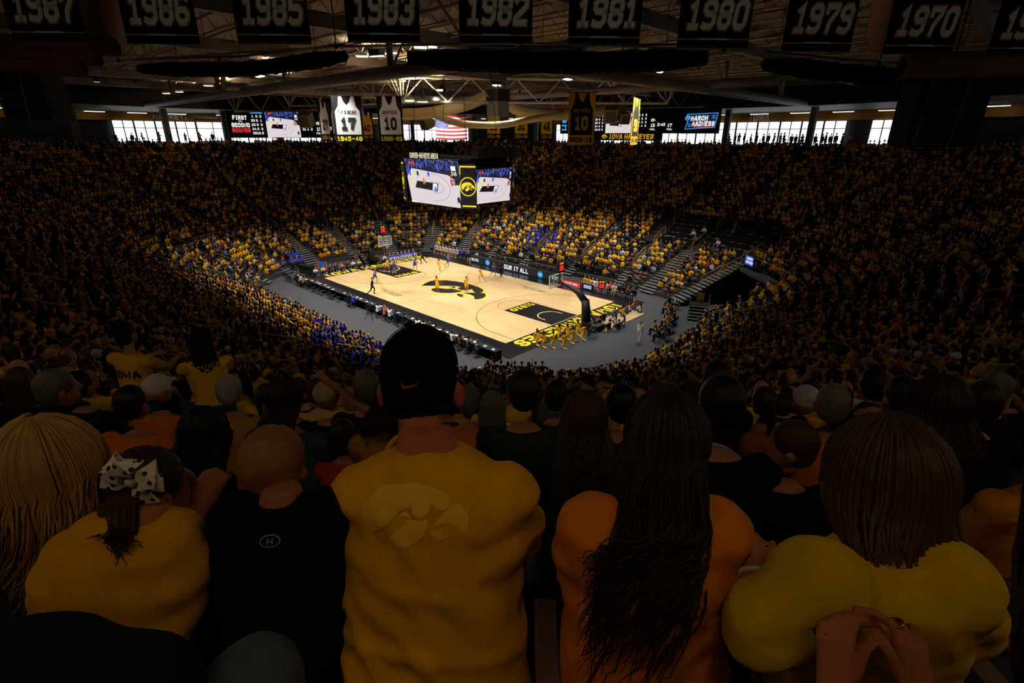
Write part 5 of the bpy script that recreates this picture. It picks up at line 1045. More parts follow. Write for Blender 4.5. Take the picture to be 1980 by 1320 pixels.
figure('ref_run', run_pose(1, .12), 'black', 'black', shoe='black', sleeve=.4, leg=1, haircol='dark'); figure('ref_stand', pose_stand(.1, arms=A_GUARD, lf=(.2, -.2), lk=(.2, .1), h=.93), 'black', 'black', shoe='black', sleeve=.4, leg=1, haircol='black', skin='skin2'); figure('coach_walk', pose_stand(.05, lf=(.35, -.3), lk=(.1, .2), h=.93), 'black', 'khaki', shoe='black', sleeve=.95, leg=1, haircol='dark'); figure('walker', pose_stand(.03, lf=(.25, -.2), lk=(.1, .2), h=.94), 'white', 'white', sleeve=.95, leg=1, haircol='blond', hair='long')
figure('kneel_gold', kneel_pose(), 'gold', 'gold', sleeve=.45, leg=1, haircol='dark'); figure('kneel_gold2', kneel_pose(.25), 'gold', 'gold', sleeve=.45, leg=1, haircol='brown', hair='long')
for c in ('black', 'gold', 'white', 'coral', 'grey', 'blue'): figure('floor_' + c, floor_sit(.05), c, 'jeans' if c != 'blue' else 'white', sleeve=.9 if c != 'gold' else .4, leg=1, hair='long' if c in ('white', 'coral', 'blue') else 'short', haircol='blond' if c in ('coral', 'blue') else 'dark')
for c, l, ar in (('white', 'lap', 'short'), ('black', 'knees', 'short'), ('grey', 'lap', 'short'), ('blue', 'phone', 'short'), ('navy', 'phone', 'short'), ('coral', 'phone', 'long'), ('gold', 'lap', 'short'), ('ltblue', 'lap', 'short'), ('brown', 'phone', 'long'), ('green', 'phone', 'cap'), ('khaki', 'lap', 'bob')):
    figure('chair_' + c, pose_sit(.22, arms=l), c, 'black' if c not in ('black',) else 'jeans', shoe='black', sleeve=.95 if c != 'gold' else .4, leg=1, hair=ar, haircol={'white': 'dark', 'coral': 'blond', 'grey': 'grey'}.get(c, 'dark'))
figure('bench_white', pose_sit(.3, arms='knees'), 'white', 'white', sleeve=.4, leg=.3, hair='pony', haircol='blond'); figure('bench_gold', pose_sit(.1, arms='lap'), 'gold', 'gold', sleeve=.1, leg=.3, hair='pony', haircol='brown')
figure('stand_black', pose_stand(.05, arms=A_FWD), 'black', 'black', shoe='black', sleeve=.45, leg=1, haircol='black'); figure('stand_black2', pose_stand(.0, arms=A_UP), 'black', 'black', shoe='black', sleeve=.45, leg=1, haircol='brown', hair='long'); figure('stand_blue', pose_stand(.05, arms=A_FWD), 'blue', 'navy', sleeve=.45, leg=1, haircol='grey')
# the game
G1, G2, G3 = 'players in gold uniforms', 'players in blue uniforms', 'game officials in black'
for a in (('ref_run', -4.9, -7.3, 60, 'official in black running along the near sideline by the press table', G3, 'referee'), ('blue_run', -8.3, -4.8, 20, 'blue uniformed player jogging in front of the black-clad official', G2, 'player'), ('gold_run', -11.6, -1.0, 10, 'gold uniformed player in the far black lane', G1, 'player'), ('blue_stand', -10.8, -0.6, 30, 'blue uniformed player close beside gold one in the far lane', G2, 'player'), ('blue_ball', -9.8, 1.7, 0, 'blue uniformed player carrying the orange ball up court', G2, 'player'),
          ('ref_run', -12.1, 4.6, 200, 'official in black striding over the far baseline lettering', G3, 'referee'), ('gold_run2', -6.7, 2.95, 190, 'gold uniformed player right of the far free throw circle', G1, 'player'), ('blue_run2', -8.2, 5.5, 20, 'blue uniformed player running before the visitors bench', G2, 'player'), ('gold_stand', -0.5, -2.4, 170, 'gold uniformed player with long black hair on the left of the emblem', G1, 'player'), ('gold_up', 1.85, -0.45, 165, 'gold uniformed player raising an arm on the right of the emblem', G1, 'player'), ('gold_run', -0.4, 3.75, 200, 'gold uniformed player running near the half court line', G1, 'player'), ('blue_run', -0.9, 6.1, 350, 'blue uniformed player running along the far sideline', G2, 'player'), ('ref_stand', -0.3, 6.75, 255, 'official in black standing before the white sign lettering', G3, 'referee'), ('coach_walk', -7.3, 8.1, 330, 'coach in black jacket and khaki trousers by the visitors bench', None, 'coach')):
    person('player' if a[6] == 'player' else a[6], a[0], a[1], a[2], a[3], a[4], a[6], a[5])
M_BALL = mat('orange_ball', '#d8651c', rough=.7)
ball = MB().ell((0, 0, 0), (.12, .12, .12), 14, 10).build('basketball', M_BALL, None, smooth=True, loc=(-9.8 + .50, 1.7, 1.16), label='orange basketball held by the blue player', cat='ball'); 
for k in range(2): MB().tube([(.121 * math.cos(a * PI / 12), .121 * math.sin(a * PI / 12) * (1 - k), .121 * math.sin(a * PI / 12) * k) for a in range(24)], .003, 4, close=True).build('seam', M_DARK, ball)
# ------------------------------------------------------------------ hoops
M_GLASS = bpy.data.materials.new('backboard_glass'); M_GLASS.use_nodes = True; _b = M_GLASS.node_tree.nodes['Principled BSDF']; _b.inputs['Base Color'].default_value = (.75, .82, .85, 1); _b.inputs['Alpha'].default_value = 0.18; _b.inputs['Roughness'].default_value = 0.08
M_PAD = mat('black_padding', '#0e0d0d', rough=.55); M_RIM = mat('orange_rim', '#e2531a', rough=.4, metal=.3); M_NET = mat('white_net', '#e2e2e2', rough=.9); E_CLK = em('clock_red', '#ff2b1e', 2.0); E_AMB = em('clock_amber', '#ffa020', 1.6)
def hoop(s, label, clock):
    X = lambda v: s * v; bx = LX - 1.22 + .02; o = empty('basket_stand', (X(17.0), 0, .02), label=label, cat='hoop', group='basketball stands'); R = lambda x, y, z: (X(x) - X(17.0), y, z - .02)
    MB().box(R(17.3, 0, .28), (1.7, 1.1, .5)).build('base', M_PAD, o); MB().tube([R(16.55, 0, .25), R(16.5, 0, 1.3), R(16.35, 0, 2.35)], [.42, .40, .33], 12).build('padded_column', M_PAD, o, smooth=True); MB().tube([R(16.4, 0, 2.2), R(15.6, 0, 2.85), R(14.6, 0, 3.2), R(13.35, 0, 3.3)], [.30, .27, .17, .10], 10).build('arm', M_PAD, o, smooth=True); MB().tube([R(17.6, 0, .5), R(15.2, 0, 2.9)], .08, 8).build('brace', M_PAD, o)
    b = MB().box(R(bx, 0, 3.43), (.03, 1.78, 1.02)).build('glass_board', M_GLASS, o)
    for y, z, sy, sz in ((0, 3.95, 1.83, .06), (0, 2.9, 1.83, .09), (-.9, 3.43, .06, 1.07), (.9, 3.43, .06, 1.07)): MB().box(R(bx, y, z), (.07, sy, sz)).build('board_frame', M_WHITE, b)
    for y, z, sy, sz in ((0, 3.5, .61, .05), (0, 3.06, .61, .05), (-.29, 3.28, .05, .46), (.29, 3.28, .05, .46)): MB().box(R(bx - .03, y, z), (.01, sy, sz)).build('target_square', M_WHITE, b)
    c = (bx - .38, 0, 3.05); MB().tube([R(c[0] + .229 * math.cos(a * PI / 14), .229 * math.sin(a * PI / 14), 3.05) for a in range(28)], .012, 6, close=True).tube([R(bx - .02, -.08, 3.05), R(bx - .16, 0, 3.05), R(bx - .02, .08, 3.05)], .02, 5).build('rim', M_RIM, o)
    n = MB()
    for a in range(12):
        for d in (1, -1): n.tube([R(c[0] + .229 * math.cos(a * PI / 6), .229 * math.sin(a * PI / 6), 3.05), R(c[0] + .17 * math.cos((a + d * .5) * PI / 6), .17 * math.sin((a + d * .5) * PI / 6), 2.82), R(c[0] + .13 * math.cos((a + d) * PI / 6), .13 * math.sin((a + d) * PI / 6), 2.62)], .006, 3, cap=False)
    n.build('net', M_NET, o)
    k = MB().box(R(13.55, 0, 4.75), (.25, .75, 1.0)).build('shot_clock', M_DARK, o); MB().tube([R(13.4, 0, 3.3), R(13.55, 0, 4.4)], .04, 5).build('clock_post', M_PAD, o)
    for e in (1, -1):
        nx = V3(e, 0, 0); f_ = (np.array(R(13.55, 0, 4.62)) + nx * .135, V3(0, e, 0), UP); b = MB(); text_mb(b, '28', .42, f_, t=1.3, fit=.5); b.build('red_digits', E_CLK, k); b = MB(); text_mb(b, '2:49', .2, (np.array(R(13.55, 0, 5.03)) + nx * .135, V3(0, e, 0), UP), t=1.2, fit=.5); b.build('amber_digits', E_AMB, k)
hoop(1, 'near padded basket stand with glass board over black lane', '28'); hoop(-1, 'far padded basket stand with glass board in front of the benches', '20')
# ------------------------------------------------------------------ score table with lit boards along the far sideline
M_LEDG = em('led_grey', '#3a3b40', .35)
tb = empty('score_table', (-1.3, 9.4, .07), label='long score table with lit advertising boards on the far sideline', cat='table')
MB().box((0, .55, .74), (15.2, .8, .05)).build('table_top', M_DARK, tb)
for k in range(5):
    x = -6.1 + k * 3.04; p = MB().box((x, 0, .45), (3.0, .1, .86)).build('led_board', M_DARK, tb); b = MB(); quad2(b, x - 1.48, .04, x + 1.48, .86, (V3(0, -.055, 0), V3(1, 0, 0), UP)); b.build('led_face', M_LEDG, p)
ff = lambda x, z: (V3(x, -.07, z), V3(1, 0, 0), UP)
b = MB(); text_mb(b, 'GEICO', .34, ff(-6.2, .45), t=1.5, fit=1.3); b.build('lettering', E_WHITE, tb)
b = MB(); text_mb(b, 'OUR IT ALL', .55, ff(.9, .45), t=1.6, shear=.1, fit=3.9); b.build('lettering', E_WHITE, tb); b = MB(); text_mb(b, 'AT&T', .34, ff(6.9, .45), t=1.5, fit=.95); b.build('lettering', E_WHITE, tb)
for x in (-3.9, 4.7):
    b = MB(); b.poly([(.37 * math.cos(a * PI / 12), .37 * math.sin(a * PI / 12)) for a in range(24)], ff(x, .45)); b.build('blue_disc', E_LBLUE, tb); b = MB(); text_mb(b, 'NCAA', .15, (V3(x, -.08, .45), V3(1, 0, 0), UP), t=1.4, fit=.5); b.build('lettering', E_WHITE, tb)
rb = empty('advert_board', (8.1, 8.95, .07), label='red lit advertising board right of the score table', cat='board'); MB().box((0, .06, .35), (2.4, .1, .6)).build('panel', M_DARK, rb); b = MB(); quad2(b, -1.18, .07, 1.18, .63, (V3(0, 0, 0), V3(1, 0, 0), UP)); b.build('red_face', em('board_red', '#e8371e', .85), rb); b = MB(); text_mb(b, 'STATE FARM', .22, (V3(0, -.02, .35), V3(1, 0, 0), UP), t=1.4, fit=1.7); b.build('lettering', E_WHITE, rb)
rb = empty('advert_board', (10.2, 9.0, .07), label='small dark lit board beside the red advertising board', cat='board'); MB().box((0, .06, .38), (1.4, .1, .66)).build('panel', M_DARK, rb); b = MB(); quad2(b, -.5, .2, .5, .58, (V3(0, 0, 0), V3(1, 0, 0), UP)); b.build('blue_face', em('board_pale', '#a9b6e8', .8), rb)
def clock(x, y, z, yaw, label, post=True):
    o = empty('shot_clock', (x, y, .07), yaw, label=label, cat='clock'); MB().box((0, 0, z), (.7, .25, .9)).build('case', M_DARK, o); MB().tube([(0, 0, 0), (0, 0, z - .4)], .05, 6).build('post', M_DARK, o)
    f_ = lambda zz: (V3(0, -.135, zz), V3(1, 0, 0), UP); b = MB(); text_mb(b, '28', .4, f_(z - .15), t=1.3, fit=.5); b.build('red_digits', E_CLK, o); b = MB(); text_mb(b, '2:49', .18, f_(z + .26), t=1.2, fit=.48); b.build('amber_digits', E_AMB, o)
clock(11.9, 9.1, 1.0, .5, 'black clock with red digits standing beside the home bench'); clock(-16.6, 2.2, 3.9, .9, 'tall black clock with red digits behind the far basket')
# ------------------------------------------------------------------ chairs, benches, press tables and the people on them
chm = MB().box((0, 0, .44), (.42, .42, .04)).box((0, -.22, .72), (.42, .03, .3))
for x in (-.18, .18): chm.tube([(x, -.22, .86), (x, -.2, .45), (x, .18, 0)], .013, 4); chm.tube([(x, .16, .45), (x, -.2, 0)], .013, 4)
chm = chm.mesh('folding_chair', mat('black_chair', '#15161a', rough=.5))
def chair(x, y, face, label, group, z=0.0): return link('folding_chair', chm, None, loc=(x, y, z), rz=math.radians(face) - PI / 2, label=label, cat='chair', group=group)
for k in range(9):
    x = -8.4 + k * 1.72; key = ['chair_white', 'chair_black', 'chair_navy', 'chair_grey', 'chair_black', 'chair_khaki', 'chair_black', 'chair_navy', 'chair_black'][k]
    chair(x, 10.6, 270, 'black folding chair behind the score table', 'score table chairs'); person('official', key, x, 10.62, 270, 'seated %s-clad table official, %s from the left behind the lit boards' % (key[6:], ORD[k]), 'person', 'table officials', 0.0)
for k in range(12):
    x = 9.2 + k * .56; key = ['bench_gold', 'bench_gold', 'bench_white', 'bench_white', 'bench_white', 'bench_white', 'chair_coral', 'bench_white', 'chair_black', 'chair_black', 'chair_brown', 'chair_black'][k]; y = 10.0 - k * .03
    chair(x, y - .02, 270, 'black folding chair of the home bench', 'home bench chairs'); person('bench_player' if k < 8 else 'person', key, x, y, 270, 'person in %s on the home bench, %s from the clock' % (key.split('_')[1], ORD[k]), 'person', 'home bench', 0.0)
for k in range(11):
    x = -17.0 + k * .72; key = ['chair_blue', 'bench_white', 'bench_white', 'bench_white', 'bench_white', 'bench_white', 'bench_white', 'bench_white', 'chair_blue', 'chair_navy', 'chair_blue'][k]
    chair(x, 10.3, 270, 'black folding chair of the visitors bench', 'visitors bench chairs'); person('bench_player' if 0 < k < 8 else 'person', key, x, 10.32, 270, 'person in %s on the visitors bench, %s from the far end' % (key.split('_')[1], ORD[k]), 'person', 'visitors bench', 0.0)
# near press tables
M_TCL = mat('black_table_cloth', '#121317', rough=.85)
paper = MB().box((0, 0, .004), (.30, .22, .008)).mesh('paper_stack', M_WHITE)
for k in range(8):
    x = -13.4 + k * 3.95
    t_ = empty('press_table', (x, -10.25, 0), label='black-clothed press table on the near sideline, %s from the left' % ORD[k], cat='table', group='near press tables'); MB().box((0, 0, .73), (3.9, .72, .04)).build('table_top', M_TCL, t_); MB().box((0, .34, .36), (3.86, .03, .70)).build('front_skirt', M_TCL, t_)
    for q in (-1.8, 1.8): MB().box((q, 0, .36), (.05, .6, .7)).build('leg', M_BLACKM, t_)
    for q in range(4):
        if k == 2 and q % 2: continue
        link('paper_stack', paper, None, loc=(x - 1.5 + q * .95 + random.uniform(-.2, .2), -10.25 + random.uniform(-.15, .15), .752), rz=random.uniform(-.6, .6), label='white papers on the %s press table from the left' % ORD[k], cat='papers', group='papers on the near press tables')
pr = [(-13.9, 'navy'), (-13.2, 'white'), (-12.5, 'khaki'), (-11.5, 'navy'), (-3.4, 'navy'), (-2.5, 'blue'), (.2, 'navy'), (1.6, 'white'), (2.7, 'coral'), (3.5, 'white'), (4.4, 'navy'), (5.6, 'black'), (7.4, 'white'), (8.2, 'gold'), (9.0, 'grey'), (9.8, 'white'), (10.8, 'black'), (11.8, 'white'), (12.7, 'brown'), (13.6, 'green'), (14.6, 'grey')]
for k, (x, c) in enumerate(pr):
    chair(x, -10.98, 90, 'black folding chair at the near press table', 'press chairs'); person('press_person', 'chair_' + c, x, -10.95, 90, 'press person in %s, %s from the left at the near table' % (c, ORD[k]), 'person', 'press row', 0.0)
for x in (-16.5, -15.8, -15.1, -10.2, -9.3, -8.4, -7.2, -6.3, -5.2): chair(x, -10.98, 90, 'empty black folding chair at the left press tables', 'empty press chairs')
# posts and tripod on the grey walkway
for k, (px, py) in enumerate(((583, 551), (604, 563), (639, 578), (676, 594), (770, 632))):
    p = at_z(px, py, 0); o = empty('barrier_post', (*p[:2], 0), label='slim black barrier post on the grey walkway, %s from the left' % ORD[k], cat='post', group='barrier posts'); MB().tube([(0, 0, 0), (0, 0, .03)], .16, 12).build('foot', M_BLACKM, o); MB().tube([(0, 0, .03), (0, 0, 1.0)], .03, 8).build('pole', M_BLACKM, o); MB().tube([(0, 0, .9), (0, 0, 1.02)], .045, 8).build('head', M_BLACKM, o)
p = at_z(716, 618, 0); o = empty('camera_tripod', (*p[:2], 0), label='black camera tripod behind the press table', cat='tripod')
for a in (0, 2.1, 4.2): MB().tube([(0, 0, 1.15), (.45 * math.cos(a), .45 * math.sin(a), 0)], .022, 5).build('leg', M_BLACKM, o)
MB().box((0, 0, 1.3), (.2, .34, .22)).build('camera_body', M_DARK, o)
# near baseline: kneeling squad, seated photographers
for k, (px, py, key) in enumerate(((1040, 667, 'kneel_gold2'), (1052, 671, 'kneel_gold2'), (1070, 672, 'kneel_gold'), (1082, 656, 'kneel_gold2'), (1092, 673, 'kneel_gold'), (1098, 655, 'kneel_gold2'), (1107, 663, 'kneel_gold'), (1118, 647, 'kneel_gold2'), (1128, 656, 'kneel_gold'))):
    p = at_z(px, py, 0); person('squad_member', key, p[0], p[1], 165, 'kneeling squad member in gold, %s from the left on the near baseline' % ORD[k], 'person', 'kneeling gold squad', 0.0)
bs = [(1178, 640, 'black'), (1190, 628, 'white'), (1168, 622, 'black'), (1188, 616, 'grey'), (1196, 640, 'black'), (1204, 612, 'gold'), (1212, 608, 'grey'), (1218, 604, 'white'), (1226, 600, 'coral'), (1238, 606, 'white'), (1160, 634, 'black'), (1206, 632, 'white')]
for k, (px, py, c) in enumerate(bs): p = at_z(px, py, 0); person('sideline_person', 'floor_' + c, p[0], p[1], 180, 'person in %s sitting on the floor right of the near basket, %s from the left' % (c, ORD[k]), 'person', 'seated group right of the near basket', 0.09)
p = at_z(1148, 652, 0); chair(p[0], p[1], 180, 'folding chair beside the padded base of the near basket', 'cameraman chair'); person('cameraman', 'chair_grey', p[0], p[1], 180, 'person in grey seated next to the near basket base', 'person', None, 0.0)
p = at_z(1235, 660, 0); person('walker', 'walker', p[0], p[1], 100, 'blond person in white walking on the grey floor at the right', 'person', None, 0.0)
# far baseline
fb = [(-16.4, -7.6, 'white'), (-16.5, -6.6, 'gold'), (-16.3, -5.8, 'black'), (-16.5, -5.0, 'black'), (-16.5, -4.2, 'coral'), (-16.5, -3.4, 'black'), (-16.6, -2.6, 'white'), (-16.5, -1.8, 'gold'), (-16.6, -1.0, 'black'), (-17.0, 1.0, 'black'), (-16.6, 1.9, 'white'), (-16.4, 2.6, 'blue'), (-16.4, 3.2, 'blue'), (-16.4, 3.8, 'blue'), (-16.4, 4.4, 'blue'), (-16.4, 5.0, 'blue'), (-16.4, 5.6, 'blue'), (-16.5, 6.4, 'blue')]
for k, (x, y, c) in enumerate(fb): person('sideline_person', 'floor_' + c, x, y, 0, 'person in %s sitting behind the far baseline, %s from the left' % (c, ORD[k]), 'person', 'far baseline row', 0.08)
for k, (x, y, key) in enumerate(((-17.6, -2.0, 'stand_black'), (-17.8, -.9, 'stand_black'), (-20.2, -9.6, 'stand_blue'), (-20.0, -8.6, 'stand_blue'), (-20.6, -7.7, 'stand_blue'), (-20.4, -10.8, 'stand_blue'))): person('standing_person', key, x, y, 10, ['camera operator in black standing left of the far basket', 'person in black standing right beside the far camera operator', 'blue-shirted band member standing at the far left, second from left', 'blue-shirted band member standing at the far left, third from left', 'blue-shirted band member nearest the far benches', 'blue-shirted band member standing farthest left'][k], 'person', None, 0.0)
o = empty('team_sign', at_z(624, 520, .05), rz=.5, label='small blue and orange sign board at the far left corner', cat='sign'); MB().box((0, 0, .5), (1.3, .08, .9)).build('panel', em('sign_blue', '#2d6fd0', .35), o); MB().box((-.6, -.05, .5), (.2, .02, .9)).box((.6, -.05, .5), (.2, .02, .9)).build('edge_strip', em('sign_orange', '#e8602a', .35), o)
o = empty('scorer_desk', at_z(596, 528, 0), rz=.3, label='black draped desk at the far left corner of the court', cat='table'); MB().box((0, 0, .45), (1.9, .8, .9)).build('skirt', M_TCL, o); MB().box((0, 0, .92), (2.0, .9, .05)).build('top', M_DARK, o)
# band standing in the near corner
for k in range(26):
    a = math.radians(300 + (k % 9) * 2.3 + (k // 9) * .9); d = .35 + (k // 9) * .9; x, y = 13 + (12 + d - 1.4) * math.cos(a), -4 + (12 + d - 1.4) * math.sin(a)
    person('band_member', 'stand_black' if k % 3 else 'stand_black2', x, y, 130 + random.uniform(-20, 20), 'band member in black standing in the near corner before the seats', 'person', 'band in the near corner', 0.0)
# black barrier fences at the near rows
def fence(t0, t1, label):
    c = V3(*ring_pt((t0 + t1) / 2, -.9)[0], 0); o = empty('barrier_fence', c, label=label, cat='fence', group='black barrier fences'); ts = np.linspace(t0, t1, 25); P = [V3(*ring_pt(t, -.9)[0], 0) - c for t in ts]
    MB().tube([p + UP * 1.05 for p in P], .03, 5).build('top_rail', M_BLACKM, o); MB().tube([p + UP * .12 for p in P], .02, 5).build('bottom_rail', M_BLACKM, o)
    pm_ = MB().tube([(0, 0, .0), (0, 0, 1.05)], .014, 4).mesh('bar', M_BLACKM)
    for p in P: link('bar', pm_, o, loc=p)
fence(arc_t(7, 323), arc_t(7, 345), 'black barrier fence before the front rows at the lower right'); fence(arc_t(7, 272), arc_t(7, 286), 'black barrier fence before the front rows below the press tables')
# ------------------------------------------------------------------ tunnel mouth, stairs and screen in the far right corner
tn = empty('tunnel_mouth', (*ring_pt(arc_t(1, 46), 3)[0], 0), label='dark tunnel mouth cut into the far right corner of the stand', cat='tunnel', kind='structure'); T0 = V3(*ring_pt(arc_t(1, 46), 3)[0], 0)
for dg, nm in ((36.5, 'side_wall'), (56.5, 'side_wall')):
    a, b_ = V3(*ring_pt(arc_t(1, dg), 0.2)[0], 0) - T0, V3(*ring_pt(arc_t(1, dg), 7.0)[0], 0) - T0; d = b_ - a; MB().add([a, b_, b_ + UP * 4.0, a + UP * .5, a + (.15, .15, 0), b_ + (.15, .15, 0), b_ + UP * 4.0 + (.15, .15, 0), a + UP * .5 + (.15, .15, 0)], [(0, 1, 2, 3), (7, 6, 5, 4), (3, 2, 6, 7), (0, 3, 7, 4), (1, 5, 6, 2)]).build(nm, M_DARK, tn)
a, b_ = V3(*ring_pt(arc_t(1, 36.5), 7.0)[0], 0) - T0, V3(*ring_pt(arc_t(1, 56.5), 7.0)[0], 0) - T0; MB().add([a, b_, b_ + UP * 3.5, a + UP * 3.5], [(0, 1, 2, 3)]).build('back_wall', M_DARK, tn)
MB().box(((a + b_) / 2 + UP * 3.3), (7.0, 2.2, .3), math.radians(46 + 90)).build('landing', M_FLOOR, tn)
for k in range(22): q = a + (b_ - a) * (k + .5) / 22; MB().tube([q + UP * 3.4, q + UP * 4.5], .022, 4).build('railing_bar', M_BLACKM, tn)
MB().tube([a + UP * 4.5, b_ + UP * 4.5], .04, 5).build('railing_top', M_OCHRE, tn)
sp_ = at_z(1347, 622, 0); dirr = V3(math.cos(math.radians(62)), math.sin(math.radians(62)), 0); o = empty('portable_stairs', (*sp_[:2], 0), math.radians(112), label='black portable stairs with pale treads by the tunnel', cat='stairs')
for k in range(5): MB().box((.15 + k * .3, 0, .1 + k * .2), (.3, 1.5, .2)).build('step', M_DARK, o); MB().box((.06 + k * .3, 0, .21 + k * .2), (.12, 1.5, .03)).build('nosing', M_NOSE, o)
for s in (-.8, .8): MB().tube([(0, s, 0), (0, s, .95), (1.5, s, 1.95), (2.6, s, 1.95), (2.6, s, 0)], .03, 5).build('handrail', M_BLACKM, o)
MB().box((2.1, 0, .52), (1.2, 1.5, 1.04)).build('platform', M_DARK, o)
b = MB(); [quad2(b, -.3 + k * .17, 0, -.2 + k * .17, .75, (V3(2.62, 0, 1.2), V3(0, -1, 0), UP)) for k in range(4)]; b.build('yellow_bars', M_GOLD, o)
tv = empty('tunnel_screen', (*ring_pt(arc_t(1, 53), 6.0)[0], 3.6), math.radians(-40), label='bright blue and white screen above the tunnel mouth', cat='screen'); MB().box((0, .06, .75), (1.5, .1, .95)).build('case', M_DARK, tv); MB().tube([(0, .1, 0), (0, .1, .4)], .05, 5).build('post', M_DARK, tv)
b = MB(); quad2(b, -.7, .32, .7, 1.18, (V3(0, 0, 0), V3(1, 0, 0), UP)); b.build('picture', em('tv_blue', '#2450c8', .8), tv); b = MB(); text_mb(b, 'MARCH', .26, (V3(0.05, -.02, .95), V3(1, 0, 0), UP), t=1.9, fit=1.0); text_mb(b, 'MADNESS', .26, (V3(.05, -.02, .6), V3(1, 0, 0), UP), t=1.9, fit=1.2); b.build('lettering', E_WHITE, tv)
handrail(arc_t(1, 59), 5, 5, 'tall ochre railing beside the tunnel landing', None)
# courtside seats on the right
rs = [(1292, 600), (1300, 607), (1296, 614), (1305, 620), (1290, 625), (1302, 632), (1286, 640), (1294, 648), (1268, 640), (1276, 652), (1308, 590), (1296, 588)]
for k, (px, py) in enumerate(rs): p = at_z(px, py, .4); c = ['gold', 'black', 'khaki', 'black', 'gold', 'black', 'grey', 'black', 'gold', 'navy', 'white', 'black'][k]; chair(p[0], p[1], 190, 'black chair in the courtside rows left of the stairs', 'courtside chairs'); person('courtside_person', 'chair_' + c, p[0], p[1], 190, 'courtside spectator in %s left of the portable stairs, %s of twelve' % (c, ORD[k]), 'person', 'courtside spectators', 0.0)
# writers' desks in the far right stand
for i in range(9, 15):
    for (t0, t1, nm) in ((arc_t(1, 62), arc_t(1, 79), 'right'), (arc_t(1, 81.5), 2 + 1.0 / 22, 'left')):
        c = V3(*ring_pt((t0 + t1) / 2, RUN * i + .25)[0], tread_z(i)); o = empty('writers_desk', c, label='black writers desk in the far right stand, %s block, %s row up' % (nm, ORD[i - 9]), cat='desk', group='writers desks'); ts = np.linspace(t0, t1, 9); b = MB(); f_ = MB()
        for k in range(8):
            q = [V3(*ring_pt(t, RUN * i + e)[0], tread_z(i) + .74) - c for t, e in ((ts[k], .1), (ts[k + 1], .1), (ts[k + 1], .5), (ts[k], .5))]; b.add(q + [x - UP * .05 for x in q], [(3, 2, 1, 0), (4, 5, 6, 7), (0, 1, 5, 4), (2, 3, 7, 6)]); f_.add([q[0] - UP * .7, q[1] - UP * .7, q[1], q[0]], [(0, 1, 2, 3)])
        b.build('desk_top', M_TCL, o); f_.build('front_panel', M_DARK, o)
        for k in range(4):
            t = random.uniform(t0, t1); p, nn = ring_pt(t, RUN * i + .3); link('paper_stack', paper, None, loc=(*p, tread_z(i) + .745), rz=math.atan2(nn[1], nn[0]) + random.uniform(-.3, .3), label='white papers on a writers desk, %s block, %s row up' % (nm, ORD[i - 9]), cat='papers', group='papers on the writers desks')
        for k in range(2):
            if random.random() < .6: t = random.uniform(t0, t1); p, nn = ring_pt(t, RUN * i + .78); key = random.choice(['chair_black', 'chair_navy', 'chair_white', 'chair_grey']); person('writer', key, p[0], p[1], math.degrees(math.atan2(-nn[1], -nn[0])), 'writer in %s at a desk of the far right stand, %s block, %s row up' % (key[6:], nm, ORD[i - 9]), 'person', 'writers at the desks', tread_z(i))
# people standing on the concourse against the windows
rr_ = random.Random(11)
figure('visitor_black', pose_stand(.03), 'black', 'black', shoe='black', sleeve=.9, leg=1, haircol='dark'); figure('visitor_gold', pose_stand(.0, arms=A_FWD), 'gold', 'jeans', shoe='black', sleeve=.42, leg=1, haircol='brown', hair='long')
for k in range(30):
    left = k >= 22; px = (225 + (k - 22) * 27 if left else 1410 + k * 11) + rr_.uniform(-4, 4); d = D0 + rr_.uniform(2.0, 6.5); p = ring_at(px, d, CZ + 1, 3.4 if left else 1.0, 6.0 if left else 3.0); gold = rr_.random() < .3
    person('visitor', 'visitor_gold' if gold else 'visitor_black', p[0], p[1], rr_.uniform(0, 360), '%s visitor standing on the %s concourse against bright windows, %s from the left' % ('gold-shirted' if gold else 'dark', 'left' if left else 'right', ORD[k - 22 if left else k]), 'person', 'visitors on the concourse', CZ - .02, rr_.uniform(.92, 1.06))
# ------------------------------------------------------------------ the people nearest the camera, each built for its own pose
def arc_place(row, px, h=0.8, back=0.0):
    d = RUN * row + .34 - back; lo, hi = arc_t(7, 285), arc_t(7, 340); f = lambda t: project((*ring_pt(t, d)[0], tread_z(row) + h))[0] - px
    for _ in range(60):
        m = (lo + hi) / 2
        if f(m) < 0: lo = m
        else: hi = m
    p, nn = ring_pt(lo, d); return V3(p[0], p[1], tread_z(row)), math.atan2(-nn[1], -nn[0]) - PI / 2
def to_loc(p, loc, yaw): return rotz(-yaw) @ (np.asarray(p, float) - loc)
def hero_torso(J, rings, g=0.0, n=20):
    pel, neck = J['pel'], J['neck']; sp = neck - pel; sx = J['shR'] - J['shL']; sx = sx / np.linalg.norm(sx); out = []; mid = (J['shL'] + J['shR']) / 2
    for a, x, y in rings:
        q = pel + sp * a; bl = max(0, 1 - abs(a - .84) / .35); q = q + (mid - (pel + sp * .84)) * bl * .9; sxx = V3(1, 0, 0) * (1 - bl) + sx * bl; fw = np.cross(V3(0, 0, 1), sxx); fw = fw - sp * (fw @ sp) / (sp @ sp) * .8; fw /= np.linalg.norm(fw)
        out.append((q, sxx * (x + g), fw * (y + g)))
    return [loft_geo(out, n)]
RING_M = [(-.2, .175, .13), (-.08, .205, .15), (.08, .212, .152), (.25, .206, .145), (.45, .205, .138), (.62, .212, .132), (.76, .218, .122), (.86, .208, .105), (.93, .160, .085), (.985, .082, .07), (1.05, .068, .066)]
RING_W = [(-.2, .175, .13), (-.08, .195, .15), (.08, .19, .145), (.25, .172, .13), (.45, .17, .125), (.62, .178, .12), (.76, .178, .112), (.86, .158, .095), (.93, .105, .075), (.985, .062, .058), (1.05, .052, .052)]
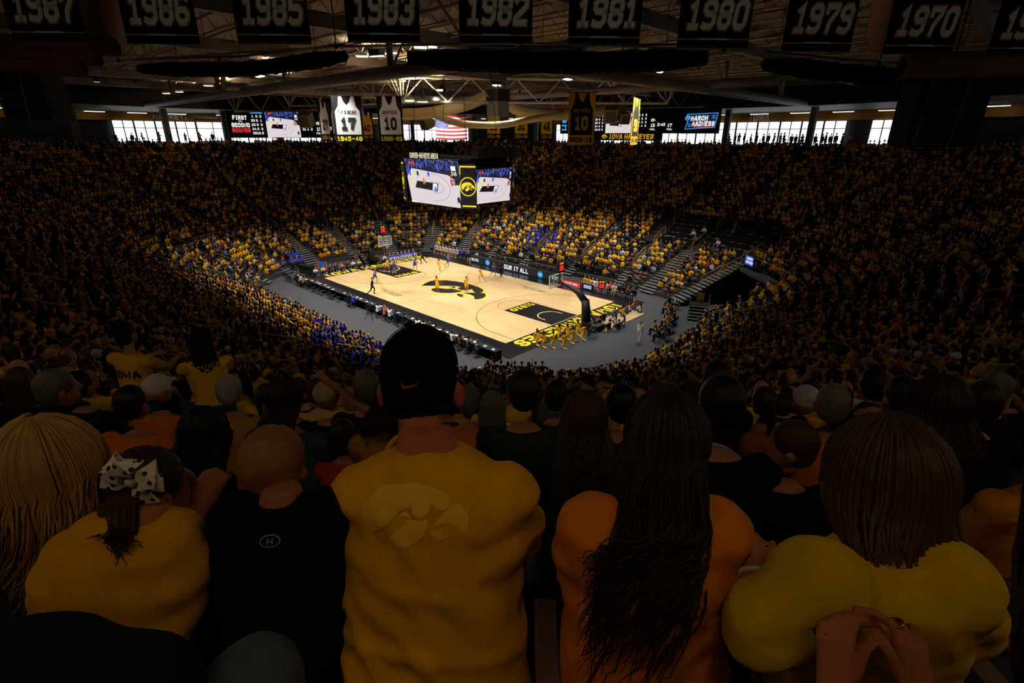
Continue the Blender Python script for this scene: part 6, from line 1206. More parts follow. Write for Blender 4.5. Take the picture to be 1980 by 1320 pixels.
def scale_rings(R, kx, ky=None): return [(a, x * kx, y * (ky or kx)) for a, x, y in R]
def folds(me, amp, seed, zlo, zhi):
    """cloth folds: ridges that gather towards the waist and armpits"""
    V = verts_np(me); N = np.empty(len(V) * 3); me.vertices.foreach_get('normal', N); N = N.reshape(-1, 3); r = np.random.default_rng(seed); x, y, z = V.T; s = np.clip((zhi - z) / (zhi - zlo), 0, 1)
    f = np.zeros(len(V))
    for k in range(5):
        a = r.uniform(-.9, .9); w = r.uniform(26, 52); ph = r.uniform(0, 6); bx = r.uniform(-.15, .15); wave = np.sin(w * (z * math.cos(a) + x * math.sin(a)) + 2.2 * np.sin(7 * x + 5 * y + ph) + ph)
        f += np.maximum(wave, -.2) ** 3 * (0.15 + 0.85 * s ** 1.6) * np.exp(-((x - bx) / .22) ** 2)
    f += .35 * np.sin(60 * z + 4 * np.sin(9 * x)) * np.exp(-((s - .25) / .2) ** 2) * (np.abs(x) > .1)
    set_verts(me, V + N * (f * amp)[:, None])
def strands(J, n, L, seed, conv=0.3, wave=0.012, freq=9.0, rad=0.0036, amax=125, backy=None, scale=1.0, spread=0.0, fine=1.0, ragged=.35, steps=16, endx=None):
    """long hair: a cap of hair plus single locks that run over the skull and fall down the back"""
    r = np.random.default_rng(seed); c, R = J['head'], J['hrot']; mb = MB(); mb.ell(c + R @ V3(0, -.012, .022) * scale, (.088 * scale, .104 * scale, .108 * scale), 16, 12, rot=R)
    for k in range(int(n * 1.7 * fine)):
        a = math.radians(r.uniform(-amax, amax)); off_ = r.uniform(.98, 1.09) * scale; P = []
        for th in np.linspace(6, 98, 7): t = math.radians(th); P.append(c + R @ (V3(.089 * math.sin(t) * math.sin(a), -.106 * math.sin(t) * math.cos(a) - .01, .022 + .112 * math.cos(t)) * off_))
        e = P[-1]; ll = L * (1.05 - ragged * math.sqrt(r.random())); ph = r.uniform(0, 6.28); wv = wave * r.uniform(.5, 1.5); fr_ = freq * r.uniform(.8, 1.25); out = r.uniform(-.3, 1) * spread
        for q in range(1, steps + 1):
            s = q / steps; x = e[0] + (c[0] - e[0]) * conv * s + (0 if endx is None else (endx - c[0]) * s) + wv * math.sin(fr_ * s + ph) * min(1, s * 2) + out * s * (1 if e[0] > c[0] else -1); z = e[2] - ll * s; y = e[1] - .01 * s + .5 * wv * math.cos(fr_ * s + ph)
            if backy is not None: w0 = min(1, s * 1.6); w0 = w0 * w0 * (3 - 2 * w0); y = y * (1 - w0) + min(y, backy(z) - .012 - .02 * r.random()) * w0
            P.append(V3(x, y, z))
        m_ = len(P); rr = rad * r.uniform(.6, 1.4) * scale / fine ** .6; mb.tube(P, [rr * (.75 if i < 3 else 1.0) * (1 - .75 * max(0, (i - 9) / (m_ - 10))) for i in range(m_)], 4)
    return mb
def hero(name, row, px, label, head, neck, sh, el, wr, rings=RING_M, shirt='#d99a12', hair='short', haircol='dark', skin='#b97a58', sleeve=.36, pel=(0, 0, .5), hscale=1.0, head_yaw=0.0, head_pitch=0.1, head_roll=0.0, trou='#16171b', voxel=.010, fold=.006, seed=1, hairL=.3, capcol='#0b0b0c', sleeve_g=.022, legs=True, locks=110, lock_kw=None, arm_thin=1.0, cat='person', smooth=4, extra=None):
    loc, yaw = arc_place(row, px); Q = lambda p: to_loc(at_depth(*p), loc, yaw)
    J = {'head': Q(head), 'neck': Q(neck), 'shL': Q(sh[0]), 'shR': Q(sh[1]), 'elL': Q(el[0]), 'elR': Q(el[1]), 'wrL': Q(wr[0]), 'wrR': Q(wr[1]), 'pel': V3(*pel)}
    J['sp'] = (J['neck'] - J['pel']) / np.linalg.norm(J['neck'] - J['pel']); J['sx'] = (J['shR'] - J['shL']) / np.linalg.norm(J['shR'] - J['shL']); J['hrot'] = rotz(head_yaw) @ roty(head_roll) @ rotx(-head_pitch)
    for s, q in ((-1, 'L'), (1, 'R')): J['hip' + q] = V3(s * .1, .03, .5) + V3(pel[0], 0, 0); J['kn' + q] = V3(s * .14 + pel[0], .44, .5); J['an' + q] = V3(s * .14 + pel[0], .42, .09)
    body = head_prims(J, s=hscale) + hero_torso(J, scale_rings(rings, .88)) + [cap_prim(J['neck'] - J['sp'] * .05, J['head'] + J['hrot'] @ V3(0, -.01, -.07) * hscale, .055 * hscale, .056 * hscale)]
    if extra: body += extra(J)
    shirtp = hero_torso(J, [r_ for r_ in rings if r_[0] < 1.02], .008)
    for q in 'LR': body += arm_prims(J, q, thin=arm_thin); shirtp += arm_prims(J, q, 0, sleeve, sleeve_g, thin=arm_thin)
    bm_ = remesh(body, voxel * .8, 3, 'body'); bm_.materials.append(M_SKIN); o = link(name, bm_, None, loc=loc, rz=yaw, label=label, cat=cat, color=lin(skin))
    sm = remesh(shirtp, voxel, smooth, 'shirt'); zs = verts_np(sm)[:, 2]
    if fold: folds(sm, fold, seed, zs.min(), zs.max())
    sm.materials.append(M_SHIRT); so = link('shirt', sm, o, color=lin(shirt))
    if legs: tm = remesh(leg_prims(J, 'L', g=.012) + leg_prims(J, 'R', g=.012) + [ell_geo(J['pel'] + V3(0, .02, -.03), (.17, .14, .1), 14, 8)] + shoe_prims(J, 'L') + shoe_prims(J, 'R'), .02, 3, 'trousers'); tm.materials.append(M_TROU); link('trousers', tm, o, color=lin(trou))
    ho = None; pel_, nk = J['pel'], J['neck']
    dep_ = max(r_[2] for r_ in rings) * .9; backy = lambda z: pel_[1] + (nk[1] - pel_[1]) * np.clip((z - pel_[2]) / (nk[2] - pel_[2]), 0, 1) - dep_
    if hair == 'locks':
        kw = dict(conv=.25, wave=.014, backy=backy, scale=hscale); kw.update(lock_kw or {}); nape = kw.pop('nape', None)
        if nape is not None: kw['backy'] = lambda z: nk[1] - nape
        ho = strands(J, locks, hairL, seed, **kw).build('hair', M_HAIR, o, smooth=True, color=lin(HAIR_COL.get(haircol, haircol)))
    elif hair != 'bald':
        hp = hair_prims(J, hair)
        if hscale != 1.0: hp = [([J['head'] + (np.asarray(v) - J['head']) * hscale for v in vs], fs) for vs, fs in hp]
        hm = remesh(hp, voxel * .8, 2, 'hair'); hm.materials.append(M_HAIR if 'cap' not in hair else M_SHIRT); ho = link('hair' if 'cap' not in hair else 'cap', hm, o, color=lin(HAIR_COL.get(haircol, haircol)) if 'cap' not in hair else lin(capcol))
        if 'cap' not in hair and hair != 'curly':
            V = verts_np(hm); N = np.empty(len(V) * 3); hm.vertices.foreach_get('normal', N); N = N.reshape(-1, 3); D = V - J['head']; az = np.arctan2(D[:, 0], -D[:, 1]); set_verts(hm, V + N * (.0018 * np.sin(az * 46 + 9 * np.sin(D[:, 2] * 30)) + .0015 * np.sin(az * 23 + D[:, 2] * 60))[:, None])
    return o, so, ho, J, loc, yaw
def decal(polys, so, J, frame, m, name, parent, eps=.003, sub=.012, fwd=V3(0, 1, 0)):
    """flat print laid on a surface: polygons in a frame behind the back are cast forwards on to the mesh"""
    me = so.data; bv = BVHTree.FromPolygons([v.co for v in me.vertices], [p.vertices[:] for p in me.polygons]); o, ux, uy = [np.asarray(q, float) for q in frame]
    bm = bmesh.new()
    for p in polys:
        tri = tessellate_polygon([[Vector((x, y, 0)) for x, y in p]]); vs = [bm.verts.new((x, y, 0)) for x, y in p]
        for t in tri:
            try: bm.faces.new([vs[i] for i in t])
            except ValueError: pass
    for _ in range(7):
        es = [e for e in bm.edges if e.calc_length() > sub]
        if not es: break
        bmesh.ops.subdivide_edges(bm, edges=es, cuts=1); bmesh.ops.triangulate(bm, faces=bm.faces[:])
    for v in bm.verts:
        q = o + v.co.x * ux + v.co.y * uy; h = bv.ray_cast(Vector(q), Vector(fwd))
        if h[0] is not None: v.co = h[0] + h[1] * eps * (1 if h[1].dot(Vector(fwd)) < 0 else -1)
        else: v.co = Vector(q + fwd * .3)
    me2 = bpy.data.meshes.new(name); bm.to_mesh(me2); bm.free(); me2.polygons.foreach_set('use_smooth', [True] * len(me2.polygons)); me2.materials.append(m); return link(name, me2, parent)
# --- stadium seats: built once, copied
def seat_meshes():
    n = 12; back = []
    vs, fs = [], []
    for e in (0, .03):
        for j, z in enumerate((.40, .55, .70, .80, .815)):
            for i in range(n + 1):
                u = i / n * 2 - 1; vs.append((u * .235, -.20 - e * (1 if j < 4 else .5) - .05 * (1 - u * u) - (z - .4) * .16, z - (.03 * u ** 6 if j >= 3 else 0)))
    R = n + 1; K = R * 5
    for j in range(4):
        for i in range(n): a = j * R + i; fs += [(a + 1, a, a + R, a + R + 1), (K + a, K + a + 1, K + a + R + 1, K + a + R)]
    for i in range(n): fs += [(4 * R + i + 1, 4 * R + i, K + 4 * R + i, K + 4 * R + i + 1), (i, i + 1, K + i + 1, K + i)]
    for j in range(4): fs += [(j * R, K + j * R, K + j * R + R, j * R + R), (j * R + n, j * R + R + n, K + j * R + R + n, K + j * R + n)]
    M_SEAT = mat('brown_seat_shell', '#59483e', rough=.55, var=.12); M_ARM = mat('brown_armrest', '#6a5346', rough=.5, var=.12)
    return {'backrest': MB().add(vs, fs).mesh('backrest', M_SEAT, True), 'seat_pan': MB().box((0, .0, .40), (.45, .42, .05)).mesh('seat_pan', M_SEAT), 'armrest': MB().box((0, -.02, .62), (.055, .46, .03)).box((0, .05, .33), (.04, .08, .58)).mesh('armrest', M_ARM), 'pedestal': MB().box((0, -.05, .19), (.1, .1, .38)).mesh('pedestal', M_BLACKM)}
SEATM = seat_meshes()
def stadium_seat(row, px, label, arms=(-1, 1), back=.0, dx=0.0):
    loc, yaw = arc_place(row, px, .6, back); o = empty('stadium_seat', loc, yaw, label=label, cat='seat', group='brown stadium seats')
    for k in ('backrest', 'seat_pan', 'pedestal'): link(k, SEATM[k], o)
    for s in arms: link('armrest', SEATM['armrest'], o, loc=(s * .265, 0, 0))
stadium_seat(33, 835, 'brown seat of the capped man in gold'); stadium_seat(33, 1262, 'brown seat under the long-haired woman in orange', (1,)); stadium_seat(33, 1690, 'brown seat under the woman in the yellow sweatshirt', (1,)); stadium_seat(33, 410, 'brown seat of the fair-haired boy in black', (-1,)); stadium_seat(33, -15, 'brown seat at the lower left corner', (-1,))
for k, px in enumerate((150, 420, 700, 1100, 1370, 1640, 1900)): stadium_seat(32, px, ['brown seat left of the headband woman', 'brown seat of the headband woman', 'brown seat ahead of the capped man, to his left', 'brown seat of the wavy-haired woman', 'brown seat of the balding man', 'brown seat between the boy and the curly-haired woman', 'brown seat of the curly-haired woman'][k], (-1,))
# --- the man in the black cap
MAN_RINGS = RING_M
o, so, ho, J, loc, yaw = hero('capped_man', 33, 838, 'man from behind in black cap and gold tee with a bird head emblem', (812, 738, 1.33), (816, 848, 1.22), ((708, 958, 1.19), (974, 954, 1.19)), ((668, 1062, 1.27), (1012, 1045, 1.30)), ((700, 1080, 1.5), (980, 1060, 1.5)), rings=scale_rings(RING_M, 1.0), shirt='#e0a012', hair='short', haircol='black', skin='#b5623c', hscale=1.0, head_pitch=.22, fold=.022, seed=4, sleeve=.40, sleeve_g=.02, arm_thin=.94, pel=(0, 0, .5), extra=lambda J: [ell_geo(J['head'] + J['hrot'] @ V3(q * .101, .0, -.035), (.011, .024, .036), 10, 8, J['hrot'] @ rotz(-q * .55)) for q in (-1, 1)])
c, R = J['head'], J['hrot']; cm_ = remesh([ell_geo(c + R @ V3(0, -.006, .046), (.097, .117, .102), 20, 14, R), loft_geo([(c + R @ V3(0, -.012, -.048), R @ V3(.088, 0, 0), R @ V3(0, .106, 0)), (c + R @ V3(0, -.01, .0), R @ V3(.096, 0, 0), R @ V3(0, .116, 0)), (c + R @ V3(0, -.008, .05), R @ V3(.097, 0, 0), R @ V3(0, .117, 0))], 24), loft_geo([(c + R @ V3(0, .08, -.0), R @ V3(.085, 0, 0), R @ V3(0, 0, .012)), (c + R @ V3(0, .15, -.015), R @ V3(.08, 0, 0), R @ V3(0, 0, .01)), (c + R @ V3(0, .19, -.025), R @ V3(.05, 0, 0), R @ V3(0, 0, .008))], 14)], .006, 3, 'cap'); cm_.materials.append(mat('black_cap_cloth', '#0d0d0e', rough=.95, bump=.3, bscale=120, spec=.1)); co = link('cap', cm_, o)
SW_ = [(-.30, .02), (-.27, .10), (-.20, .12), (-.10, .09), (.12, .13), (.40, .22), (.10, .02), (-.08, -.06), (-.20, -.08), (-.28, -.04)]
SW_ = [(-.5, .17), (-.46, -.02), (-.38, -.10), (-.22, -.11), (0, -.05), (.25, .06), (.5, .17), (.2, .09), (-.1, .02), (-.26, -.01), (-.36, .02), (-.42, .08)]
decal([[(x * .046, y * .046) for x, y in SW_]], co, J, (c + R @ V3(.004, -.3, -.02), V3(1, 0, 0), UP), mat('orange_thread', '#d8641c', rough=.6), 'curved_mark', co, .0015, .006)
MB().ell(c + R @ V3(0, -.006, .149), (.008, .008, .005), 8, 6).build('button', MATS['black_cap_cloth'], co)
for a in (0, PI / 3, 2 * PI / 3): MB().tube([c + R @ V3(.099 * math.cos(t) * math.cos(a), -.006 + .119 * math.cos(t) * math.sin(a), .046 + .104 * math.sin(t)) for t in np.linspace(.0, PI, 17)], .0013, 4).build('seam', MATS['black_cap_cloth'], co)
EMB = [[(x * .225, y * .165) for x, y in p] for p in EMBLEM]; pc = to_loc(at_depth(806, 985, 1.1), loc, yaw); decal(EMB, so, J, (pc + V3(0, -.12, .0), V3(1, 0, 0), V3(0, .15, .99)), mat('pale_gold_print', '#efb52c', rough=.8), 'emblem_print', so, .003, .012)
MB().tube([J['neck'] + V3(.083 * math.cos(a * PI / 12), .0 + .075 * math.sin(a * PI / 12), -.03 + .012 * math.sin(a * PI / 12)) for a in range(24)], .007, 6, close=True).build('collar', M_SHIRT, so, smooth=True, color=lin('#e0a012'))
# --- the woman in orange with long dark hair
o, so, ho, J, loc, yaw = hero('long_haired_woman', 33, 1250, 'woman from behind in orange tee with long loose dark hair', (1285, 865, 1.24), (1268, 975, 1.14), ((1152, 1030, 1.10), (1372, 1035, 1.12)), ((1122, 1105, 1.17), (1394, 1110, 1.2)), ((1160, 1130, 1.4), (1370, 1130, 1.4)), rings=scale_rings(RING_W, 1.02), shirt='#d97a14', hair='locks', haircol='#2a1a10', skin='#a8623e', hairL=.40, locks=230, head_pitch=.3, lock_kw=dict(conv=.30, wave=.020, rad=.0032, ragged=.88, freq=5, endx=-.075), fold=.016, seed=9, sleeve=.40, sleeve_g=.024)
MB().tube([J['neck'] + V3(.075 * math.cos(a * PI / 12), .07 * math.sin(a * PI / 12), -.03) for a in range(24)], .006, 6, close=True).build('collar', M_SHIRT, so, smooth=True, color=lin('#d97a14'))
# --- the woman with the brown bob in a yellow sweatshirt
o, so, ho, J, loc, yaw = hero('brown_bob_woman', 33, 1690, 'woman with straight brown bob leaning forward in a yellow sweatshirt', (1702, 940, 1.13), (1702, 1045, 1.09), ((1585, 1135, .98), (1822, 1130, 1.0)), ((1470, 1215, .98), (1862, 1200, 1.08)), ((1452, 1095, 1.10), (1850, 1150, 1.3)), rings=scale_rings(RING_M, .95), shirt='#c9a21a', hair='locks', haircol='#46301a', skin='#b0714c', hairL=.19, locks=250, head_pitch=.25, lock_kw=dict(conv=-.1, wave=.006, rad=.0042, ragged=.2, freq=4, spread=.02, nape=.085, endx=-.02, scale=1.16), fold=.014, seed=12, sleeve=.62, sleeve_g=.03, hscale=1.02)
w_, e_ = J['wrL'], J['elL']; d = (w_ - e_) / np.linalg.norm(w_ - e_); x_, y_ = frame_of(d); q = w_ - d * .035
MB().tube([q + x_ * .034 * math.cos(a * PI / 10) + y_ * .034 * math.sin(a * PI / 10) for a in range(20)], [(.004, .011)] * 20, 6, close=True).build('watch', mat('white_rubber', '#d8d8d4', rough=.5), o, smooth=True)
# --- the fair-haired boy in black
o, so, ho, J, loc, yaw = hero('fair_haired_boy', 33, 520, 'boy from behind with short fair hair and black tee', (533, 905, 1.22), (548, 975, 1.15), ((470, 1010, 1.14), (618, 1005, 1.14)), ((455, 1100, 1.2), (640, 1100, 1.2)), ((480, 1150, 1.4), (610, 1150, 1.4)), rings=scale_rings(RING_W, .86), shirt='#0b0b0d', hair='short', haircol='#80592a', skin='#9c5e3e', hscale=.80, head_pitch=.12, fold=.004, seed=15, arm_thin=.85)
ov = [[(.020 * math.cos(a * PI / 14) * k, .0095 * math.sin(a * PI / 14) * k) for a in (range(29))] for k in (1.0,)]; ring = [(.021 * math.cos(a * PI / 14), .010 * math.sin(a * PI / 14)) for a in range(28)]; ringi = [(.0185 * math.cos(a * PI / 14), .008 * math.sin(a * PI / 14)) for a in range(28)]
RQ = [[ring[k], ring[(k + 1) % 28], ringi[(k + 1) % 28], ringi[k]] for k in range(28)] + [[(-.006, -.004), (-.003, -.004), (-.003, .004), (-.006, .004)], [(.003, -.004), (.006, -.004), (.006, .004), (.003, .004)], [(-.006, -.001), (.006, -.001), (.006, .001), (-.006, .001)]]
pc = to_loc(at_depth(533, 1030, 1.08), loc, yaw); decal(RQ, so, J, (pc + V3(0, -.1, 0), V3(1, 0, 0), V3(0, .2, .98)), mat('grey_print', '#8d8d92', rough=.8), 'oval_logo_print', so, .002, .02)
# --- the girl with the bow
o, so, ho, J, loc, yaw = hero('girl_with_bow', 33, 245, 'small girl in gold tee with ponytail and a big spotted bow', (292, 945, 1.2), (268, 1015, 1.10), ((205, 1050, 1.05), (328, 1045, 1.10)), ((190, 1130, 1.05), (352, 1060, 1.22)), ((230, 1160, 1.3), (385, 985, 1.3)), rings=scale_rings(RING_W, .92, .9), shirt='#cf9410', hair='short', haircol='#2e1b10', skin='#b0673f', hscale=.80, head_pitch=.05, head_yaw=-.5, fold=.014, seed=21, pel=(-.10, -.12, .46), arm_thin=.75)
c = J['head']; tail0 = to_loc(at_depth(262, 935, 1.10), loc, yaw); tb_ = MB(); rr = np.random.default_rng(3); tend = to_loc(at_depth(238, 1075, 1.0), loc, yaw)
for k in range(130):
    a = rr.uniform(0, 2 * PI); r_ = rr.uniform(0, .024); o_ = V3(r_ * math.cos(a), r_ * math.sin(a) * .7, 0); e_ = tend + V3(rr.normal(0, .014), rr.normal(0, .008), rr.uniform(-.02, .07)); m1 = tail0 * .72 + tend * .28 + o_ * 1.5 + V3(-.012, -.02, .01); m2 = tail0 * .35 + tend * .65 + o_ * 1.5 + V3(-.01, -.015, 0)
    tb_.tube([tail0 + o_ * .5, m1, m2, e_], [.003, .0042, .0036, .0008], 4)
tb_.build('ponytail', M_HAIR, o, smooth=True, color=lin('#3c2413'))
bow_m = bpy.data.materials.new('spotted_ribbon'); bow_m.use_nodes = True; nt = bow_m.node_tree; vo = nt.nodes.new('ShaderNodeTexVoronoi'); vo.inputs['Scale'].default_value = 62; tc = nt.nodes.new('ShaderNodeTexCoord'); nt.links.new(tc.outputs['Object'], vo.inputs['Vector']); rp = nt.nodes.new('ShaderNodeValToRGB'); rp.color_ramp.interpolation = 'CONSTANT'; rp.color_ramp.elements[0].color = (.012, .012, .012, 1); rp.color_ramp.elements[1].position = .33; rp.color_ramp.elements[1].color = (*lin('#d6d0b4'), 1); nt.links.new(vo.outputs['Distance'], rp.inputs['Fac']); nt.links.new(rp.outputs['Color'], nt.nodes['Principled BSDF'].inputs['Base Color']); nt.nodes['Principled BSDF'].inputs['Roughness'].default_value = .8
bc = to_loc(at_depth(264, 922, 1.07), loc, yaw); bw = empty('hair_bow', loc, yaw, label='big white bow with black spots in the girl hair', cat='bow')
def ribbon(pts, wd, nm, nrm=V3(0, -1, .2), th=.004):
    P = [V3(*p) * .001 + bc for p in pts]; vs = []
    for i, p in enumerate(P):
        d = P[min(i + 1, len(P) - 1)] - P[max(i - 1, 0)]; s = np.cross(d, nrm); s /= np.linalg.norm(s) + 1e-9; ww = wd[i] * .0005; n_ = np.cross(s, d); n_ /= np.linalg.norm(n_) + 1e-9
        for e in (-1, 1): vs += [p + s * ww * e + n_ * th / 2, p + s * ww * e - n_ * th / 2]
    fs = []
    for i in range(len(P) - 1): a, b = 4 * i, 4 * i + 4; fs += [(a, a + 2, b + 2, b), (a + 3, a + 1, b + 1, b + 3), (a + 2, a + 3, b + 3, b + 2), (a + 1, a, b, b + 1)]
    fs += [(0, 1, 3, 2), (len(vs) - 2, len(vs) - 1, len(vs) - 3, len(vs) - 4)]
    return MB().add(vs, fs).build(nm, bow_m, bw, smooth=False)
ribbon([(0, 0, 0), (-18, -22, 14), (-34, -26, 30), (-30, -4, 42), (-10, 0, 20)], [14, 34, 42, 40, 12], 'loop'); ribbon([(0, 0, 0), (20, -24, 8), (44, -24, 14), (48, 0, 22), (8, 2, 8)], [14, 38, 48, 40, 12], 'loop'); ribbon([(0, 0, 0), (-8, -26, 22), (4, -30, 46), (12, -4, 44), (2, 4, 10)], [12, 32, 40, 36, 12], 'loop')
ribbon([(0, -4, 0), (-30, -14, -4), (-66, -10, 4)], [14, 34, 46], 'tail'); ribbon([(0, -4, 0), (14, -18, -24), (20, -12, -56)], [14, 36, 48], 'tail'); ribbon([(0, -4, 0), (34, -12, -6), (58, -4, -8)], [14, 30, 40], 'tail'); MB().ell(bc + V3(0, -.014, 0), (.013, .012, .014), 10, 8).build('knot', bow_m, bw, smooth=True)
# --- other close figures: (name, row, px, label, style...)
def mid(row, px, label, style='short', hair='dark', shirt='#111113', k=1.0, lean=.2, arms='lap', yaw_=0.0, hy=0.0, wide=1.0, locks=0, L=.3, cap=None, dz=0.0, seed=1, skin=None, sleeve=.36, fwd=0.0, wave=.014, conv=.25, name='spectator', free=False, endx=None, fine=1.0):
    loc, yaw = arc_place(row, px, .9 * k); J = pose_sit(lean=lean, arms=arms, head_yaw=hy); M_ = person_meshes(J, 'short' if locks else style, voxel=.016, wide=wide, deep=wide, sleeve=sleeve)
    loc = loc + V3(-math.sin(yaw + yaw_) * fwd, math.cos(yaw + yaw_) * fwd, dz); folds(M_['shirt'], .005, seed, .45, 1.05)
    if locks: dd = J['pel']; nk = J['neck']; by = lambda z: dd[1] + (nk[1] - dd[1]) * np.clip((z - dd[2]) / (nk[2] - dd[2]), 0, 1) - .115; M_['hair'] = strands(J, locks, L, seed, backy=None if free else by, wave=wave, conv=conv, endx=endx, fine=fine).mesh('hair', M_HAIR, True)
    o = add_person(loc, yaw + yaw_, M_, style, shirt, hair if hair in HAIR_COL else 'dark', label, 'person', None, k, skin=skin or '#a06a48', capcol=cap or '#111113'); o.name = name; return o, J, loc, yaw + yaw_
# row 33 left edge
mid(33, 88, 'woman with long wavy blond hair at the left edge', 'long', 'blond', '#15151a', locks=230, L=.46, seed=31, wave=.03, conv=-.15, lean=.12, dz=-.16, free=True, endx=.0, fine=2.2, name='blond_woman', skin='#a06a48')
# row 32
mid(31, 105, 'grey-haired man in dark jacket beside the blond woman', 'short', 'grey', '#0c0c0e', seed=32, hy=-.6, wide=1.05, sleeve=.95, k=1.0); o_, J_, l_, y_ = mid(32, 385, 'woman with dark curly hair and a shiny hairband', 'curly', 'black', '#0b0b0c', locks=170, L=.30, seed=33, wave=.04, conv=-.35, sleeve=.95, k=.92, dz=-.06)
MB().tube([J_['head'] + V3(.093 * math.cos(a), .02, .03 + .104 * math.sin(a)) for a in np.linspace(.1, PI - .1, 18)], .0055, 6).build('hairband', mat('shiny_hairband', '#30323a', rough=.15, metal=.6), o_, smooth=True)
mid(32, 1128, 'woman with long wavy brown hair left of the orange tee', 'long', 'brown', '#121012', locks=170, L=.34, seed=34, wave=.028, conv=-.2, k=.95, sleeve=.95)
o_, J_, l_, y_ = mid(32, 1400, 'balding man in black jersey with a white collar edge', 'short', 'black', '#0b0b0d', seed=35, wide=1.12, k=1.0, lean=.25); MB().tube([J_['neck'] + V3(.088 * math.cos(a * PI / 12), .01 + .082 * math.sin(a * PI / 12), -.03 + .012 * math.sin(a * PI / 12)) for a in range(24)], .0055, 6, close=True).build('collar_edge', M_WHITE, o_, smooth=True)
mid(32, 1520, 'boy in black turned to the left with short brown hair', 'short', 'brown', '#08080a', k=.84, seed=36, hy=1.1, lean=.15, dz=.05); mid(32, 1812, 'woman with long dark wavy hair and grey scarf', 'long', 'dark', '#26272a', locks=180, L=.32, seed=37, wave=.035, conv=-.25, k=1.0, sleeve=.95); mid(32, 1945, 'woman with short curly grey hair and ribbed gold top at the right edge', 'curly', 'grey', '#c27a18', locks=90, L=.03, seed=38, wave=.03, k=.98, wide=1.05, fwd=-.22, dz=.02)
# row 31
mid(31, -60, 'dark-haired spectator in black behind the blond hair', 'long', 'black', '#0c0c0d', locks=90, L=.25, seed=40); mid(31, 250, 'spectator in orange tee seen left of the white cap', 'short', 'black', '#c9690f', seed=41, k=.94); mid(31, 548, 'woman in teal denim jacket with long dark hair', 'long', 'dark', '#2c4448', locks=130, L=.26, seed=42, conv=.1, sleeve=.95); mid(31, 662, 'child in red tee with short dark hair', 'short', 'dark', '#a8301a', k=.80, seed=43, dz=.03); mid(31, 752, 'woman in tan gold top with curly dark hair beside the cap', 'curly', 'dark', '#9a6e22', locks=110, L=.16, seed=44, wave=.04, conv=-.1)
mid(31, 1012, 'broad spectator in dark green top right of the cap', 'short', 'dark', '#232822', wide=1.12, seed=45, k=1.06, sleeve=.95); mid(31, 1200, 'spectator in black right of the dark green back', 'short', 'black', '#0d0d0f', seed=46); mid(31, 1340, 'spectator in charcoal left of the balding man', 'long', 'dark', '#1a1a1c', locks=80, L=.25, seed=47); o_, J_, l_, y_ = mid(31, 1612, 'man in orange tee with printed back and grey hair', 'short', 'grey', '#c9600f', seed=48, hy=-.5)
mid(31, 1745, 'dark-haired spectator in gold right of the printed tee', 'short', 'black', '#b3831a', seed=49, k=1.03); mid(31, 1900, 'spectator in black below the grey-haired man with glasses', 'short', 'dark', '#101012', seed=50)
so_ = [c for c in o_.children if c.name.startswith('shirt')][0]; b = []
for k, (s, hh, z) in enumerate((('TEAM', .022, .93), ('PROUD', .018, .88), ('SPONSORS', .014, .83))): Q_, W_ = text_quads(s, hh, t=1.2); b += [[(p[0], p[1] + z - .88) for p in q] for q in Q_]
decal([[(x, y) for x, y in q] for q in b], so_, J_, (V3(0, -.5, .86), V3(1, 0, 0), V3(0, 0, 1)), mat('dark_tee_print', '#3a1c08', rough=.8), 'back_print', so_, .003, .03)
# row 30
R30 = [(35, 'long', 'brown', '#101012', 1.0, 'lap', 0, 0), (150, 'short', 'black', '#1a1a1c', 1.0, 'lap', 0, 0), (300, 'cap', 'dark', '#c9690f', 1.0, 'lap', 0, '#c9c6b8'), (440, 'short', 'white', '#a8761a', 1.02, 'lap', 0, 0), (560, 'short', 'black', '#0d0d0f', 1.0, 'lap', 0, 0), (628, 'cap', 'dark', '#16161a', 1.0, 'head', 0, '#a89a6c'), (705, 'short', 'grey', '#141416', 1.08, 'lap', 0, 0), (905, 'short', 'grey', '#c06a12', 1.0, 'lap', 0, 0), (950, 'bob', 'grey', '#6a6a64', .97, 'lap', .1, 0), (1075, 'short', 'black', '#111113', 1.04, 'lap', 0, 0), (1170, 'long', 'blond', '#4a3a26', .98, 'lap', 130, 0), (1275, 'short', 'dark', '#a5611a', 1.0, 'lap', 0, 0), (1385, 'short', 'black', '#0c0c0e', 1.15, 'lap', 0, 0), (1478, 'pony', 'dark', '#8a5a16', 1.0, 'lap', 0, 0), (1560, 'cap', 'dark', '#3a3a3c', 1.0, 'lap', 0, '#b8b8b4'), (1690, 'short', 'black', '#0d0d0f', 1.1, 'lap', 0, 0), (1800, 'short', 'black', '#b07d16', 1.04, 'lap', 0, 0), (1925, 'short', 'grey', '#17171a', 1.06, 'lap', .5, 0)]
PH = {'long': 'long', 'short': 'short', 'cap': 'cap', 'bob': 'bobbed', 'pony': 'ponytail'}
LB = ['brown long-haired spectator in black at the far left, fourth row', 'dark spectator beside the grey-haired man at left', 'spectator in orange tee and white cap worn backwards', 'white-haired spectator in gold left of the denim jacket', 'black-haired spectator in black beside the denim jacket', 'spectator with a hand on his tan cap', 'tall grey crew-cut spectator left of the black cap', 'grey crew-cut spectator in orange right of the black cap', 'spectator with grey bob right of the black cap', 'dark-haired spectator above the wavy brown hair', 'spectator with long blond hair beyond the orange tee woman', 'dark-haired spectator in orange-brown above the long-haired woman', 'tall man in black with bare neck above the balding man', 'spectator with dark ponytail in ochre top', 'spectator in pale cap and grey top beyond the boy', 'tall man in black before the railing at right', 'dark-haired spectator in gold looking left near the right edge', 'grey-haired man with glasses near the right edge']
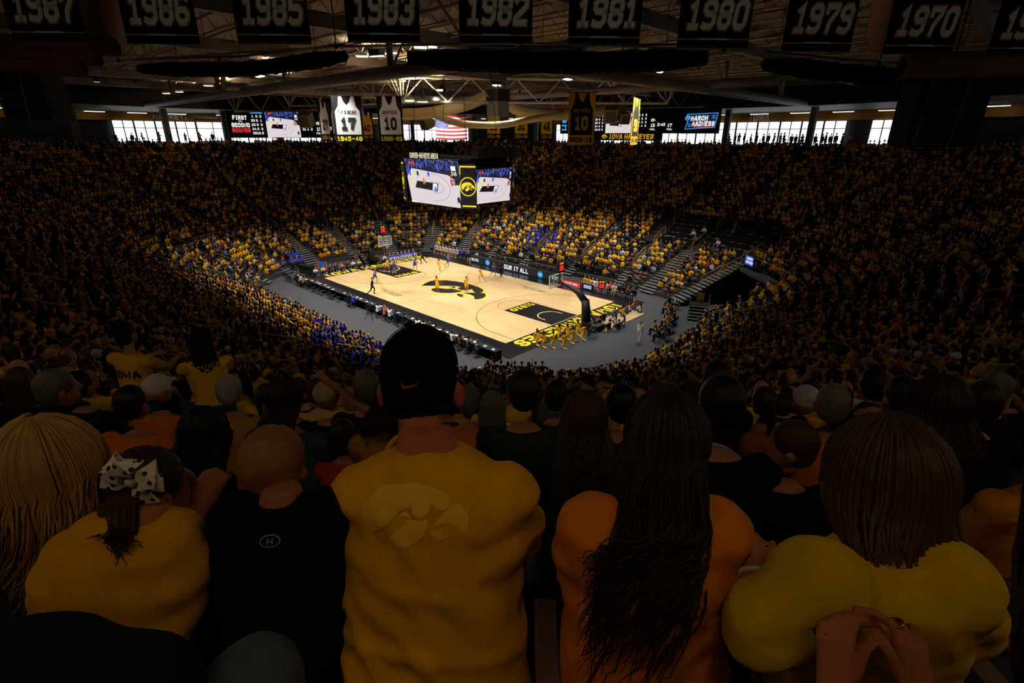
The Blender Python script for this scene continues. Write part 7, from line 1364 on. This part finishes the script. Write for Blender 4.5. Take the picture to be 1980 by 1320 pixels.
for k, (px, st, hr, sh_, kk, ar, lk, cp) in enumerate(R30): mid(30, px, LB[k], st, hr, sh_, k=kk, arms=ar, locks=int(lk) if lk and lk > 2 else 0, hy=lk if 0 < lk < 2 else random.uniform(-.2, .2), cap=cp or None, seed=60 + k, L=.3, wide=1.05)
# two people standing in the aisle rows at the left
figure('stand_gold_near', pose_stand(.05, arms=A_FWD), 'gold', 'jeans', sleeve=.42, leg=1, haircol='black', hair='short', voxel=.016); figure('stand_gold_woman', pose_stand(.1, arms=A_FWD, head_yaw=.5), 'gold', 'jeans', sleeve=.42, leg=1, haircol='dark', hair='long', voxel=.016)
loc, yaw = arc_place(28, 262, 1.3); o_ = person('standing_spectator', 'stand_gold_near', loc[0], loc[1], math.degrees(yaw) + 90, 'standing spectator in gold tee with black lettering across the back', 'person', None, loc[2], 1.13); Q_, W_ = text_quads('IOWA', .085, t=1.7); decal([[(x, y) for x, y in q] for q in Q_], o_, None, (V3(0, -.5, 1.28), V3(1, 0, 0), V3(0, 0, 1)), M_BPRINT, 'lettering', o_, .004, .03)
loc, yaw = arc_place(28, 408, 1.3); person('standing_spectator', 'stand_gold_woman', loc[0], loc[1], math.degrees(yaw) + 90 + 40, 'standing long-haired woman in gold tee turned sideways at the left', 'person', None, loc[2], 1.12)
# --- neighbours in the photographer's own row: knee at the lower left, hands at the lower right
def near_skin(prims, name, col, vox=.004): me = remesh(prims, vox, 4, name); me.materials.append(M_SKIN); return me
LYAW = math.atan2(CF[1], CF[0]) - PI / 2; fh = V3(CF[0], CF[1], 0) / math.hypot(CF[0], CF[1]); rh = V3(fh[1], -fh[0], 0); ROOT = V3(CAM[0], CAM[1], tread_z(34))
def nb(px, py, d): return rotz(-LYAW) @ (at_depth(px, py, d) - ROOT)
# right neighbour
pr_ = []; P_ = lambda *a: nb(*a)
def finger(pts, r0=.0082, r1=.0068):
    q = [P_(*p) for p in pts]; n = len(q)
    return [cap_prim(q[i], q[i + 1], r0 + (r1 - r0) * i / (n - 1), r0 + (r1 - r0) * (i + 1) / (n - 1), 10) for i in range(n - 1)]
def palm(w0, w1, k0, k1, d0, d1, th=.016):
    a0, a1, b0, b1 = P_(*w0, d0), P_(*w1, d0), P_(*k0, d1), P_(*k1, d1); vz = -(rotz(-LYAW) @ CF); out = []
    rg = []
    for f in np.linspace(0, 1, 5): l, r_ = a0 + (b0 - a0) * f, a1 + (b1 - a1) * f; rg.append(((l + r_) / 2, (r_ - l) / 2, vz * th * (1.15 - .3 * f)))
    return [loft_geo(rg, 14)]
D = .80
pr_ += palm((1578, 1345), (1662, 1345), (1580, 1228), (1655, 1232), D, D + .02) + palm((1600, 1500), (1665, 1500), (1580, 1340), (1660, 1340), D - .2, D, .024)
pr_ += finger([(1640, 1238, D + .02), (1656, 1200, D + .03), (1692, 1206, D + .05), (1702, 1222, D + .045)]) + finger([(1622, 1228, D + .02), (1640, 1192, D + .035), (1672, 1190, D + .06), (1690, 1200, D + .065)]) + finger([(1604, 1226, D + .02), (1612, 1196, D + .035), (1640, 1186, D + .065)], .0095) + finger([(1588, 1234, D + .02), (1588, 1208, D + .03), (1606, 1198, D + .055)], .0088, .007) + finger([(1652, 1305, D - .005), (1668, 1262, D - .005), (1692, 1232, D + .01)], .0098, .008)
pr_ += palm((1730, 1345), (1812, 1345), (1722, 1232), (1790, 1250), D, D + .02) + palm((1740, 1500), (1815, 1500), (1730, 1340), (1812, 1340), D - .2, D, .024)
pr_ += finger([(1735, 1240, D + .02), (1728, 1208, D + .03), (1692, 1186, D + .04), (1656, 1178, D + .045)]) + finger([(1752, 1238, D + .02), (1742, 1206, D + .045), (1712, 1200, D + .07)]) + finger([(1768, 1246, D + .02), (1762, 1214, D + .05), (1730, 1212, D + .08)], .0092) + finger([(1784, 1258, D + .02), (1780, 1232, D + .05), (1758, 1226, D + .07)], .0085, .007) + finger([(1742, 1312, D - .005), (1718, 1258, D - .005), (1694, 1222, D + .012)], .0098, .008)
Jr = pose_sit(.1); 
for k in Jr:
    if k not in ('sx', 'sp', 'hrot'): Jr[k] = Jr[k] + V3(.66, -.06, .0)
wl, wrr = P_(1632, 1500, D - .2), P_(1778, 1500, D - .2)
pr_ += [cap_prim(wl, V3(.46, .08, .78), .03, .042), cap_prim(wrr, V3(.86, .06, .76), .03, .042)] + torso_prims(Jr, .9, .9) + head_prims(Jr)
pr_ += [cap_prim(V3(.46, .08, .78), Jr['shL'], .042, .05), cap_prim(V3(.86, .06, .76), Jr['shR'], .042, .05)]
me = remesh(pr_, .0034, 2, 'body'); me.materials.append(M_SKIN); nbr = link('neighbour', me, None, loc=ROOT, rz=LYAW, color=lin('#b0643e'), label='person at the lower right holding ringed hands together', cat='person')
for (px, py, dd, rad, m_) in ((1731, 1204, D + .032, .0108, mat('gold_ring', '#e0a63a', rough=.2, metal=1.0)), (1588, 1219, D + .027, .0102, mat('dark_ring', '#26241f', rough=.3, metal=.8))):
    c = P_(px, py, dd); d = P_(px - 6, py - 14, dd) - c; x, y = frame_of(d); MB().tube([c + x * rad * math.cos(a * PI / 10) + y * rad * math.sin(a * PI / 10) for a in range(20)], .0022, 6, close=True).build('ring', m_, nbr, smooth=True)
sm = remesh(torso_prims(Jr, 1, 1, .01, top=.515) + [cap_prim(Jr['shL'], V3(.46, .08, .78), .07, .055), cap_prim(Jr['shR'], V3(.86, .06, .76), .07, .055)], .015, 4, 'shirt'); sm.materials.append(M_SHIRT); link('shirt', sm, nbr, color=lin('#3a1c10'))
tm = remesh(leg_prims(Jr, 'L', g=.012) + leg_prims(Jr, 'R', g=.012) + [ell_geo(Jr['pel'], (.17, .14, .1))] + shoe_prims(Jr, 'L') + shoe_prims(Jr, 'R'), .018, 3, 'trousers'); tm.materials.append(M_TROU); link('trousers', tm, nbr, color=lin('#22303f'))
hb = MB(); rr = np.random.default_rng(5); hb.ell(Jr['head'] + V3(0, -.012, .022), (.09, .106, .11), 14, 10)
for k in range(90):
    s0 = P_(1990 + rr.uniform(-6, 50), 930 + rr.uniform(-40, 40), .56 + rr.uniform(-.02, .05)); e0 = P_(1958 + rr.uniform(-2, 60), 1260 + rr.uniform(-30, 90), .5 + rr.uniform(-.02, .05)); hb.tube([Jr['head'] + V3(-.06, .02, .09), s0, (s0 + e0) / 2 + V3(rr.normal(0, .006), 0, 0), e0], [.004, .005, .0045, .002], 4)
hb.build('hair', M_HAIR, nbr, smooth=True, color=lin('#241309'))
# left neighbour: raised knee in grey jeans and a dark coat on the lap
Jl = pose_sit(.05)
for k in Jl:
    if k not in ('sx', 'sp', 'hrot'): Jl[k] = Jl[k] + V3(-.72, -.05, 0)
kn = P_(498, 1312, .82); tm = remesh([cap_prim(V3(-.62, -.03, .54), kn, .095, .072, 14), cap_prim(kn, kn + V3(-.02, .04, -.5), .07, .05, 12), cap_prim(V3(-.82, -.03, .54), V3(-.84, .42, .54), .09, .07), cap_prim(V3(-.84, .42, .54), V3(-.84, .40, .08), .07, .05), ell_geo(Jl['pel'], (.18, .15, .11)), cap_prim(kn + V3(-.02, .04, -.5), kn + V3(-.02, .2, -.54), .05, .045), cap_prim(V3(-.84, .4, .06), V3(-.84, .56, .05), .05, .045)], .014, 4, 'trousers'); tm.materials.append(M_TROU)
bm_ = remesh(head_prims(Jl) + torso_prims(Jl, .9, .9) + arm_prims(Jl, 'L') + arm_prims(Jl, 'R'), .014, 3, 'body'); bm_.materials.append(M_SKIN); nbl = link('neighbour', bm_, None, loc=ROOT, rz=LYAW, color=lin('#a06a48'), label='person at the lower left with a raised knee in grey jeans', cat='person'); link('trousers', tm, nbl, color=lin('#4c5560'))
sm = remesh(torso_prims(Jl, 1, 1, .012, top=.515) + arm_prims(Jl, 'L', 0, .95, .02) + arm_prims(Jl, 'R', 0, .95, .02), .014, 4, 'shirt'); sm.materials.append(M_SHIRT); link('shirt', sm, nbl, color=lin('#0e0f10')); hm = remesh(hair_prims(Jl, 'short'), .014, 2, 'hair'); hm.materials.append(M_HAIR); link('hair', hm, nbl, color=lin(HAIR_COL['dark']))
cp_ = [cap_prim(P_(120, 1262, .72), P_(300, 1380, .66), .055, .06, 14), cap_prim(P_(120, 1262, .72), P_(-80, 1300, .7), .055, .06, 14), ell_geo(P_(60, 1340, .68), (.16, .1, .08), 16, 10), ell_geo(P_(200, 1360, .68), (.13, .1, .07), 16, 10)]
me = remesh(cp_, .012, 5, 'folded_coat'); folds(me, .006, 77, .3, .9); me.materials.append(cloth_mat('dark_coat_cloth', col='#0d1210')); link('folded_coat', me, None, loc=ROOT, rz=LYAW, label='dark bundled coat at the lower left corner', cat='coat')
# ------------------------------------------------------------------ flood lights over the court, each lamp with its own housing
M_LAMP = mat('lit_lamp_panel', '#fff4e0', emit=6.0, var=0.02)
def flood(x, y, z, tx, ty, label):
    o = empty('flood_light', (x, y, z), label=label, cat='light', group='flood lights above the court')
    d = Vector((tx - x, ty - y, -z)).normalized(); R = d.to_track_quat('-Z', 'Y').to_matrix()
    MB().box((0, 0, 0.22), (0.9, 0.7, 0.4), rot=R).build('housing', M_BLACKM, o)
    MB().box(np.array(R @ Vector((0, 0, -0.02))), (0.8, 0.6, 0.05), rot=R).build('lens', M_LAMP, o)
    MB().tube([(0, 0, 0.3), (0, 0, DECK - z - 0.6)], 0.04, 5).build('hanger', M_BLACKM, o)
    L = bpy.data.lights.new('flood_lamp', 'SPOT'); L.energy = FLOOD_W; L.spot_size = math.radians(FLOOD_CONE); L.spot_blend = 0.7; L.shadow_soft_size = 0.35; L.color = (1.0, 0.97, 0.91)
    lo = bpy.data.objects.new('flood_lamp', L); COL.objects.link(lo); lo.parent = o; lo.location = tuple(d * 0.1); lo.rotation_euler = d.to_track_quat('-Z', 'Y').to_euler()
for x in (-15, -5, 5, 15):
    for y in (-11, 11): flood(x, y, 20.4, x * 0.85, y * 0.8, 'black flood light under the roof over the %s side, %s from the far end' % ('near' if y < 0 else 'far', {-15: 'first', -5: 'second', 5: 'third', 15: 'fourth'}[x]))
M_FILL = mat('added_fill_panel', '#ffe9c8', emit=0.6, var=0.02)
def fill(t, d):  # made-up fill lamps that lift the dim stands with warm light
    p, nn = ring_pt(t, d); o = empty('added_fill_lamp', (*p, DECK - 1.4), label='dim round house lamp under the roof over the seating', cat='light', group='dim house lamps')
    MB().tube([(0, 0, 0), (0, 0, 0.3)], [0.35, 0.2], 10).build('shade', M_BLACKM, o); MB().tube([(0, 0, -0.02), (0, 0, 0.0)], 0.3, 10).build('lens', M_FILL, o)
    MB().tube([(0, 0, 0.3), (0, 0, 1.0)], 0.03, 5).build('hanger', M_BLACKM, o)
    L = bpy.data.lights.new('added_fill_light', 'SPOT'); L.energy = FILL_W; L.spot_size = math.radians(150); L.spot_blend = 0.8; L.shadow_soft_size = 0.3; L.color = (1.0, 0.52, 0.22)
    lo = bpy.data.objects.new('added_fill_light', L); COL.objects.link(lo); lo.parent = o; lo.location = (0, 0, -0.05)
for t in (0.5, 1.33, 1.67, 2.25, 2.75, 3.33, 3.67, 4.5, 5.33, 5.67, 6.25, 6.75, 7.1, 7.9): fill(t, 20)
def added_banner_spot(a, b, w_, cone, label):  # spot lamps added to brighten the hung banners and flag
    o = empty('added_banner_spot', a, label=label, cat='light', group='banner spot lights'); d = Vector(b - a).normalized(); R = d.to_track_quat('-Z', 'Y').to_matrix()
    MB().tube([np.array(d) * -.25, np.array(d) * .15], [.14, .2], 12).build('can', M_BLACKM, o); MB().tube([np.array(d) * .15, np.array(d) * .17], .17, 12).build('lens', M_LAMP, o); MB().tube([(0, 0, 0), (0, 0, (DECK if a[2] > 18.5 or bowl_d(a[0], a[1]) < D0 else 18.8) - a[2] - .1)], .03, 5).build('hanger', M_BLACKM, o)
    L = bpy.data.lights.new('added_spot_light', 'SPOT'); L.energy = w_; L.spot_size = math.radians(cone); L.spot_blend = .6; L.shadow_soft_size = .15; L.color = (1, .95, .86); lo = bpy.data.objects.new('added_spot_light', L); COL.objects.link(lo); lo.parent = o; lo.location = tuple(d * .3); lo.rotation_euler = d.to_track_quat('-Z', 'Y').to_euler()
added_banner_spot(at_depth(1005, 178, 66), at_depth(1005, 250, 83), 900, 50, 'small black spot lamp aimed at the gold 21, 31 and 46 banners'); added_banner_spot(at_depth(860, 175, 52), at_depth(873, 248, 68), 500, 34, 'small black spot lamp aimed at the national flag')
for t, px in ((7.36, 600), (7.56, 1400)): added_banner_spot(V3(*ring_pt(t, D0 + 1.5)[0], 18.35), at_depth(px, 20, 14.5), 170, 80, 'small black spot lamp aimed at the %s half of the year banners' % ('left' if px < 900 else 'right'))
bpy.data.scenes.remove(TMP)
